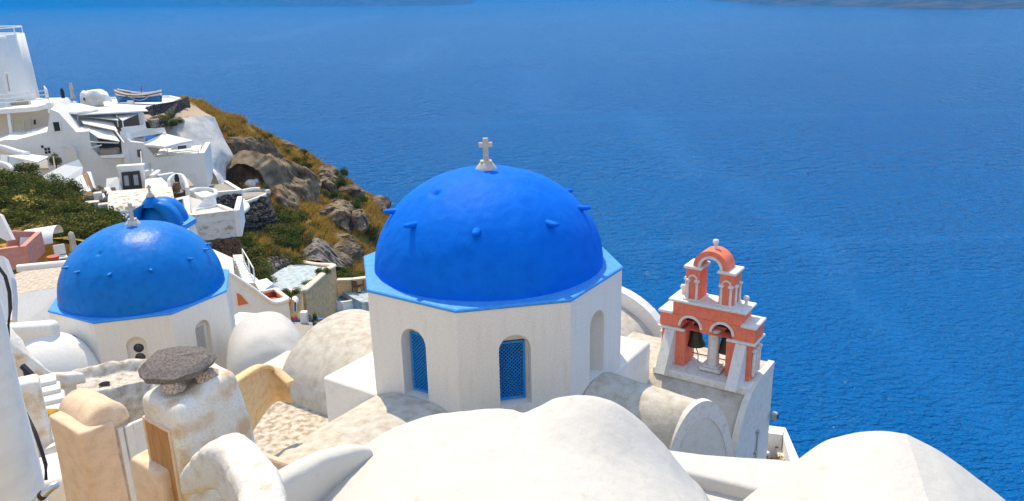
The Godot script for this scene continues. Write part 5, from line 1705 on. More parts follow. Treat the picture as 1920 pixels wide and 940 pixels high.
	slab(t, "floor", [Vector3(-28.65, -2.48, -66.05), Vector3(-25.48, -2.44, -67.22), Vector3(-25.48, -2.44, -67.22) + Vector3(-1.2, 0, -4), Vector3(-28.65, -2.48, -66.05) + Vector3(-1.2, 0, -4)], M.far_white, 0.3)
	slab(t, "recess_wall", [Vector3(-31.73, -1.77, -70.77), Vector3(-28.85, -1.92, -70.72), Vector3(-28.88, -3.23, -70.31), Vector3(-31.17, -3.27, -70.29)], M.interior, 0.3)
	slab(t, "bay_wall", [Vector3(-28.67, -1.92, -69.67), Vector3(-27.19, -1.92, -70.20), Vector3(-27.08, -3.00, -69.85), Vector3(-28.70, -2.95, -69.34)], M.far_white, 2.0)
	opening(t, "window", [Vector3(-28.18, -2.15, -69.60), Vector3(-27.48, -2.15, -70.02), Vector3(-27.45, -2.80, -69.81), Vector3(-28.15, -2.79, -69.40)], M.far_white, M.glass_and_hole_dark)
	slab(t, "lintel", [Vector3(-31.49, -1.25, -68.31), Vector3(-30.39, -1.28, -68.83), Vector3(-30.40, -1.62, -68.72), Vector3(-31.41, -1.55, -68.22)], M.far_white, 1.5)
	st = mk()
	var av: Vector3 = Vector3(-30.22, -2.91, -69.78)
	var arch2 := []
	for k in 11:
		var a := PI * k / 10.0
		arch2.append(av + Vector3(cos(a) * 0.5, 0.5 + sin(a) * 0.45, 0))
	arch2.append(av + Vector3(-0.5, 0, 0))
	arch2.append(av + Vector3(0.5, 0, 0))
	plate(st, arch2, Vector3(0, 0, -0.1))
	part(t, "arched_glass", st, M.far_white, true)
	railing(t, "rail", [Vector3(-28.64, -2.44, -66.05), Vector3(-27.13, -2.41, -66.61), Vector3(-25.51, -2.39, -67.21)], 0.28, 2, M.canvas, 0.04)
	opening(t, "window", [Vector3(-29.83, -1.67, -65.60), Vector3(-29.46, -1.66, -65.74), Vector3(-29.49, -2.35, -65.73), Vector3(-29.86, -2.36, -65.60)], M.far_white, M.glass_and_hole_dark, 0.06)
	opening(t, "narrow_window", [Vector3(-30.87, -1.70, -65.44), Vector3(-30.66, -1.66, -65.45), Vector3(-30.48, -2.88, -65.06), Vector3(-30.65, -2.92, -65.05)], M.far_white, M.glass_and_hole_dark, 0.05)
	opening(t, "garage_door", [Vector3(-26.97, -4.15, -66.67), Vector3(-25.95, -4.08, -67.04), Vector3(-26.03, -5.34, -67.02), Vector3(-27.03, -5.27, -66.64)], M.far_white, M.far_white, 0.04, 0.05)
	st = mk()
	for k in 9:
		var a := PI * k / 9.0
		var b := PI * (k + 1) / 9.0
		var c: Vector3 = Vector3(-26.64, -6.30, -71.95)
		quad(st, c + Vector3(cos(a) * 0.85, sin(a) * 1.6, 0.3), c + Vector3(cos(b) * 0.85, sin(b) * 1.6, 0.3), c + Vector3(cos(b) * 0.7, sin(b) * 1.45, -0.8), c + Vector3(cos(a) * 0.7, sin(a) * 1.45, -0.8))
		tri(st, c + Vector3(0, 0, -0.8), c + Vector3(cos(a) * 0.7, sin(a) * 1.45, -0.8), c + Vector3(cos(b) * 0.7, sin(b) * 1.45, -0.8))
	solo("arched_niche", "shallow arched niche at the foot of the whitewashed rock face", "niche", Vector3(-26.64, -6.30, -71.95), "niche", st, M.far_white)
	# --- white rock-shaped house and the boat terrace
	st = mk()
	soft(st, Vector3(2.5, 1.7, 2.0), 0.55, 14, Vector3(-38.99, 0.81, -78.94), Basis(Vector3.UP, 0.3), 0.25, func(p):
		if p.x > 0.4:
			p.y -= (p.x - 0.4) * 0.35
		return p, 1.2)
	t = solo("rounded_white_hut", "rounded white plastered hut beside the beached boat", "hut", Vector3(-39.00, 0.29, -78.78), "hut_wall", st, M.far_white)
	st = mk()
	plate(st, [Vector3(-36.77, 0.92, -75.83), Vector3(-36.24, 1.00, -75.85), Vector3(-35.19, 0.65, -74.69), Vector3(-36.20, 0.67, -74.70)], Vector3(0, -0.5, -0.3))
	part(t, "ramp", st, M.far_white, true)
	slab(t, "vent_slot", [Vector3(-38.91, 1.26, -76.57), Vector3(-38.81, 1.26, -76.57), Vector3(-38.77, 1.02, -76.49), Vector3(-38.87, 1.03, -76.49)], M.glass_and_hole_dark, 0.2)  # dark plate painted as the shade inside the slot
	t = terrace("boat_terrace", "white kerbed terrace on a dark stone wall that carries the boat", [Vector3(-40.80, 0.08, -85.01), Vector3(-38.55, -0.13, -87.04), Vector3(-36.04, -0.39, -89.06), Vector3(-33.83, -0.27, -85.95), Vector3(-33.19, -0.16, -81.78), Vector3(-33.26, 0.14, -76.63), Vector3(-36.93, 0.37, -76.70)], M.far_white, 0.3)
	slab(t, "stone_wall", [Vector3(-33.51, 0.13, -76.42), Vector3(-33.11, -0.18, -81.56), Vector3(-33.75, -0.29, -85.73), Vector3(-33.39, -1.30, -85.09), Vector3(-32.81, -1.36, -80.35), Vector3(-32.49, -1.34, -77.21), Vector3(-33.25, -1.24, -75.14)], M.dark_stone, 1.0)
	stone_face(t, [Vector3(-33.38, 0.11, -76.20), Vector3(-33.03, -0.21, -81.35), Vector3(-32.73, -1.28, -80.16), Vector3(-33.11, -1.12, -74.97)], 90, 0.3, M.dark_stone, 11)
	stone_face(t, [Vector3(-33.03, -0.21, -81.35), Vector3(-33.67, -0.32, -85.51), Vector3(-33.36, -1.17, -84.92), Vector3(-32.73, -1.28, -80.16)], 45, 0.3, M.dark_stone, 12)
	st = mk()
	for q in [[Vector3(-33.26, 0.19, -76.65), Vector3(-33.19, -0.11, -81.80)], [Vector3(-33.19, -0.11, -81.80), Vector3(-33.83, -0.21, -85.96)], [Vector3(-33.83, -0.21, -85.96), Vector3(-36.04, -0.33, -89.07)], [Vector3(-36.04, -0.33, -89.07), Vector3(-38.55, -0.07, -87.06)], [Vector3(-38.55, -0.07, -87.06), Vector3(-40.53, 0.12, -85.02)]]:
		bar(st, q[0], q[1], 0.3, 0.3, 0.05)
	part(t, "kerb", st, M.far_white, true)
	boat(Vector3(-35.67, 0.08, -80.81), deg_to_rad(-6))
	# --- gate with the dark double door
	t = thing("double_gate", "white gateway with a dark double door in front of the balcony house", "gate", Vector3(-27.56, -3.47, -58.68))
	slab(t, "gate_wall", [Vector3(-28.40, -1.81, -58.93), Vector3(-26.69, -1.80, -59.28), Vector3(-26.77, -3.55, -59.26), Vector3(-28.35, -3.55, -58.94)], M.limewash, 0.5)
	slab(t, "lintel", [Vector3(-28.45, -1.69, -58.92), Vector3(-26.64, -1.69, -59.29), Vector3(-26.64, -1.89, -59.29), Vector3(-28.45, -1.88, -58.92)], M.limewash, 0.6)
	for q in [[Vector3(-28.13, -2.14, -58.99), Vector3(-27.53, -2.12, -59.11), Vector3(-27.59, -3.49, -59.10), Vector3(-28.20, -3.48, -58.97)], [Vector3(-27.49, -2.12, -59.12), Vector3(-26.92, -2.10, -59.23), Vector3(-26.94, -3.50, -59.23), Vector3(-27.55, -3.49, -59.10)]]:
		var o: MeshInstance3D
		var fw := mk()
		var ps: Array = q
		var fr := []
		for p in ps:
			fr.append(p + Vector3(0, 0, 0.12))
		plate(fw, fr, Vector3(0, 0, -0.08))
		o = part(t, "door_leaf", fw, M.charcoal, true)
		var cc: Vector3 = (ps[0] + ps[1] + ps[2] + ps[3]) * 0.25
		var gl := mk()
		var gq := []
		for p in ps:
			gq.append(cc + (p - cc) * Vector3(0.5, 0.55, 0.5) + Vector3(0, 0.05, 0.15))
		plate(gl, gq, Vector3(0, 0, -0.02))
		part(o, "pane", gl, M.glass_pale, true)
	slab(t, "side_wall", [Vector3(-29.32, -2.58, -58.97), Vector3(-28.51, -2.49, -59.00), Vector3(-27.95, -3.38, -58.19), Vector3(-29.13, -3.10, -58.28)], M.limewash, 0.4)
	# --- small roofs right of the gate
	st = mk()
	plate(st, [Vector3(-26.59, -2.72, -59.13), Vector3(-26.18, -3.02, -60.93), Vector3(-23.76, -2.91, -56.76), Vector3(-25.41, -2.90, -56.24)], Vector3(0, -1.5, 0))
	solo("lean_to_roof", "plain grey white lean-to roof beside the dark double gate", "roof", Vector3(-25.20, -3.07, -57.76), "roof", st, M.limewash)
	t = thing("low_parapets", "stepped low white parapets in front of the balcony house", "wall", Vector3(-26.68, -3.30, -61.88))
	for q in [[Vector3(-27.89, -2.93, -62.00), Vector3(-27.16, -2.87, -62.02), 0.5], [Vector3(-26.90, -3.00, -60.93), Vector3(-27.22, -3.04, -63.02), 0.4], [Vector3(-26.85, -3.26, -61.90), Vector3(-26.03, -3.30, -62.93), 0.5]]:
		st = mk()
		bar(st, q[0], q[1], 0.35, q[2], 0.06)
		part(t, "parapet", st, M.far_white, true)
	st = mk()
	var dn: Vector3 = Vector3(-27.43, -2.47, -62.15)
	lathe(st, [Vector2(0, 0), Vector2(0.2, 0.03), Vector2(0.33, 0.11)], 14, dn, Basis(Vector3.BACK, 0.9) * Basis(Vector3.RIGHT, 0.7))
	t = solo("satellite_dish", "small grey satellite dish on the low white parapet", "antenna", Vector3(-27.36, -2.90, -62.01), "dish", st, M.dull_metal)
	st = mk()
	tube(st, [dn, Vector3(-27.36, -2.90, -62.01)], 0.03)
	part(t, "mast", st, M.dull_metal, true)
	st = mk()
	tube(st, [Vector3(-28.14, -1.29, -62.53), Vector3(-26.93, -1.89, -59.71)], 0.035)
	solo("lamp_pole", "thin pole standing behind the gate lintel", "pole", Vector3(-26.93, -1.89, -59.71), "pole", st, M.dull_metal)
	# --- rounded white scoops, dark folded parasol and clay jar
	t = thing("scooped_wall", "rounded white scooped wall around a dark furled parasol", "wall", Vector3(-23.47, -3.24, -56.66))
	st = mk()
	sweep(st, [Vector3(-24.18, -2.73, -57.35), Vector3(-24.07, -2.51, -57.73), Vector3(-23.77, -2.45, -57.96), Vector3(-23.36, -2.61, -57.91), Vector3(-22.91, -2.94, -57.28), Vector3(-22.65, -3.26, -56.65)], [Vector2(0.15, 0.3), Vector2(0.15, 0.3), Vector2(0.15, 0.35), Vector2(0.15, 0.4), Vector2(0.15, 0.4), Vector2(0.15, 0.4)], 10, 4, 0.02)
	part(t, "curved_wall", st, M.far_white, true)
	parasol_closed("furled dark brown parasol inside the rounded white wall", Vector3(-23.20, -3.16, -56.47), 1.35, M.black_cloth)
	st = mk()
	lathe(st, [Vector2(0.16, 0), Vector2(0.27, 0.2), Vector2(0.28, 0.42), Vector2(0.17, 0.6), Vector2(0.19, 0.66), Vector2(0.12, 0.64), Vector2(0, 0.5)], 16, Vector3(-22.99, -2.94, -55.70))
	solo("clay_jar", "large brown clay jar in front of the dark furled parasol", "jar", Vector3(-22.99, -2.94, -55.70), "jar", st, M.brown_clay)
	st = mk()
	plate(st, [Vector3(-23.63, -2.75, -58.91), Vector3(-23.63, -2.81, -59.52), Vector3(-22.80, -3.10, -58.28), Vector3(-23.10, -3.01, -57.78)], Vector3(0, -0.1, 0))
	solo("slatted_lounger", "weathered wooden lounger lying beside the rounded white wall", "lounger", Vector3(-23.22, -3.09, -58.28), "bed", st, M.grey_wood)
	# --- terraces stepping down under the rock face
	t = thing("terrace_parapet", "white parapet box of the terrace below the arched niche", "wall", Vector3(-23.09, -5.39, -64.37))
	for q in [[Vector3(-24.20, -4.88, -63.48), Vector3(-21.59, -4.94, -64.51)], [Vector3(-21.59, -4.94, -64.51), Vector3(-24.83, -5.51, -70.63)], [Vector3(-26.81, -6.31, -70.37), Vector3(-24.84, -5.65, -70.58)]]:
		st = mk()
		block_wall(st, q[0], q[1], 0.3, 0.9)
		part(t, "parapet", st, M.far_white, true)
	st = mk()
	plate(st, [Vector3(-24.58, -5.19, -64.43), Vector3(-21.68, -5.10, -64.46), Vector3(-24.76, -5.62, -70.07), Vector3(-26.52, -5.85, -70.00)], Vector3(0, -1.5, 0))
	part(t, "terrace_floor", st, M.gravel, true)
	slab(t, "stone_wall", [Vector3(-23.46, -5.30, -63.35), Vector3(-21.58, -5.21, -64.21), Vector3(-21.46, -5.99, -63.65), Vector3(-23.06, -6.22, -62.53)], M.dark_stone, 1.5)
	stone_face(t, [Vector3(-23.38, -5.32, -63.24), Vector3(-21.54, -5.23, -64.10), Vector3(-21.42, -5.93, -63.57), Vector3(-23.02, -6.15, -62.44)], 70, 0.26, M.dark_stone, 13)
	t = thing("round_basin_terrace", "white terrace with a curved kerb above the flat stained house", "terrace", Vector3(-22.44, -4.40, -58.39))
	st = mk()
	sweep(st, [Vector3(-23.50, -3.71, -58.61), Vector3(-23.49, -3.88, -60.13), Vector3(-22.88, -3.97, -60.62), Vector3(-22.20, -4.10, -60.58), Vector3(-21.77, -4.14, -59.52), Vector3(-21.70, -3.96, -58.00), Vector3(-21.98, -3.94, -57.48), Vector3(-22.70, -3.76, -58.07), Vector3(-23.50, -3.71, -58.61)], [Vector2(0.13, 0.2), Vector2(0.13, 0.2), Vector2(0.13, 0.2), Vector2(0.13, 0.2), Vector2(0.13, 0.2), Vector2(0.13, 0.2), Vector2(0.13, 0.2), Vector2(0.13, 0.2), Vector2(0.13, 0.2)], 8, 4, 0.01)
	part(t, "kerb", st, M.far_white, true)
	st = mk()
	plate(st, [Vector3(-23.43, -3.79, -58.58), Vector3(-22.81, -4.00, -60.40), Vector3(-22.03, -4.14, -60.04), Vector3(-22.06, -3.95, -57.69)], Vector3(0, -1.4, 0))
	part(t, "floor", st, M.limewash, true)
	slab(t, "wall", [Vector3(-23.04, -3.70, -57.56), Vector3(-21.91, -3.97, -57.26), Vector3(-21.42, -4.02, -58.51), Vector3(-21.32, -4.72, -58.28), Vector3(-21.82, -4.62, -56.74), Vector3(-22.38, -4.62, -56.22)], M.limewash, 0.5)
	# --- flat stained house on the brown stone base
	t = thing("flat_stained_house", "flat-roofed white house with peeling stains on a brown stone base", "house", Vector3(-19.16, -5.97, -51.59))
	slab(t, "front_wall", [Vector3(-20.83, -3.71, -52.18), Vector3(-18.68, -3.92, -54.00), Vector3(-18.69, -5.76, -53.99), Vector3(-20.65, -5.54, -52.33)], M.stained_white, 0.35)
	slab(t, "side_wall", [Vector3(-18.68, -3.92, -54.00), Vector3(-18.69, -5.76, -53.99), Vector3(-18.69, -5.76, -53.99) + Vector3(-1.0, 0, -4), Vector3(-18.68, -3.92, -54.00) + Vector3(-1.0, 0, -4)], M.limewash, 0.35)
	st = mk()
	plate(st, [Vector3(-20.83, -4.00, -52.18), Vector3(-18.71, -4.21, -53.97), Vector3(-21.21, -4.72, -58.28), Vector3(-22.30, -4.48, -56.26)], Vector3(0, -0.3, 0))
	part(t, "roof_floor", st, M.cement, true)
	for q in [[Vector3(-20.96, -3.78, -52.60), Vector3(-22.26, -4.33, -56.31)], [Vector3(-22.26, -4.33, -56.31), Vector3(-21.28, -4.54, -58.34)], [Vector3(-21.28, -4.54, -58.34), Vector3(-18.89, -4.02, -54.52)]]:
		st = mk()
		block_wall(st, q[0], q[1], 0.25, 0.55)
		part(t, "roof_parapet", st, M.limewash, true)
	slab(t, "left_wall", [Vector3(-22.74, -3.12, -54.59), Vector3(-22.19, -3.17, -55.63), Vector3(-21.03, -3.87, -52.78), Vector3(-20.21, -5.24, -51.30), Vector3(-20.62, -5.06, -51.35), Vector3(-21.57, -4.39, -52.62)], M.limewash, 0.4)
	opening(t, "window", [Vector3(-22.44, -3.23, -54.25), Vector3(-22.20, -3.21, -54.46), Vector3(-21.80, -3.90, -53.51), Vector3(-22.01, -3.91, -53.29)], M.door_blue, M.glass_and_hole_dark, 0.08)
	slab(t, "stone_base", [Vector3(-20.70, -5.53, -52.29), Vector3(-18.63, -5.78, -54.03), Vector3(-18.67, -7.06, -54.00), Vector3(-20.45, -6.75, -52.50)], M.brown_stone, 3.0)
	stone_face(t, [Vector3(-20.63, -5.62, -52.35), Vector3(-18.67, -5.84, -54.00), Vector3(-18.69, -6.98, -53.98), Vector3(-20.39, -6.70, -52.55)], 110, 0.22, M.brown_stone, 14)
	# --- stained vault roof behind the side church
	t = thing("stained_vault_house", "low house with a stained white barrel vault behind the small blue belfry", "house", Vector3(-23.37, -3.83, -50.17))
	st = mk()
	sheet(st, 10, 24, func(u, v):
		var a: Vector3 = Vector3(-24.85, -2.80, -49.45).lerp(Vector3(-21.07, -2.83, -50.49), u)
		var b: Vector3 = Vector3(-27.55, -2.83, -55.74).lerp(Vector3(-23.83, -2.87, -56.77), u)
		var p := a.lerp(b, (1 - cos(v * PI)) * 0.5)
		p.y = lerpf(a.y, maxf(a.y, b.y) - 0.4, v) + sin(v * PI) * 0.75
		return p)
	part(t, "vault", st, M.stained_white, true)
	slab(t, "front_wall", [Vector3(-24.95, -2.82, -49.44), Vector3(-21.03, -2.83, -50.49), Vector3(-20.37, -4.09, -49.04), Vector3(-24.23, -3.87, -48.06)], M.limewash, 0.4)
	slab(t, "end_wall", [Vector3(-24.95, -2.82, -49.44), Vector3(-25.70, -2.71, -51.58), Vector3(-27.55, -2.90, -55.71), Vector3(-28.05, -3.70, -55.46), Vector3(-26.19, -3.22, -51.41)], M.limewash, 0.3)
	belfry()
	# --- left: white wall, canopy, junk heap
	st = mk()
	slab_on(st, [Vector3(-31.70, -1.47, -55.12), Vector3(-31.28, -1.16, -57.32), Vector3(-30.78, -1.02, -58.42), Vector3(-30.49, -1.57, -58.24), Vector3(-30.11, -2.48, -56.90), Vector3(-29.81, -3.48, -55.53), Vector3(-29.97, -3.02, -54.63), Vector3(-30.96, -2.17, -54.90)], 0.4)
	solo("garden_wall", "white garden wall with a rising top edge above the thicket", "wall", Vector3(-30.61, -3.11, -55.65), "wall", st, M.far_white)
	t = thing("white_canopy", "flat white canopy beside the low garden wall", "canopy", Vector3(-33.90, -1.42, -57.24))
	slab(t, "canopy_sheet", [Vector3(-36.52, -0.83, -59.53), Vector3(-35.72, -1.02, -61.04), Vector3(-34.02, -1.15, -60.47), Vector3(-33.14, -0.94, -57.39)], M.canvas, 0.08)
	slab(t, "back_wall", [Vector3(-37.90, -1.01, -61.04), Vector3(-34.70, -1.26, -61.49), Vector3(-34.36, -2.04, -60.71), Vector3(-37.62, -1.97, -60.21)], M.far_white, 0.3)
	for q in [[Vector3(-33.14, -0.94, -57.39), Vector3(-33.08, -1.59, -57.18)], [Vector3(-33.95, -1.15, -60.26), Vector3(-33.93, -1.79, -60.06)], [Vector3(-36.44, -0.86, -59.51), Vector3(-36.42, -1.57, -59.29)]]:
		st = mk()
		bar(st, q[0], q[1], 0.09, 0.09)
		part(t, "post", st, M.canvas, true)
	st = mk()
	sweep(st, [Vector3(-36.14, -0.94, -57.39), Vector3(-35.01, -1.08, -56.82), Vector3(-34.13, -1.42, -56.19), Vector3(-33.33, -1.64, -55.59)], [Vector2(0.15, 0.25), Vector2(0.15, 0.25), Vector2(0.15, 0.25), Vector2(0.15, 0.25)], 8, 4, 0.02)
	solo("sloping_kerb", "white sloping garden kerb above the thicket", "wall", Vector3(-34.43, -1.45, -56.18), "kerb", st, M.far_white)
	st = mk()
	sweep(st, [Vector3(-38.60, -0.56, -61.71), Vector3(-37.72, -0.77, -61.64), Vector3(-36.55, -0.97, -61.06), Vector3(-35.55, -1.04, -60.51)], [Vector2(0.2, 0.3), Vector2(0.2, 0.3), Vector2(0.2, 0.3), Vector2(0.2, 0.3)], 8, 4, 0.02)
	solo("stair_wall", "white curved stair wall running down behind the canopy", "wall", Vector3(-37.41, -1.19, -61.51), "wall", st, M.far_white)
	shrub("terrace_bush", "dark round shrub beside the arched recess of the hotel", Vector3(-33.56, -1.76, -60.28), Vector3(0.7, 0.9, 0.7), "scrub")
	shrub("bare_shrub", "thin open shrub on the slope in front of the white canopy", Vector3(-32.67, -1.31, -55.17), Vector3(1.3, 1.0, 0.9), "olive_scrub")
	st = mk()
	tube(st, [Vector3(-32.60, -0.79, -58.49), Vector3(-31.92, -1.54, -57.20)], 0.05)
	solo("wooden_post", "slim wooden post beside the dark shrub of the hotel", "post", Vector3(-31.92, -1.54, -57.20), "post", st, M.grey_wood)
	# junk: doors and boards leaning, a picket fence, crates
	var jk := 0
	for q in [[Vector3(-30.02, -1.90, -56.03), Vector3(-30.17, -1.87, -57.09), Vector3(-28.80, -2.57, -54.77), Vector3(-29.09, -2.63, -54.75), M.plastic_white, "leaning white board"], [Vector3(-29.95, -1.91, -56.56), Vector3(-29.94, -1.80, -57.12), Vector3(-28.43, -2.51, -54.79), Vector3(-28.69, -2.57, -54.77), M.plastic_white, "narrow leaning white board"], [Vector3(-30.09, -1.76, -57.13), Vector3(-29.68, -1.74, -57.14), Vector3(-28.47, -2.56, -55.30), Vector3(-28.51, -2.54, -54.78), M.wood, "leaning brown door"], [Vector3(-29.97, -1.77, -57.65), Vector3(-29.71, -1.77, -57.65), Vector3(-28.64, -2.53, -55.83), Vector3(-28.50, -2.55, -55.30), M.plastic_white, "leaning pale blue white board"], [Vector3(-27.36, -2.50, -53.74), Vector3(-27.11, -2.44, -53.76), Vector3(-26.29, -2.82, -52.59), Vector3(-26.50, -2.88, -52.57), M.plastic_white, "leaning slatted white shutter"], [Vector3(-27.56, -2.32, -54.85), Vector3(-27.20, -2.26, -54.87), Vector3(-26.44, -2.59, -53.72), Vector3(-26.80, -2.72, -53.67), M.plastic_white, "white shutter lying on the rubble"]]:
		st = mk()
		plate(st, [q[0], q[1], q[2], q[3]], Vector3(0, -0.05, -0.08))
		solo("discarded_board", "%s in the heap beside the garden wall" % q[5], "board", q[3], "board", st, q[4])
		jk += 1
	t = thing("picket_fence", "short weathered picket fence in front of the heap of boards", "fence", Vector3(-27.76, -2.81, -53.12))
	for k in 7:
		st = mk()
		var f := k / 6.0
		bar(st, Vector3(-28.11, -2.77, -53.13).lerp(Vector3(-27.37, -2.88, -53.10), f), Vector3(-28.27, -2.27, -53.50).lerp(Vector3(-27.53, -2.39, -53.46), f), 0.07, 0.03)
		part(t, "picket", st, M.grey_wood, true)
	st = mk()
	bar(st, Vector3(-28.19, -2.45, -53.34), Vector3(-27.45, -2.57, -53.30), 0.04, 0.06)
	part(t, "rail", st, M.grey_wood, true)
	for q in [[Vector3(-26.87, -2.72, -51.57), Vector3(0.9, 0.5, 0.6), "pale open crate on the rubble"], [Vector3(-26.94, -2.54, -52.68), Vector3(0.5, 0.8, 0.5), "upright pale crate beside the picket fence"], [Vector3(-25.56, -2.66, -50.54), Vector3(0.7, 0.6, 0.5), "small white cabinet beside the stained vault"]]:
		st = mk()
		box(st, q[0], q[1], 0.03, Basis(Vector3.UP, 0.4))
		solo("storage_crate", q[2], "crate", q[0] - Vector3(0, 0.3, 0), "crate", st, M.stained_white)
	st = mk()
	for k in 40:
		stone(st, Vector3(-26.42, -2.83, -51.54).lerp(Vector3(-28.02, -2.54, -55.83), rng.randf()) + Vector3(rng.randf_range(-1.0, 0.8), rng.randf_range(-0.3, 0.1), rng.randf_range(-0.5, 0.5)), Vector3.ONE * rng.randf_range(0.12, 0.3), 400 + k, 8, 0.1, 4)
	var rb := MeshInstance3D.new()
	rb.name = "rubble"
	rb.mesh = done(st)
	rb.material_override = M.pale_rock
	rb.set_meta("kind", "stuff")
	rb.set_meta("label", "heap of pale rubble stones beside the stained vault")
	rb.set_meta("category", "rubble")
	add_child(rb)
	# --- curved white-kerbed path on the dark stone wall
	t = thing("kerbed_path_wall", "dark stone retaining wall with a winding white kerb under the cliff", "wall", Vector3(-22.07, -8.62, -67.54))
	slab(t, "stone_wall", [Vector3(-23.41, -8.07, -67.71), Vector3(-23.04, -7.78, -68.85), Vector3(-22.01, -7.01, -71.20), Vector3(-21.69, -7.08, -72.23), Vector3(-21.00, -7.89, -70.92), Vector3(-20.37, -8.85, -69.56), Vector3(-21.62, -8.84, -67.47), Vector3(-22.87, -8.54, -66.51)], M.dark_stone, 1.5)
	stone_face(t, [Vector3(-23.07, -8.11, -67.49), Vector3(-21.95, -7.15, -70.95), Vector3(-20.58, -8.61, -69.43), Vector3(-22.65, -8.46, -66.54)], 110, 0.28, M.dark_stone, 15)
	st = mk()
	sweep(st, [Vector3(-23.33, -7.85, -67.26), Vector3(-22.79, -7.71, -68.04), Vector3(-22.71, -7.48, -68.95), Vector3(-23.51, -7.39, -70.55), Vector3(-23.90, -7.28, -71.11)], [Vector2(0.22, 0.16), Vector2(0.22, 0.16), Vector2(0.28, 0.16), Vector2(0.22, 0.16), Vector2(0.2, 0.16)], 8, 5, 0.01)
	part(t, "kerb", st, M.far_white, true)
	st = mk()
	sweep(st, [Vector3(-23.12, -7.37, -70.03), Vector3(-22.33, -7.20, -70.61), Vector3(-21.63, -7.02, -71.19)], [Vector2(0.2, 0.15), Vector2(0.2, 0.15), Vector2(0.2, 0.15)], 8, 5, 0.01)
	part(t, "kerb", st, M.far_white, true)
	st = mk()
	sweep(st, [Vector3(-24.87, -7.39, -74.23), Vector3(-23.95, -7.41, -75.27), Vector3(-23.10, -7.48, -75.25), Vector3(-22.37, -7.56, -74.70)], [Vector2(0.2, 0.18), Vector2(0.2, 0.18), Vector2(0.2, 0.18), Vector2(0.2, 0.18)], 8, 5, 0.01)
	part(t, "kerb", st, M.far_white, true)
	slab(t, "ledge", [Vector3(-25.29, -7.52, -75.23), Vector3(-24.10, -7.96, -78.24), Vector3(-22.75, -7.81, -76.19), Vector3(-22.13, -7.40, -73.17), Vector3(-23.43, -7.34, -71.09), Vector3(-23.90, -7.15, -71.15)], M.gravel, 0.8)
	shrub("cliff_shrub", "bright green shrub at the end of the white kerb under the cliff", Vector3(-22.86, -7.48, -75.25), Vector3(0.7, 0.6, 0.6), "olive_scrub")

# a low wall of given height and thickness whose top runs from a to b
func block_wall(st: SurfaceTool, a: Vector3, b: Vector3, thick: float, high: float) -> void:
	var d := Vector3(b.x - a.x, 0, b.z - a.z).normalized()
	var n := Vector3(-d.z, 0, d.x) * thick * 0.5
	plate(st, [a - n, a + n, b + n, b - n], Vector3(0, -high, 0))

func boat(at: Vector3, turn: float) -> void:
	var t := thing("rowing_boat", "white wooden rowing boat with a blue bottom resting on the terrace", "boat", at, turn)
	var ring := func(f, lift):
		# f runs from bow to stern; half section from keel to gunwale and back
		var half: float = 0.75 * pow(sin(clampf(f * 0.86 + 0.06, 0, 1) * PI), 0.6) * (1.0 if f < 0.6 else 1.0 - (f - 0.6) * 0.5)
		var sheer: float = 0.85 + 0.35 * pow(absf(f - 0.55) * 2.0, 2.0)
		var x: float = lerpf(-2.25, 2.25, f)
		return [x, half, sheer, lift]
	for band in [["hull_bottom", 0.0, 0.55, M.boat_blue], ["hull_side", 0.55, 1.0, M.boat_white]]:
		var st := mk()
		sheet(st, 24, 10, func(u, v):
			var s: Array = ring.call(u, 0)
			var k: float = lerpf(-1, 1, v)
			var h: float = lerpf(band[1], band[2], absf(k))
			var w: float = s[1] * pow(h, 0.5)
			return Vector3(s[0], h * s[2] + 0.1, signf(k) * w) if band[1] > 0.0 else Vector3(s[0], h * s[2] + 0.1, k * s[1] * pow(band[2], 0.5)))
		part(t, band[0], st, band[3])
	for sd in [-1.0, 1.0]:
		var st := mk()
		var l := []
		for k in 17:
			var s: Array = ring.call(k / 16.0, 0)
			l.append(Vector3(s[0], s[2] * 0.82 + 0.1, sd * (s[1] * 0.93 + 0.01)))
		tube(st, l, 0.055, 6)
		part(t, "rubbing_strake", st, M.wood)
		st = mk()
		l = []
		for k in 17:
			var s: Array = ring.call(k / 16.0, 0)
			l.append(Vector3(s[0], s[2] + 0.1, sd * (s[1] + 0.01)))
		tube(st, l, 0.05, 6)
		part(t, "gunwale", st, M.boat_white)
	for x in [-0.9, 0.1, 1.1]:
		var st := mk()
		box(st, Vector3(x, 0.75, 0), Vector3(0.25, 0.05, 1.3), 0.01)
		part(t, "thwart", st, M.wood)
	for q in [[Vector3(-2.4, 1.4, 0.3), Vector3(-0.6, 1.1, 0.3)], [Vector3(0.3, 1.0, 0.0), Vector3(0.5, 1.75, 0.0)]]:
		var st := mk()
		tube(st, q, 0.05, 6)
		part(t, "oar", st, M.wood)
	var st := mk()
	var net := []
	for k in 9:
		net.append(Vector3(lerpf(-0.6, 1.6, k / 8.0), 0.85 - 0.45 * sin(k / 8.0 * PI), 0.86))
	tube(st, net, 0.035, 5)
	part(t, "hanging_rope", st, M.rope)
	st = mk()
	box(st, Vector3(-0.4, 0.15, 0.9), Vector3(0.6, 0.55, 0.3), 0.03)
	part(t, "prop", st, M.boat_white)

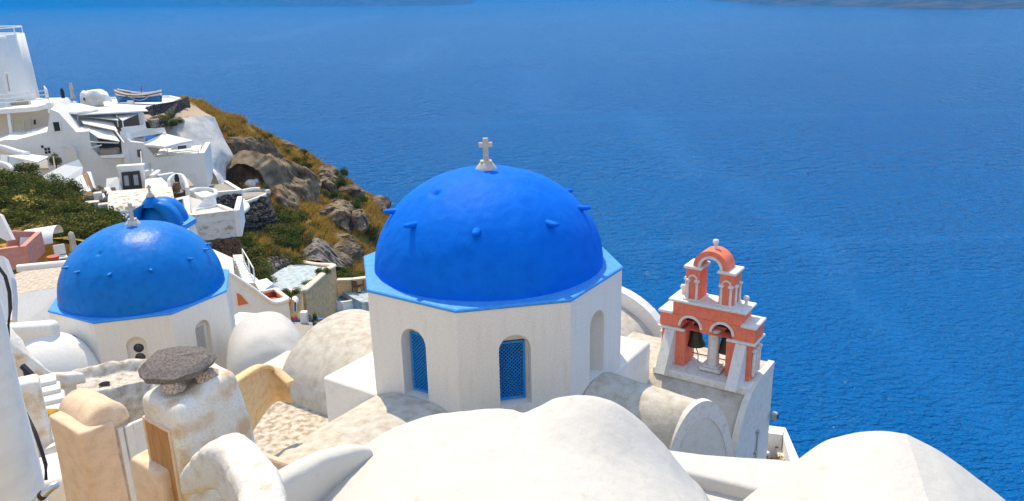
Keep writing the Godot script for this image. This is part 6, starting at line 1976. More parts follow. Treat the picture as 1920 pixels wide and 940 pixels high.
func belfry() -> void:
	var c: Vector3 = Vector3(-18.98, -1.69, -42.46)
	var t := thing("blue_belfry", "small blue cupola with an open arched belfry in front and a white cross", "belfry", c, 0.0)
	var st := mk()
	lathe(st, [Vector2(1.25, 0.0), Vector2(1.2, 0.3), Vector2(1.02, 0.75), Vector2(0.75, 1.05), Vector2(0.4, 1.22), Vector2(0, 1.28)], 32, Vector3(0.12, 0.05, -1.0))
	part(t, "cupola", st, M.dome_blue_glossy)
	st = mk()
	lathe(st, [Vector2(1.65, -0.25), Vector2(1.65, 0.0), Vector2(1.1, 0.06)], 8, Vector3(0.12, 0, -0.9), Basis(Vector3.UP, 0.3), -1)
	part(t, "ledge", st, M.rim_blue)
	# two curved legs that meet under a small cap
	for sd in [-1.0, 1.0]:
		st = mk()
		var rings := []
		for k in 9:
			var f := k / 8.0
			var a := f * PI * 0.5
			var p := Vector3(sd * (0.95 * cos(a) + 0.1), 1.25 * sin(a), 0.1)
			var wd := lerpf(0.36, 0.2, f)
			rings.append([p + Vector3(-wd * sin(PI / 2 - a * 0.4), -0.05, 0.32), p + Vector3(wd, 0.08, 0.32), p + Vector3(wd, 0.08, -0.5), p + Vector3(-wd * sin(PI / 2 - a * 0.4), -0.05, -0.5)])
		loft(st, rings, 1)
		part(t, "arch_leg", st, M.dome_blue_glossy)
	st = mk()
	lathe(st, [Vector2(0.52, 1.12), Vector2(0.42, 1.34), Vector2(0.24, 1.55), Vector2(0.08, 1.66), Vector2(0, 1.68)], 20, Vector3(0.0, 0, 0.0))
	part(t, "cap", st, M.dome_blue_glossy)
	add_cross(t, Vector3(0, 1.66, 0), 0.85, 0.2)
	st = mk()
	box(st, Vector3(0.12, -2.1, -0.9), Vector3(2.6, 3.7, 2.6), 0.05, Basis(Vector3.UP, 0.3))
	part(t, "base", st, M.limewash)

func lower_left() -> void:
	# --- pink house
	var t := thing("pink_house", "small pink plastered house with an open roof edge", "house", Vector3(-23.06, -1.86, -36.10))
	slab(t, "front_wall", [Vector3(-23.57, -0.79, -35.69), Vector3(-22.81, -0.94, -36.69), Vector3(-22.80, -1.99, -36.70), Vector3(-23.69, -1.80, -35.53)], M.pink_plaster, 0.3)
	slab(t, "side_wall", [Vector3(-22.81, -0.94, -36.69), Vector3(-22.80, -1.99, -36.70), Vector3(-22.80, -1.99, -36.70) + Vector3(-0.6, 0, -2.5), Vector3(-22.81, -0.94, -36.69) + Vector3(-0.6, 0, -2.5)], M.pink_plaster, 0.25)
	slab(t, "back_wall", [Vector3(-23.54, -0.60, -35.72) + Vector3(-0.6, 0, -2.5), Vector3(-22.81, -0.94, -36.69) + Vector3(-0.6, 0, -2.5), Vector3(-22.80, -1.99, -36.70) + Vector3(-0.6, 0, -2.5), Vector3(-23.67, -1.63, -35.56) + Vector3(-0.6, 0, -2.5)], M.pink_plaster, 0.2)
	st_slope(t)
	# --- ochre house with a white vault
	t = thing("ochre_house", "ochre house with a white barrel roof and a blue door", "house", Vector3(-22.98, -2.29, -38.07))
	slab(t, "front_wall", [Vector3(-23.75, -1.57, -38.23), Vector3(-22.98, -1.70, -39.66), Vector3(-23.02, -2.69, -39.59), Vector3(-23.68, -2.40, -38.36)], M.yellow_ochre, 2.0)
	var st := mk()
	sheet(st, 8, 14, func(u, v):
		var a: Vector3 = Vector3(-23.76, -1.53, -38.22).lerp(Vector3(-22.96, -1.71, -39.69), u)
		var p := a + Vector3(-0.25, 0, -1) * (1 - cos(v * PI)) * 1.0
		p.y += sin(v * PI) * 0.62 + 0.02
		return p)
	part(t, "vault_roof", st, M.limewash, true)
	opening(t, "door", [Vector3(-23.72, -1.66, -38.29), Vector3(-23.62, -1.67, -38.47), Vector3(-23.65, -2.36, -38.42), Vector3(-23.75, -2.33, -38.23)], M.yellow_ochre, M.door_blue, 0.06)
	st = mk()
	sheet(st, 16, 2, func(u, v):
		var p: Vector3 = Vector3(-22.77, -2.14, -39.16).lerp(Vector3(-22.22, -2.46, -40.11), u)
		p.y += (1 - v) * (0.1 + 0.42 * sin(clampf(1.0 - u, 0, 1) * PI * 0.5))
		p.z -= sin(u * PI * 0.5) * 0.8 + v * 0.01
		return p)
	solo("curved_ochre_wall", "low curved ochre wall beside the red planter", "wall", Vector3(-22.49, -2.35, -39.62), "wall", st, M.yellow_ochre)
	st = mk()
	lathe(st, [Vector2(0.16, 0), Vector2(0.27, 0.28), Vector2(0.29, 0.3), Vector2(0.26, 0.3), Vector2(0, 0.24)], 16, Vector3(-21.62, -1.88, -37.15))
	solo("red_planter", "red clay planter on the roof edge by the ochre wall", "planter", Vector3(-21.62, -1.88, -37.15), "pot", st, M.red_clay)
	parasol_closed("furled pale parasol standing behind the side church dome", Vector3(-22.22, -2.46, -40.11), 1.25, M.beige_canvas)
	chair("blue white chair beside the red planter", Vector3(-21.74, -2.37, -38.04), 0.6, M.plastic_white)
	# --- flat beige roof and its wall
	t = thing("flat_beige_roof", "flat beige-stained roof with a grey wall below, left of the glossy dome", "house", Vector3(-17.19, -1.30, -27.88))
	slab(t, "roof", [Vector3(-20.77, -0.90, -32.21), Vector3(-21.34, -1.31, -34.18), Vector3(-19.73, -1.45, -35.18), Vector3(-16.63, -0.28, -29.26), Vector3(-18.73, -0.55, -29.17)], M.roof_beige, 0.3)
	slab(t, "front_wall", [Vector3(-18.69, -0.53, -29.08), Vector3(-16.55, -0.26, -29.16), Vector3(-16.22, -1.59, -28.00), Vector3(-18.31, -1.63, -27.99)], M.limewash, 0.5)
	st = mk()
	bar(st, Vector3(-21.73, -1.26, -34.41), Vector3(-19.83, -1.40, -35.41), 0.3, 0.3, 0.04)
	part(t, "parapet", st, M.limewash, true)
	st = mk()
	slab_on(st, [Vector3(-17.07, 2.06, -25.81), Vector3(-16.63, 2.01, -25.79), Vector3(-16.39, 1.34, -25.58), Vector3(-16.35, 0.74, -25.39), Vector3(-16.09, 0.20, -24.69), Vector3(-16.81, 0.05, -24.64)], 0.5)
	solo("white_stair_wall", "white wall with a rounded shoulder left of the flat beige roof", "wall", Vector3(-16.38, 0.21, -24.69), "wall", st, M.limewash)
	st = mk()
	soft(st, Vector3(1.9, 1.2, 0.5), 0.2, 10, Vector3(-14.74, 0.13, -23.09), Basis(Vector3.UP, 0.1), 0.05)
	solo("curved_parapet", "long low white parapet in front of the grey wall", "wall", Vector3(-13.84, 0.37, -22.12), "wall", st, M.limewash)
	st = mk()
	sheet(st, 36, 16, func(u, v):
		var a: float = u * TAU
		var e: float = v * PI * 0.5
		return Vector3(-14.12, -1.66, -23.05) + Vector3(cos(a) * cos(e) * 1.35, sin(e) * 2.0, sin(a) * cos(e) * 1.5))
	solo("white_apse", "rounded white apse roof at the foot of the glossy domed church", "roof", Vector3(-12.28, 0.64, -19.58), "roof", st, M.limewash)
	near_left()

func st_slope(t: Node3D) -> void:
	var st := mk()
	plate(st, [Vector3(-24.46, 0.44, -37.89), Vector3(-24.11, 0.29, -37.84), Vector3(-23.56, -0.83, -37.48), Vector3(-23.83, -0.87, -37.47), Vector3(-24.48, -0.57, -37.57)], Vector3(-0.1, -0.1, -0.4))
	part(t, "sloping_gable", st, M.limewash, true)

func near_left() -> void:
	# --- lumpy cement roof with a raised lip
	var t := thing("lumpy_cement_roof", "small flat cement roof with a raised uneven lip and a drain hole", "roof", Vector3(-6.94, 3.06, -12.48))
	var st := mk()
	var c: Vector3 = Vector3(-7.36, 3.31, -13.61)
	sheet(st, 48, 24, func(u, v):
		var a: float = u * TAU
		var sq := 1.0 / pow(pow(absf(cos(a)), 4.0) + pow(absf(sin(a)), 4.0), 0.25)
		var r: float = v
		var p := Vector3(cos(a) * sq * 0.74, 0, sin(a) * sq * 0.62) * minf(r * 1.12, 1.0)
		p.y = 0.16 * smoothstep(0.62, 0.80, r) - 0.03 * (1.0 - r)
		if r > 0.893:
			p.y -= (r - 0.893) / 0.107 * 2.2
			p *= Vector3(1.02, 1, 1.02)
		p = c + Basis(Vector3.UP, 0.45) * p
		return p + Vector3(wob.get_noise_3dv(p * 3.0), wob.get_noise_3dv(p * 5.0), wob.get_noise_3dv(p * 3.0 + Vector3(5, 5, 5))) * Vector3(0.035, 0.045, 0.035))
	part(t, "roof_shell", st, M.weathered_pale, true)
	st = mk()
	lathe(st, [Vector2(0.0, 0.0), Vector2(0.05, 0.01), Vector2(0.1, 0.0)], 10, c + Vector3(-0.1, 0.0, 0.0))
	part(t, "drain_hole", st, M.dark, true)  # near-black disc painted in place of a shaded hole
	# --- sloping white wall and small passage with steps
	st = mk()
	sweep(st, [Vector3(-8.02, 4.94, -12.03), Vector3(-7.75, 4.67, -11.94), Vector3(-7.56, 4.30, -12.04), Vector3(-7.44, 4.11, -12.18), Vector3(-7.26, 3.95, -12.56)], [Vector2(0.13, 0.18), Vector2(0.13, 0.18), Vector2(0.13, 0.18), Vector2(0.12, 0.12), Vector2(0.12, 0.1)], 10, 6, 0.02)
	slab_on(st, [Vector3(-8.06, 4.84, -12.10), Vector3(-7.81, 4.57, -12.02), Vector3(-7.62, 4.20, -12.11), Vector3(-7.30, 3.97, -12.46), Vector3(-7.22, 3.56, -12.33), Vector3(-7.34, 3.13, -11.87), Vector3(-7.74, 3.25, -11.70), Vector3(-8.07, 4.35, -11.95)], 0.25)
	solo("sloping_passage_wall", "white wall whose thick top slopes down to the stepped passage", "wall", Vector3(-7.59, 3.38, -11.95), "wall", st, M.pillar_wash)
	t = thing("passage_steps", "short flight of cement steps in the narrow passage", "steps", Vector3(-7.21, 3.68, -11.42))
	for k in 5:
		st = mk()
		var a: Vector3 = Vector3(-7.38, 4.30, -11.62).lerp(Vector3(-6.80, 4.05, -10.91), k / 4.0)
		soft(st, Vector3(0.5, 0.18, 0.34), 0.03, 6, a, Basis(Vector3.UP, 0.5), 0.01)
		part(t, "step", st, M.cement, true)
	st = mk()
	bar(st, Vector3(-6.56, 5.35, -10.06), Vector3(-6.36, 5.15, -10.00), 0.05, 0.07)
	bar(st, Vector3(-6.36, 5.15, -10.00), Vector3(-6.30, 4.77, -9.88), 0.05, 0.05)
	bar(st, Vector3(-6.53, 5.32, -10.05), Vector3(-6.50, 5.12, -9.99), 0.04, 0.04)
	bar(st, Vector3(-6.51, 5.10, -9.98), Vector3(-6.36, 5.14, -10.00), 0.035, 0.035)
	solo("navy_handrail", "navy blue metal handrail above the passage steps", "handrail", Vector3(-6.30, 4.77, -9.88), "rail", st, M.navy)
	st = mk()
	soft(st, Vector3(0.28, 1.2, 0.3), 0.06, 8, Vector3(-6.11, 4.88, -9.39), Basis(Vector3.UP, 0.5), 0.03)
	solo("white_newel", "small white newel block at the end of the navy handrail", "wall", Vector3(-6.12, 4.56, -9.29), "block", st, M.pillar_wash)
	st = mk()
	soft(st, Vector3(0.24, 0.3, 0.2), 0.05, 6, Vector3(-6.44, 4.44, -10.19), Basis.IDENTITY, 0.03)
	solo("yellow_canister", "yellow canister standing among the bags in the passage", "canister", Vector3(-6.44, 4.36, -10.17), "canister", st, M.yellow_ochre)
	st = mk()
	stone(st, Vector3(-6.12, 4.53, -9.80), Vector3(0.2, 0.16, 0.16), 61, 14, 0.25, 10)
	solo("white_plastic_bag", "crumpled white plastic bag behind the low sloping wall", "bag", Vector3(-6.12, 4.42, -9.77), "bag", st, M.plastic_white)
	st = mk()
	stone(st, Vector3(-6.00, 4.54, -9.49), Vector3(0.17, 0.1, 0.14), 62, 12, 0.2, 8)
	solo("grey_plastic_bag", "small grey plastic bag under the crumpled white bag", "bag", Vector3(-6.00, 4.48, -9.47), "bag", st, M.boat_white)
	st = mk()
	slab_on(st, [Vector3(-5.86, 4.68, -9.01), Vector3(-5.64, 4.73, -9.13), Vector3(-5.45, 4.78, -9.25), Vector3(-5.44, 4.18, -9.06), Vector3(-5.83, 4.31, -8.89)], 0.22)
	solo("low_sloping_wall", "low stained wall with a sloping top in front of the plastic bags", "wall", Vector3(-5.65, 4.40, -9.03), "wall", st, M.pillar_wash)
	st = mk()
	soft(st, Vector3(0.62, 1.6, 0.7), 0.12, 10, Vector3(-5.00, 4.75, -7.98) + Vector3(0, -0.42, 0), Basis(Vector3.UP, 0.45), 0.03)
	solo("rounded_block", "smooth white rounded block in front of the low sloping wall", "wall", Vector3(-5.01, 4.32, -7.85), "block", st, M.limewash)
	# --- ochre parapet between the two churches
	st = mk()
	sheet(st, 24, 10, func(u, v):
		var line := [Vector3(-5.11, 3.39, -13.11), Vector3(-5.01, 3.29, -13.81), Vector3(-4.91, 3.11, -14.59), Vector3(-4.77, 2.86, -14.94), Vector3(-4.40, 2.69, -14.67)]
		var f: float = u * 4
		var k := mini(int(f), 3)
		var b: Vector3 = line[k]
		var p := b.cubic_interpolate(line[k + 1], line[maxi(k - 1, 0)], line[mini(k + 2, 4)], f - k)
		p.y -= v * lerpf(1.5, 0.42, u)
		p.z += 0.12 * sin(v * PI)
		return p)
	sweep(st, [Vector3(-5.11, 3.39, -13.11), Vector3(-5.01, 3.29, -13.81), Vector3(-4.91, 3.11, -14.59), Vector3(-4.77, 2.86, -14.94), Vector3(-4.40, 2.69, -14.67)], [Vector2(0.1, 0.05), Vector2(0.1, 0.05), Vector2(0.1, 0.05), Vector2(0.1, 0.05), Vector2(0.1, 0.05)], 8, 6, 0.005)
	solo("ochre_parapet", "curved ochre plaster parapet behind the whitewashed pillar", "wall", Vector3(-4.84, 2.59, -13.80), "parapet", st, M.ochre_plaster)
	# --- smooth white vault left of the inland vault
	st = mk()
	var base: Vector3 = Vector3(-8.02, -1.84, -24.56)
	var base2 := base
	sheet(st, 40, 20, func(u, v):
		var a: float = u * TAU
		var e: float = v * PI * 0.5
		var q := 1.0 / pow(pow(absf(cos(a)), 3.2) + pow(absf(sin(a)), 3.2), 1.0 / 3.2)
		var p := Vector3(cos(a) * q * pow(cos(e), 0.75) * 1.3, sin(e) * 1.85, sin(a) * q * pow(cos(e), 0.55) * 1.9)
		p += Vector3(1, 1, 1) * wob.get_noise_3dv(p * 1.5) * 0.04
		return base + Basis(Vector3.UP, 0.35) * p)
	solo("smooth_white_vault", "smooth white barrel vault between the two domed churches", "roof", (base + base2) * 0.5 - Vector3(0, 1, 0), "vault", st, M.roofwash)
	st = mk()
	soft(st, Vector3(1.2, 0.9, 1.2), 0.12, 10, Vector3(-6.11, 0.45, -20.05) + Vector3(0, -0.4, -0.4), Basis(Vector3.UP, -0.5), 0.04)
	solo("white_roof_step", "flat white roof step below the smooth white vault", "roof", Vector3(-6.12, -0.20, -19.84), "roof", st, M.roofwash)
	# --- sand ledge with a steel rail by the low parapet
	st = mk()
	bar(st, Vector3(-3.60, 3.84, -10.11), Vector3(-3.04, 3.65, -10.04), 0.12, 0.16, 0.02)
	t = solo("sand_ledge", "short sand coloured ledge with a thin metal strip under the stained terrace", "ledge", Vector3(-3.34, 3.61, -10.03), "ledge", st, M.sand_plaster)
	st = mk()
	tube(st, [Vector3(-3.57, 3.77, -9.98), Vector3(-3.13, 3.66, -9.94)], 0.018)
	part(t, "metal_strip", st, M.steel, true)

func beige_quarter() -> void:
	# --- diagonal white wall and stairs
	var t := thing("diagonal_stair_house", "white house with a long diagonal parapet right of the glossy dome", "house", Vector3(-12.21, -5.32, -37.10))
	slab(t, "wall", [Vector3(-12.90, -1.63, -34.74), Vector3(-12.46, -2.00, -34.93), Vector3(-11.06, -3.56, -35.54), Vector3(-10.42, -3.55, -35.82), Vector3(-10.39, -4.89, -35.83), Vector3(-13.28, -5.01, -34.58)], M.limewash, 0.4)
	st_opening(t)
	var st := mk()
	sweep(st, [Vector3(-12.61, -1.85, -34.87), Vector3(-11.76, -2.75, -35.24), Vector3(-11.04, -3.56, -35.55), Vector3(-10.39, -3.55, -35.83)], [Vector2(0.14, 0.09), Vector2(0.14, 0.09), Vector2(0.14, 0.09), Vector2(0.14, 0.09)], 8, 5, 0.005)
	part(t, "coping", st, M.limewash, true)
	st = mk()
	bar(st, Vector3(-11.15, -3.02, -30.48), Vector3(-10.80, -3.12, -32.03), 1.4, 0.9, 0.05)
	part(t, "low_roof", st, M.limewash, true)
	t = thing("orange_terrace", "small orange-walled sunken terrace with cream edges", "terrace", Vector3(-11.55, -4.47, -37.37))
	slab(t, "back_wall", [Vector3(-12.73, -4.51, -39.46), Vector3(-12.36, -4.74, -40.43), Vector3(-12.37, -5.06, -40.33), Vector3(-12.74, -4.82, -39.36)], M.orange_plaster, 0.2)
	slab(t, "side_wall", [Vector3(-12.36, -4.74, -40.43), Vector3(-10.67, -3.81, -36.53), Vector3(-10.68, -4.10, -36.44), Vector3(-12.37, -5.09, -40.32)], M.orange_plaster, 0.2)
	st = mk()
	for q in [[Vector3(-12.76, -4.49, -39.46), Vector3(-12.36, -4.72, -40.44)], [Vector3(-12.36, -4.72, -40.44), Vector3(-10.65, -3.79, -36.54)], [Vector3(-10.65, -3.79, -36.54), Vector3(-11.20, -3.67, -35.84)]]:
		bar(st, q[0], q[1], 0.22, 0.14, 0.02)
	part(t, "rim", st, M.cream_rim, true)
	st = mk()
	plate(st, [Vector3(-12.74, -4.80, -39.36), Vector3(-12.37, -5.06, -40.33), Vector3(-10.68, -4.08, -36.44), Vector3(-11.36, -4.04, -35.93)], Vector3(0, -0.6, 0))
	part(t, "floor", st, M.orange_plaster, true)
	t = thing("garden_stairs", "white garden stairs with a white side rail leading up to the brown stone base", "stairs", Vector3(-15.20, -5.73, -44.32))
	for k in 9:
		st = mk()
		var f := k / 8.0
		var a: Vector3 = Vector3(-16.42, -5.18, -46.59).lerp(Vector3(-15.00, -5.36, -43.38), f)
		var b: Vector3 = Vector3(-15.98, -5.25, -46.88).lerp(Vector3(-14.47, -5.50, -43.65), f)
		bar(st, a, b, 0.42, 0.2, 0.02)
		part(t, "step", st, M.limewash, true)
	slab(t, "landing", [Vector3(-17.24, -5.36, -48.63), Vector3(-16.58, -5.34, -48.64), Vector3(-15.98, -5.32, -46.97), Vector3(-16.45, -5.24, -46.57)], M.cement, 0.5)
	slab(t, "wall", [Vector3(-17.76, -3.94, -45.94), Vector3(-16.40, -4.78, -46.19), Vector3(-15.80, -5.37, -44.43), Vector3(-17.05, -4.44, -43.68)], M.limewash, 0.4)
	slab(t, "under_wall", [Vector3(-16.39, -5.36, -46.32), Vector3(-14.41, -5.65, -43.71), Vector3(-14.43, -6.34, -43.49), Vector3(-16.44, -7.15, -45.75)], M.limewash, 0.5)
	railing(t, "rail", [Vector3(-15.98, -5.28, -46.77), Vector3(-15.20, -5.41, -45.26), Vector3(-14.47, -5.48, -43.76)], 0.85, 1, M.canvas, 0.04)
	st = mk()
	plate(st, [Vector3(-14.40, -5.29, -43.41), Vector3(-13.98, -5.47, -44.40), Vector3(-13.34, -5.43, -43.36), Vector3(-13.14, -4.83, -40.40)], Vector3(0, -0.6, 0))
	solo("white_landing", "small white paved landing between the stairs and the orange terrace", "terrace", Vector3(-13.57, -5.30, -42.35), "floor", st, M.limewash)
	# --- beige house with a pale blue roof terrace
	t = thing("beige_house", "beige house with a pale blue roof terrace inside a curved cream parapet", "house", Vector3(-13.35, -11.57, -52.95))
	var fl := [Vector3(-17.54, -9.57, -56.74), Vector3(-17.69, -10.63, -62.70), Vector3(-17.18, -10.88, -63.14), Vector3(-14.42, -11.07, -62.56), Vector3(-14.18, -10.49, -59.59), Vector3(-14.22, -10.03, -57.11), Vector3(-14.15, -9.52, -54.13), Vector3(-14.04, -9.00, -51.67), Vector3(-15.01, -8.80, -51.21), Vector3(-16.39, -8.99, -52.72)]
	st = mk()
	plate(st, fl, Vector3(0, -0.6, 0))
	part(t, "roof_floor", st, M.pale_blue_floor, true)
	var rimp := [Vector3(-14.77, -8.70, -51.03), Vector3(-13.94, -8.83, -51.30), Vector3(-13.95, -9.25, -53.69), Vector3(-14.04, -9.70, -56.27), Vector3(-14.16, -10.07, -58.15), Vector3(-14.25, -10.38, -60.15), Vector3(-14.29, -10.81, -62.43), Vector3(-16.02, -11.07, -63.61), Vector3(-17.70, -11.10, -64.65)]
	st = mk()
	for k in rimp.size() - 1:
		var a: Vector3 = rimp[k]
		var b: Vector3 = rimp[k + 1]
		block_wall(st, a, b, 0.4, 5.0 if k < 6 else 0.9)
	part(t, "facade", st, M.beige_wall, true)
	st = mk()
	sweep(st, rimp, [Vector2(0.26, 0.12), Vector2(0.26, 0.12), Vector2(0.26, 0.12), Vector2(0.26, 0.12), Vector2(0.26, 0.12), Vector2(0.26, 0.12), Vector2(0.26, 0.12), Vector2(0.26, 0.12), Vector2(0.26, 0.12)], 8, 4, 0.005)
	part(t, "parapet_coping", st, M.cream_rim, true)
	for q in [[Vector3(-13.95, -11.35, -54.09), Vector3(-13.99, -11.71, -55.53), Vector3(-13.98, -12.36, -55.19), Vector3(-13.95, -11.98, -53.97), "blue_door"], [Vector3(-14.02, -12.20, -56.55), Vector3(-14.05, -12.46, -57.51), Vector3(-14.05, -13.14, -57.39), Vector3(-14.02, -12.87, -56.42), "window"], [Vector3(-14.08, -12.61, -58.34), Vector3(-14.10, -12.85, -59.15), Vector3(-14.10, -13.69, -58.95), Vector3(-14.07, -13.44, -58.14), "window"], [Vector3(-14.13, -12.56, -60.01), Vector3(-14.16, -12.76, -60.89), Vector3(-14.14, -14.15, -60.40), Vector3(-14.11, -13.93, -59.54), "blue_door"]]:
		opening(t, q[4], [q[0], q[1], q[2], q[3]], M.door_blue, M.door_blue if q[4] == "blue_door" else M.glass_and_hole_dark, 0.1, 0.1)
	slab(t, "low_wing", [Vector3(-14.76, -8.66, -50.73), Vector3(-13.83, -8.79, -51.00), Vector3(-13.57, -10.29, -49.68), Vector3(-14.67, -10.27, -49.69)], M.beige_wall, 0.5)
	st = mk()
	sheet(st, 10, 4, func(u, v):
		var a: float = PI * u
		var p: Vector3 = Vector3(-14.13, -9.42, -49.22)
		return p + Vector3(cos(a) * 0.32, sin(a) * 0.35 + 0.45, -v * 0.7))
	part(t, "porch_hood", st, M.limewash, true)
	opening(t, "porch_door", [Vector3(-14.14, -9.02, -49.88), Vector3(-13.97, -9.03, -49.88), Vector3(-13.98, -9.65, -49.68), Vector3(-14.16, -9.68, -49.67)], M.limewash, M.door_blue, 0.05)
	# dark boulder wall left of the roof terrace
	t = thing("boulder_wall", "retaining wall of dark boulders beside the pale blue roof terrace", "wall", Vector3(-17.84, -10.15, -58.65))
	slab(t, "bank", [Vector3(-19.19, -9.29, -59.97), Vector3(-18.16, -10.36, -63.83), Vector3(-17.61, -10.63, -62.70), Vector3(-17.68, -9.73, -57.21), Vector3(-18.07, -9.54, -57.27)], M.dark_stone, 1.0)
	for n in 60:
		st = mk()
		var f := rng.randf()
		var g2 := rng.randf()
		var p: Vector3 = Vector3(-19.03, -9.37, -59.95).lerp(Vector3(-18.25, -10.44, -63.81), f).lerp(Vector3(-17.90, -9.61, -57.35).lerp(Vector3(-17.69, -10.55, -62.72), f), g2)
		stone(st, p + Vector3(0, 0.05, 0.2), Vector3(1, 0.8, 0.8) * rng.randf_range(0.2, 0.42), 500 + n, 8, 0.1, 4)
		part(t, "boulder", st, M.dark_stone if n % 3 else M.pale_rock, true)
	# --- lower terraces with the round pool
	t = thing("pool_terrace", "bright blue pool terrace below the beige house", "terrace", Vector3(-13.11, -14.71, -61.39))
	st = mk()
	plate(st, [Vector3(-13.93, -14.20, -62.59), Vector3(-12.94, -14.20, -63.84), Vector3(-10.98, -14.20, -63.71), Vector3(-10.47, -14.20, -60.19), Vector3(-12.95, -14.20, -59.58), Vector3(-14.14, -14.20, -59.34), Vector3(-14.28, -14.20, -60.44)], Vector3(0, -1.0, 0))
	part(t, "blue_floor", st, M.pool_floor, true)
	st = mk()
	plate(st, [Vector3(-14.51, -13.20, -63.78), Vector3(-13.57, -13.20, -64.87), Vector3(-11.41, -13.20, -63.57), Vector3(-10.93, -13.20, -60.41), Vector3(-11.84, -13.20, -60.36), Vector3(-12.57, -13.20, -61.22)], Vector3(0, -1.2, 0))
	part(t, "upper_floor", st, M.pale_blue_floor, true)
	st = mk()
	for q in [[Vector3(-14.20, -12.30, -63.07), Vector3(-13.00, -12.30, -63.11)], [Vector3(-13.00, -12.30, -63.11), Vector3(-11.36, -12.30, -63.63)], [Vector3(-11.36, -12.30, -63.63), Vector3(-10.37, -12.30, -60.46)]]:
		block_wall(st, q[0], q[1], 0.4, 1.2)
	part(t, "parapet", st, M.ochre_plaster, true)
	st = mk()
	for q in [[Vector3(-14.17, -12.20, -62.92), Vector3(-12.97, -12.20, -62.96)], [Vector3(-12.97, -12.20, -62.96), Vector3(-11.32, -12.20, -63.48)], [Vector3(-11.32, -12.20, -63.48), Vector3(-10.34, -12.20, -60.31)]]:
		bar(st, q[0], q[1], 0.5, 0.12)
	part(t, "coping", st, M.cream_rim, true)
	st = mk()
	for q in [[Vector3(-12.71, -13.80, -58.49), Vector3(-10.43, -13.80, -60.08)]]:
		block_wall(st, q[0], q[1], 0.5, 1.5)
	part(t, "front_parapet", st, M.cream_rim, true)
	t = thing("round_pool", "round white plunge pool with blue water below an ochre curved wall", "pool", Vector3(-13.49, -14.20, -61.86))
	var pc: Vector3 = Vector3(-13.56, -14.20, -62.21)
	st = mk()
	lathe(st, [Vector2(1.08, 0.0), Vector2(1.05, 0.75), Vector2(0.92, 0.78), Vector2(0.9, 0.3)], 32, pc)
	part(t, "pool_wall", st, M.limewash, true)
	st = mk()
	lathe(st, [Vector2(0.91, 0.58), Vector2(0, 0.58)], 32, pc)
	part(t, "water", st, M.pool_water, true)
	st = mk()
	for k in 14:
		var a := PI * 0.05 + PI * 0.95 * k / 14.0
		var b := PI * 0.05 + PI * 0.95 * (k + 1) / 14.0
		var h0 := 1.0 + 0.7 * sin(a)
		var h1 := 1.0 + 0.7 * sin(b)
		var f := func(x, r, y): return pc + Vector3(cos(x) * r, y, -sin(x) * r)
		quad(st, f.call(a, 1.1, 0), f.call(b, 1.1, 0), f.call(b, 1.1, h1), f.call(a, 1.1, h0))
		quad(st, f.call(a, 1.1, h0), f.call(b, 1.1, h1), f.call(b, 1.35, h1), f.call(a, 1.35, h0))
		quad(st, f.call(a, 1.35, 0), f.call(a, 1.35, h0), f.call(b, 1.35, h1), f.call(b, 1.35, 0))
	part(t, "curved_back_wall", st, M.ochre_plaster, true)
	parasol_closed("furled white parasol at the edge of the bright blue pool terrace", Vector3(-12.94, -14.20, -58.62), 1.75, M.canvas)
	chair("dark chair on the upper pool terrace by the ochre parapet", Vector3(-13.05, -13.20, -63.93), 0.4, M.brown_clay)
	chair("dark chair on the upper pool terrace beside the small table", Vector3(-12.39, -13.20, -63.14), -1.2, M.brown_clay)
	chair("dark chair on the upper pool terrace in front of the small table", Vector3(-12.67, -13.20, -62.79), 2.8, M.brown_clay)
	table("small square table on the upper pool terrace", Vector3(-12.63, -13.20, -63.78), M.grey_wood)
	chair("white blue lounge chair on the bright blue floor", Vector3(-11.75, -14.20, -61.40), -1.0, M.plastic_white)
	# --- gravel yard with a white pillar and blue edge
	t = thing("gravel_yard", "gravel yard with a bright blue kerb below the beige house", "yard", Vector3(-11.57, -8.90, -44.35))
	st = mk()
	plate(st, [Vector3(-13.49, -9.01, -46.42), Vector3(-12.18, -9.68, -48.30), Vector3(-10.84, -9.91, -48.23), Vector3(-9.21, -8.03, -40.43), Vector3(-11.90, -7.70, -40.54)], Vector3(0, -0.8, 0))
	part(t, "gravel", st, M.gravel, true)
	st = mk()
	bar(st, Vector3(-13.61, -9.08, -46.60), Vector3(-12.96, -9.19, -46.99), 0.3, 0.3, 0.03)
	bar(st, Vector3(-12.65, -9.27, -47.17), Vector3(-10.84, -9.78, -48.27), 0.3, 0.3, 0.03)
	part(t, "blue_kerb", st, M.door_blue, true)
	st = mk()
	soft(st, Vector3(0.42, 0.75, 0.42), 0.06, 6, Vector3(-12.68, -8.75, -46.50), Basis.IDENTITY, 0.01)
	solo("white_gate_pillar", "short white pillar at the corner of the gravel yard", "pillar", Vector3(-12.68, -9.09, -46.39), "pillar", st, M.limewash)
	st = mk()
	lathe(st, [Vector2(0.1, 0), Vector2(0.22, 0.15), Vector2(0.2, 0.32), Vector2(0.12, 0.38), Vector2(0, 0.36)], 14, Vector3(-13.37, -9.13, -46.80))
	solo("terracotta_pot", "terracotta pot on the blue kerb beside the white pillar", "pot", Vector3(-13.37, -9.13, -46.80), "pot", st, M.red_clay)
	t = thing("white_picket_rail", "low white rail fence at the edge of the gravel yard", "fence", Vector3(-10.84, -8.37, -43.47))
	for k in 10:
		st = mk()
		var f := k / 9.0
		bar(st, Vector3(-11.22, -8.34, -43.27).lerp(Vector3(-10.79, -8.92, -45.40), f), Vector3(-11.21, -8.00, -43.38).lerp(Vector3(-10.78, -8.59, -45.50), f), 0.05, 0.04)
		part(t, "picket", st, M.plastic_white, true)
	st = mk()
	bar(st, Vector3(-11.24, -8.02, -43.37), Vector3(-10.75, -8.62, -45.49), 0.05, 0.05)
	part(t, "rail", st, M.plastic_white, true)
	st = mk()
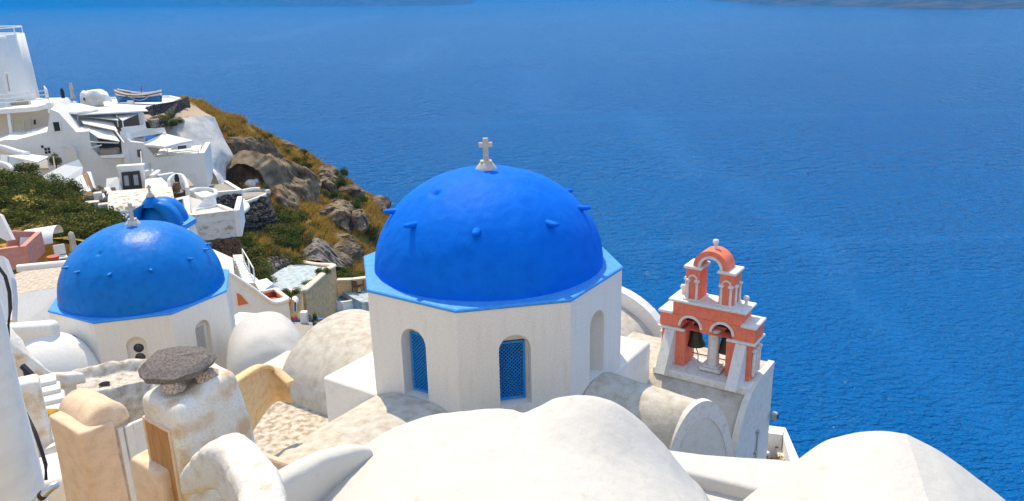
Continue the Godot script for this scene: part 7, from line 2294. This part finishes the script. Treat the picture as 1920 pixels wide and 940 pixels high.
	soft(st, Vector3(1.3, 0.35, 0.7), 0.12, 8, Vector3(-11.08, -8.51, -45.00), Basis(Vector3.UP, 0.6), 0.12)
	solo("covered_pile", "grey covered pile lying by the blue kerb", "pile", Vector3(-11.09, -8.69, -44.94), "cover", st, M.dark_stone)
	shrub("potted_shrub", "small green shrub beside the white pillar of the yard", Vector3(-12.13, -9.01, -46.42), Vector3(0.4, 0.55, 0.4), "scrub")

func st_opening(t: Node3D) -> void:
	slab(t, "shaded_terrace", [Vector3(-12.42, -2.83, -34.95) + Vector3(0, 0, 0.05), Vector3(-12.27, -2.96, -35.02) + Vector3(0, 0, 0.05), Vector3(-12.02, -3.42, -35.12) + Vector3(0, 0, 0.05), Vector3(-12.43, -3.44, -34.95) + Vector3(0, 0, 0.05)], M.orange_plaster, 0.04)

func right_terrace() -> void:
	# --- small terrace on the sea side, far below the creased vault
	var t := thing("sea_terrace", "small tan terrace with a white parapet above the sea", "terrace", Vector3(7.44, -3.22, -20.97))
	var y := -3.3
	var st := mk()
	plate(st, [Vector3(7.25, -3.30, -22.46), Vector3(8.31, -3.30, -22.51), Vector3(7.84, -3.30, -19.85), Vector3(6.20, -3.30, -19.29)], Vector3(0, -2.0, 0))
	part(t, "floor", st, M.tan_floor, true)
	st = mk()
	plate(st, [Vector3(6.91, -2.50, -21.75), Vector3(7.88, -2.50, -21.45), Vector3(7.68, -2.50, -21.04), Vector3(6.79, -2.50, -21.32)], Vector3(0, -3.0, 0))
	part(t, "parapet", st, M.limewash, true)
	st = mk()
	plate(st, [Vector3(7.89, -2.50, -21.45), Vector3(7.76, -2.50, -20.17), Vector3(7.57, -2.50, -18.05), Vector3(7.17, -2.50, -18.07), Vector3(7.68, -2.50, -20.98)], Vector3(0, -3.0, 0))
	part(t, "parapet", st, M.limewash, true)
	st = mk()
	plate(st, [Vector3(7.54, -2.95, -21.15), Vector3(7.81, -2.95, -21.32), Vector3(7.80, -2.95, -20.74), Vector3(7.42, -2.95, -20.31)], Vector3(0, -0.4, 0))
	part(t, "bench", st, M.cream_rim, true)
	st = mk()
	plate(st, [Vector3(7.56, -2.90, -21.25), Vector3(7.78, -2.90, -21.24), Vector3(7.72, -2.90, -21.06), Vector3(7.51, -2.90, -21.07)], Vector3(0, -0.05, 0))
	part(t, "red_cushion", st, M.red_clay, true)
	shrub("terrace_succulent", "reddish green succulent plant on the small sea terrace", Vector3(7.30, -3.30, -20.59), Vector3(0.42, 0.5, 0.42), "succulent")
	st = mk()
	box(st, Vector3(7.11, -3.10, -20.84), Vector3(0.25, 0.4, 0.25), 0.02, Basis(Vector3.UP, 0.5))
	solo("small_white_box", "small white box at the foot of the rough gable wall", "box", Vector3(7.22, -3.30, -21.16), "box", st, M.limewash)
	# spotlight and conduit on the gable wall
	var bs := Basis(Vector3.UP, deg_to_rad(-34.0))
	var c := Vector3(-0.524, 0, -18.016)
	t = thing("wall_floodlight", "small floodlight on the edge of the rough gable wall", "floodlight", c + bs * Vector3(5.4, -0.6, -4.62), deg_to_rad(-34.0))
	st = mk()
	box(st, Vector3(0.08, 0, 0), Vector3(0.16, 0.2, 0.16), 0.03)
	part(t, "housing", st, M.dull_metal)
	st = mk()
	box(st, Vector3(0.17, 0.02, 0), Vector3(0.02, 0.12, 0.12), 0.0)
	part(t, "lens", st, M.glass_and_hole_dark)
	st = mk()
	tube(st, [c + bs * Vector3(5.37, -0.55, -3.65), c + bs * Vector3(5.37, -1.9, -3.6)], 0.018)
	t = solo("wall_conduit", "thin metal conduit with clips on the rough gable wall", "pipe", c + bs * Vector3(5.37, -1.9, -3.6), "pipe", st, M.dull_metal)
	for q in [[-0.6, -3.6], [-1.15, -3.55], [-1.4, -3.55]]:
		st = mk()
		box(st, c + bs * Vector3(5.38, q[0], q[1]), Vector3(0.07, 0.09, 0.09), 0.01, bs)
		part(t, "clip", st, M.dull_metal, true)
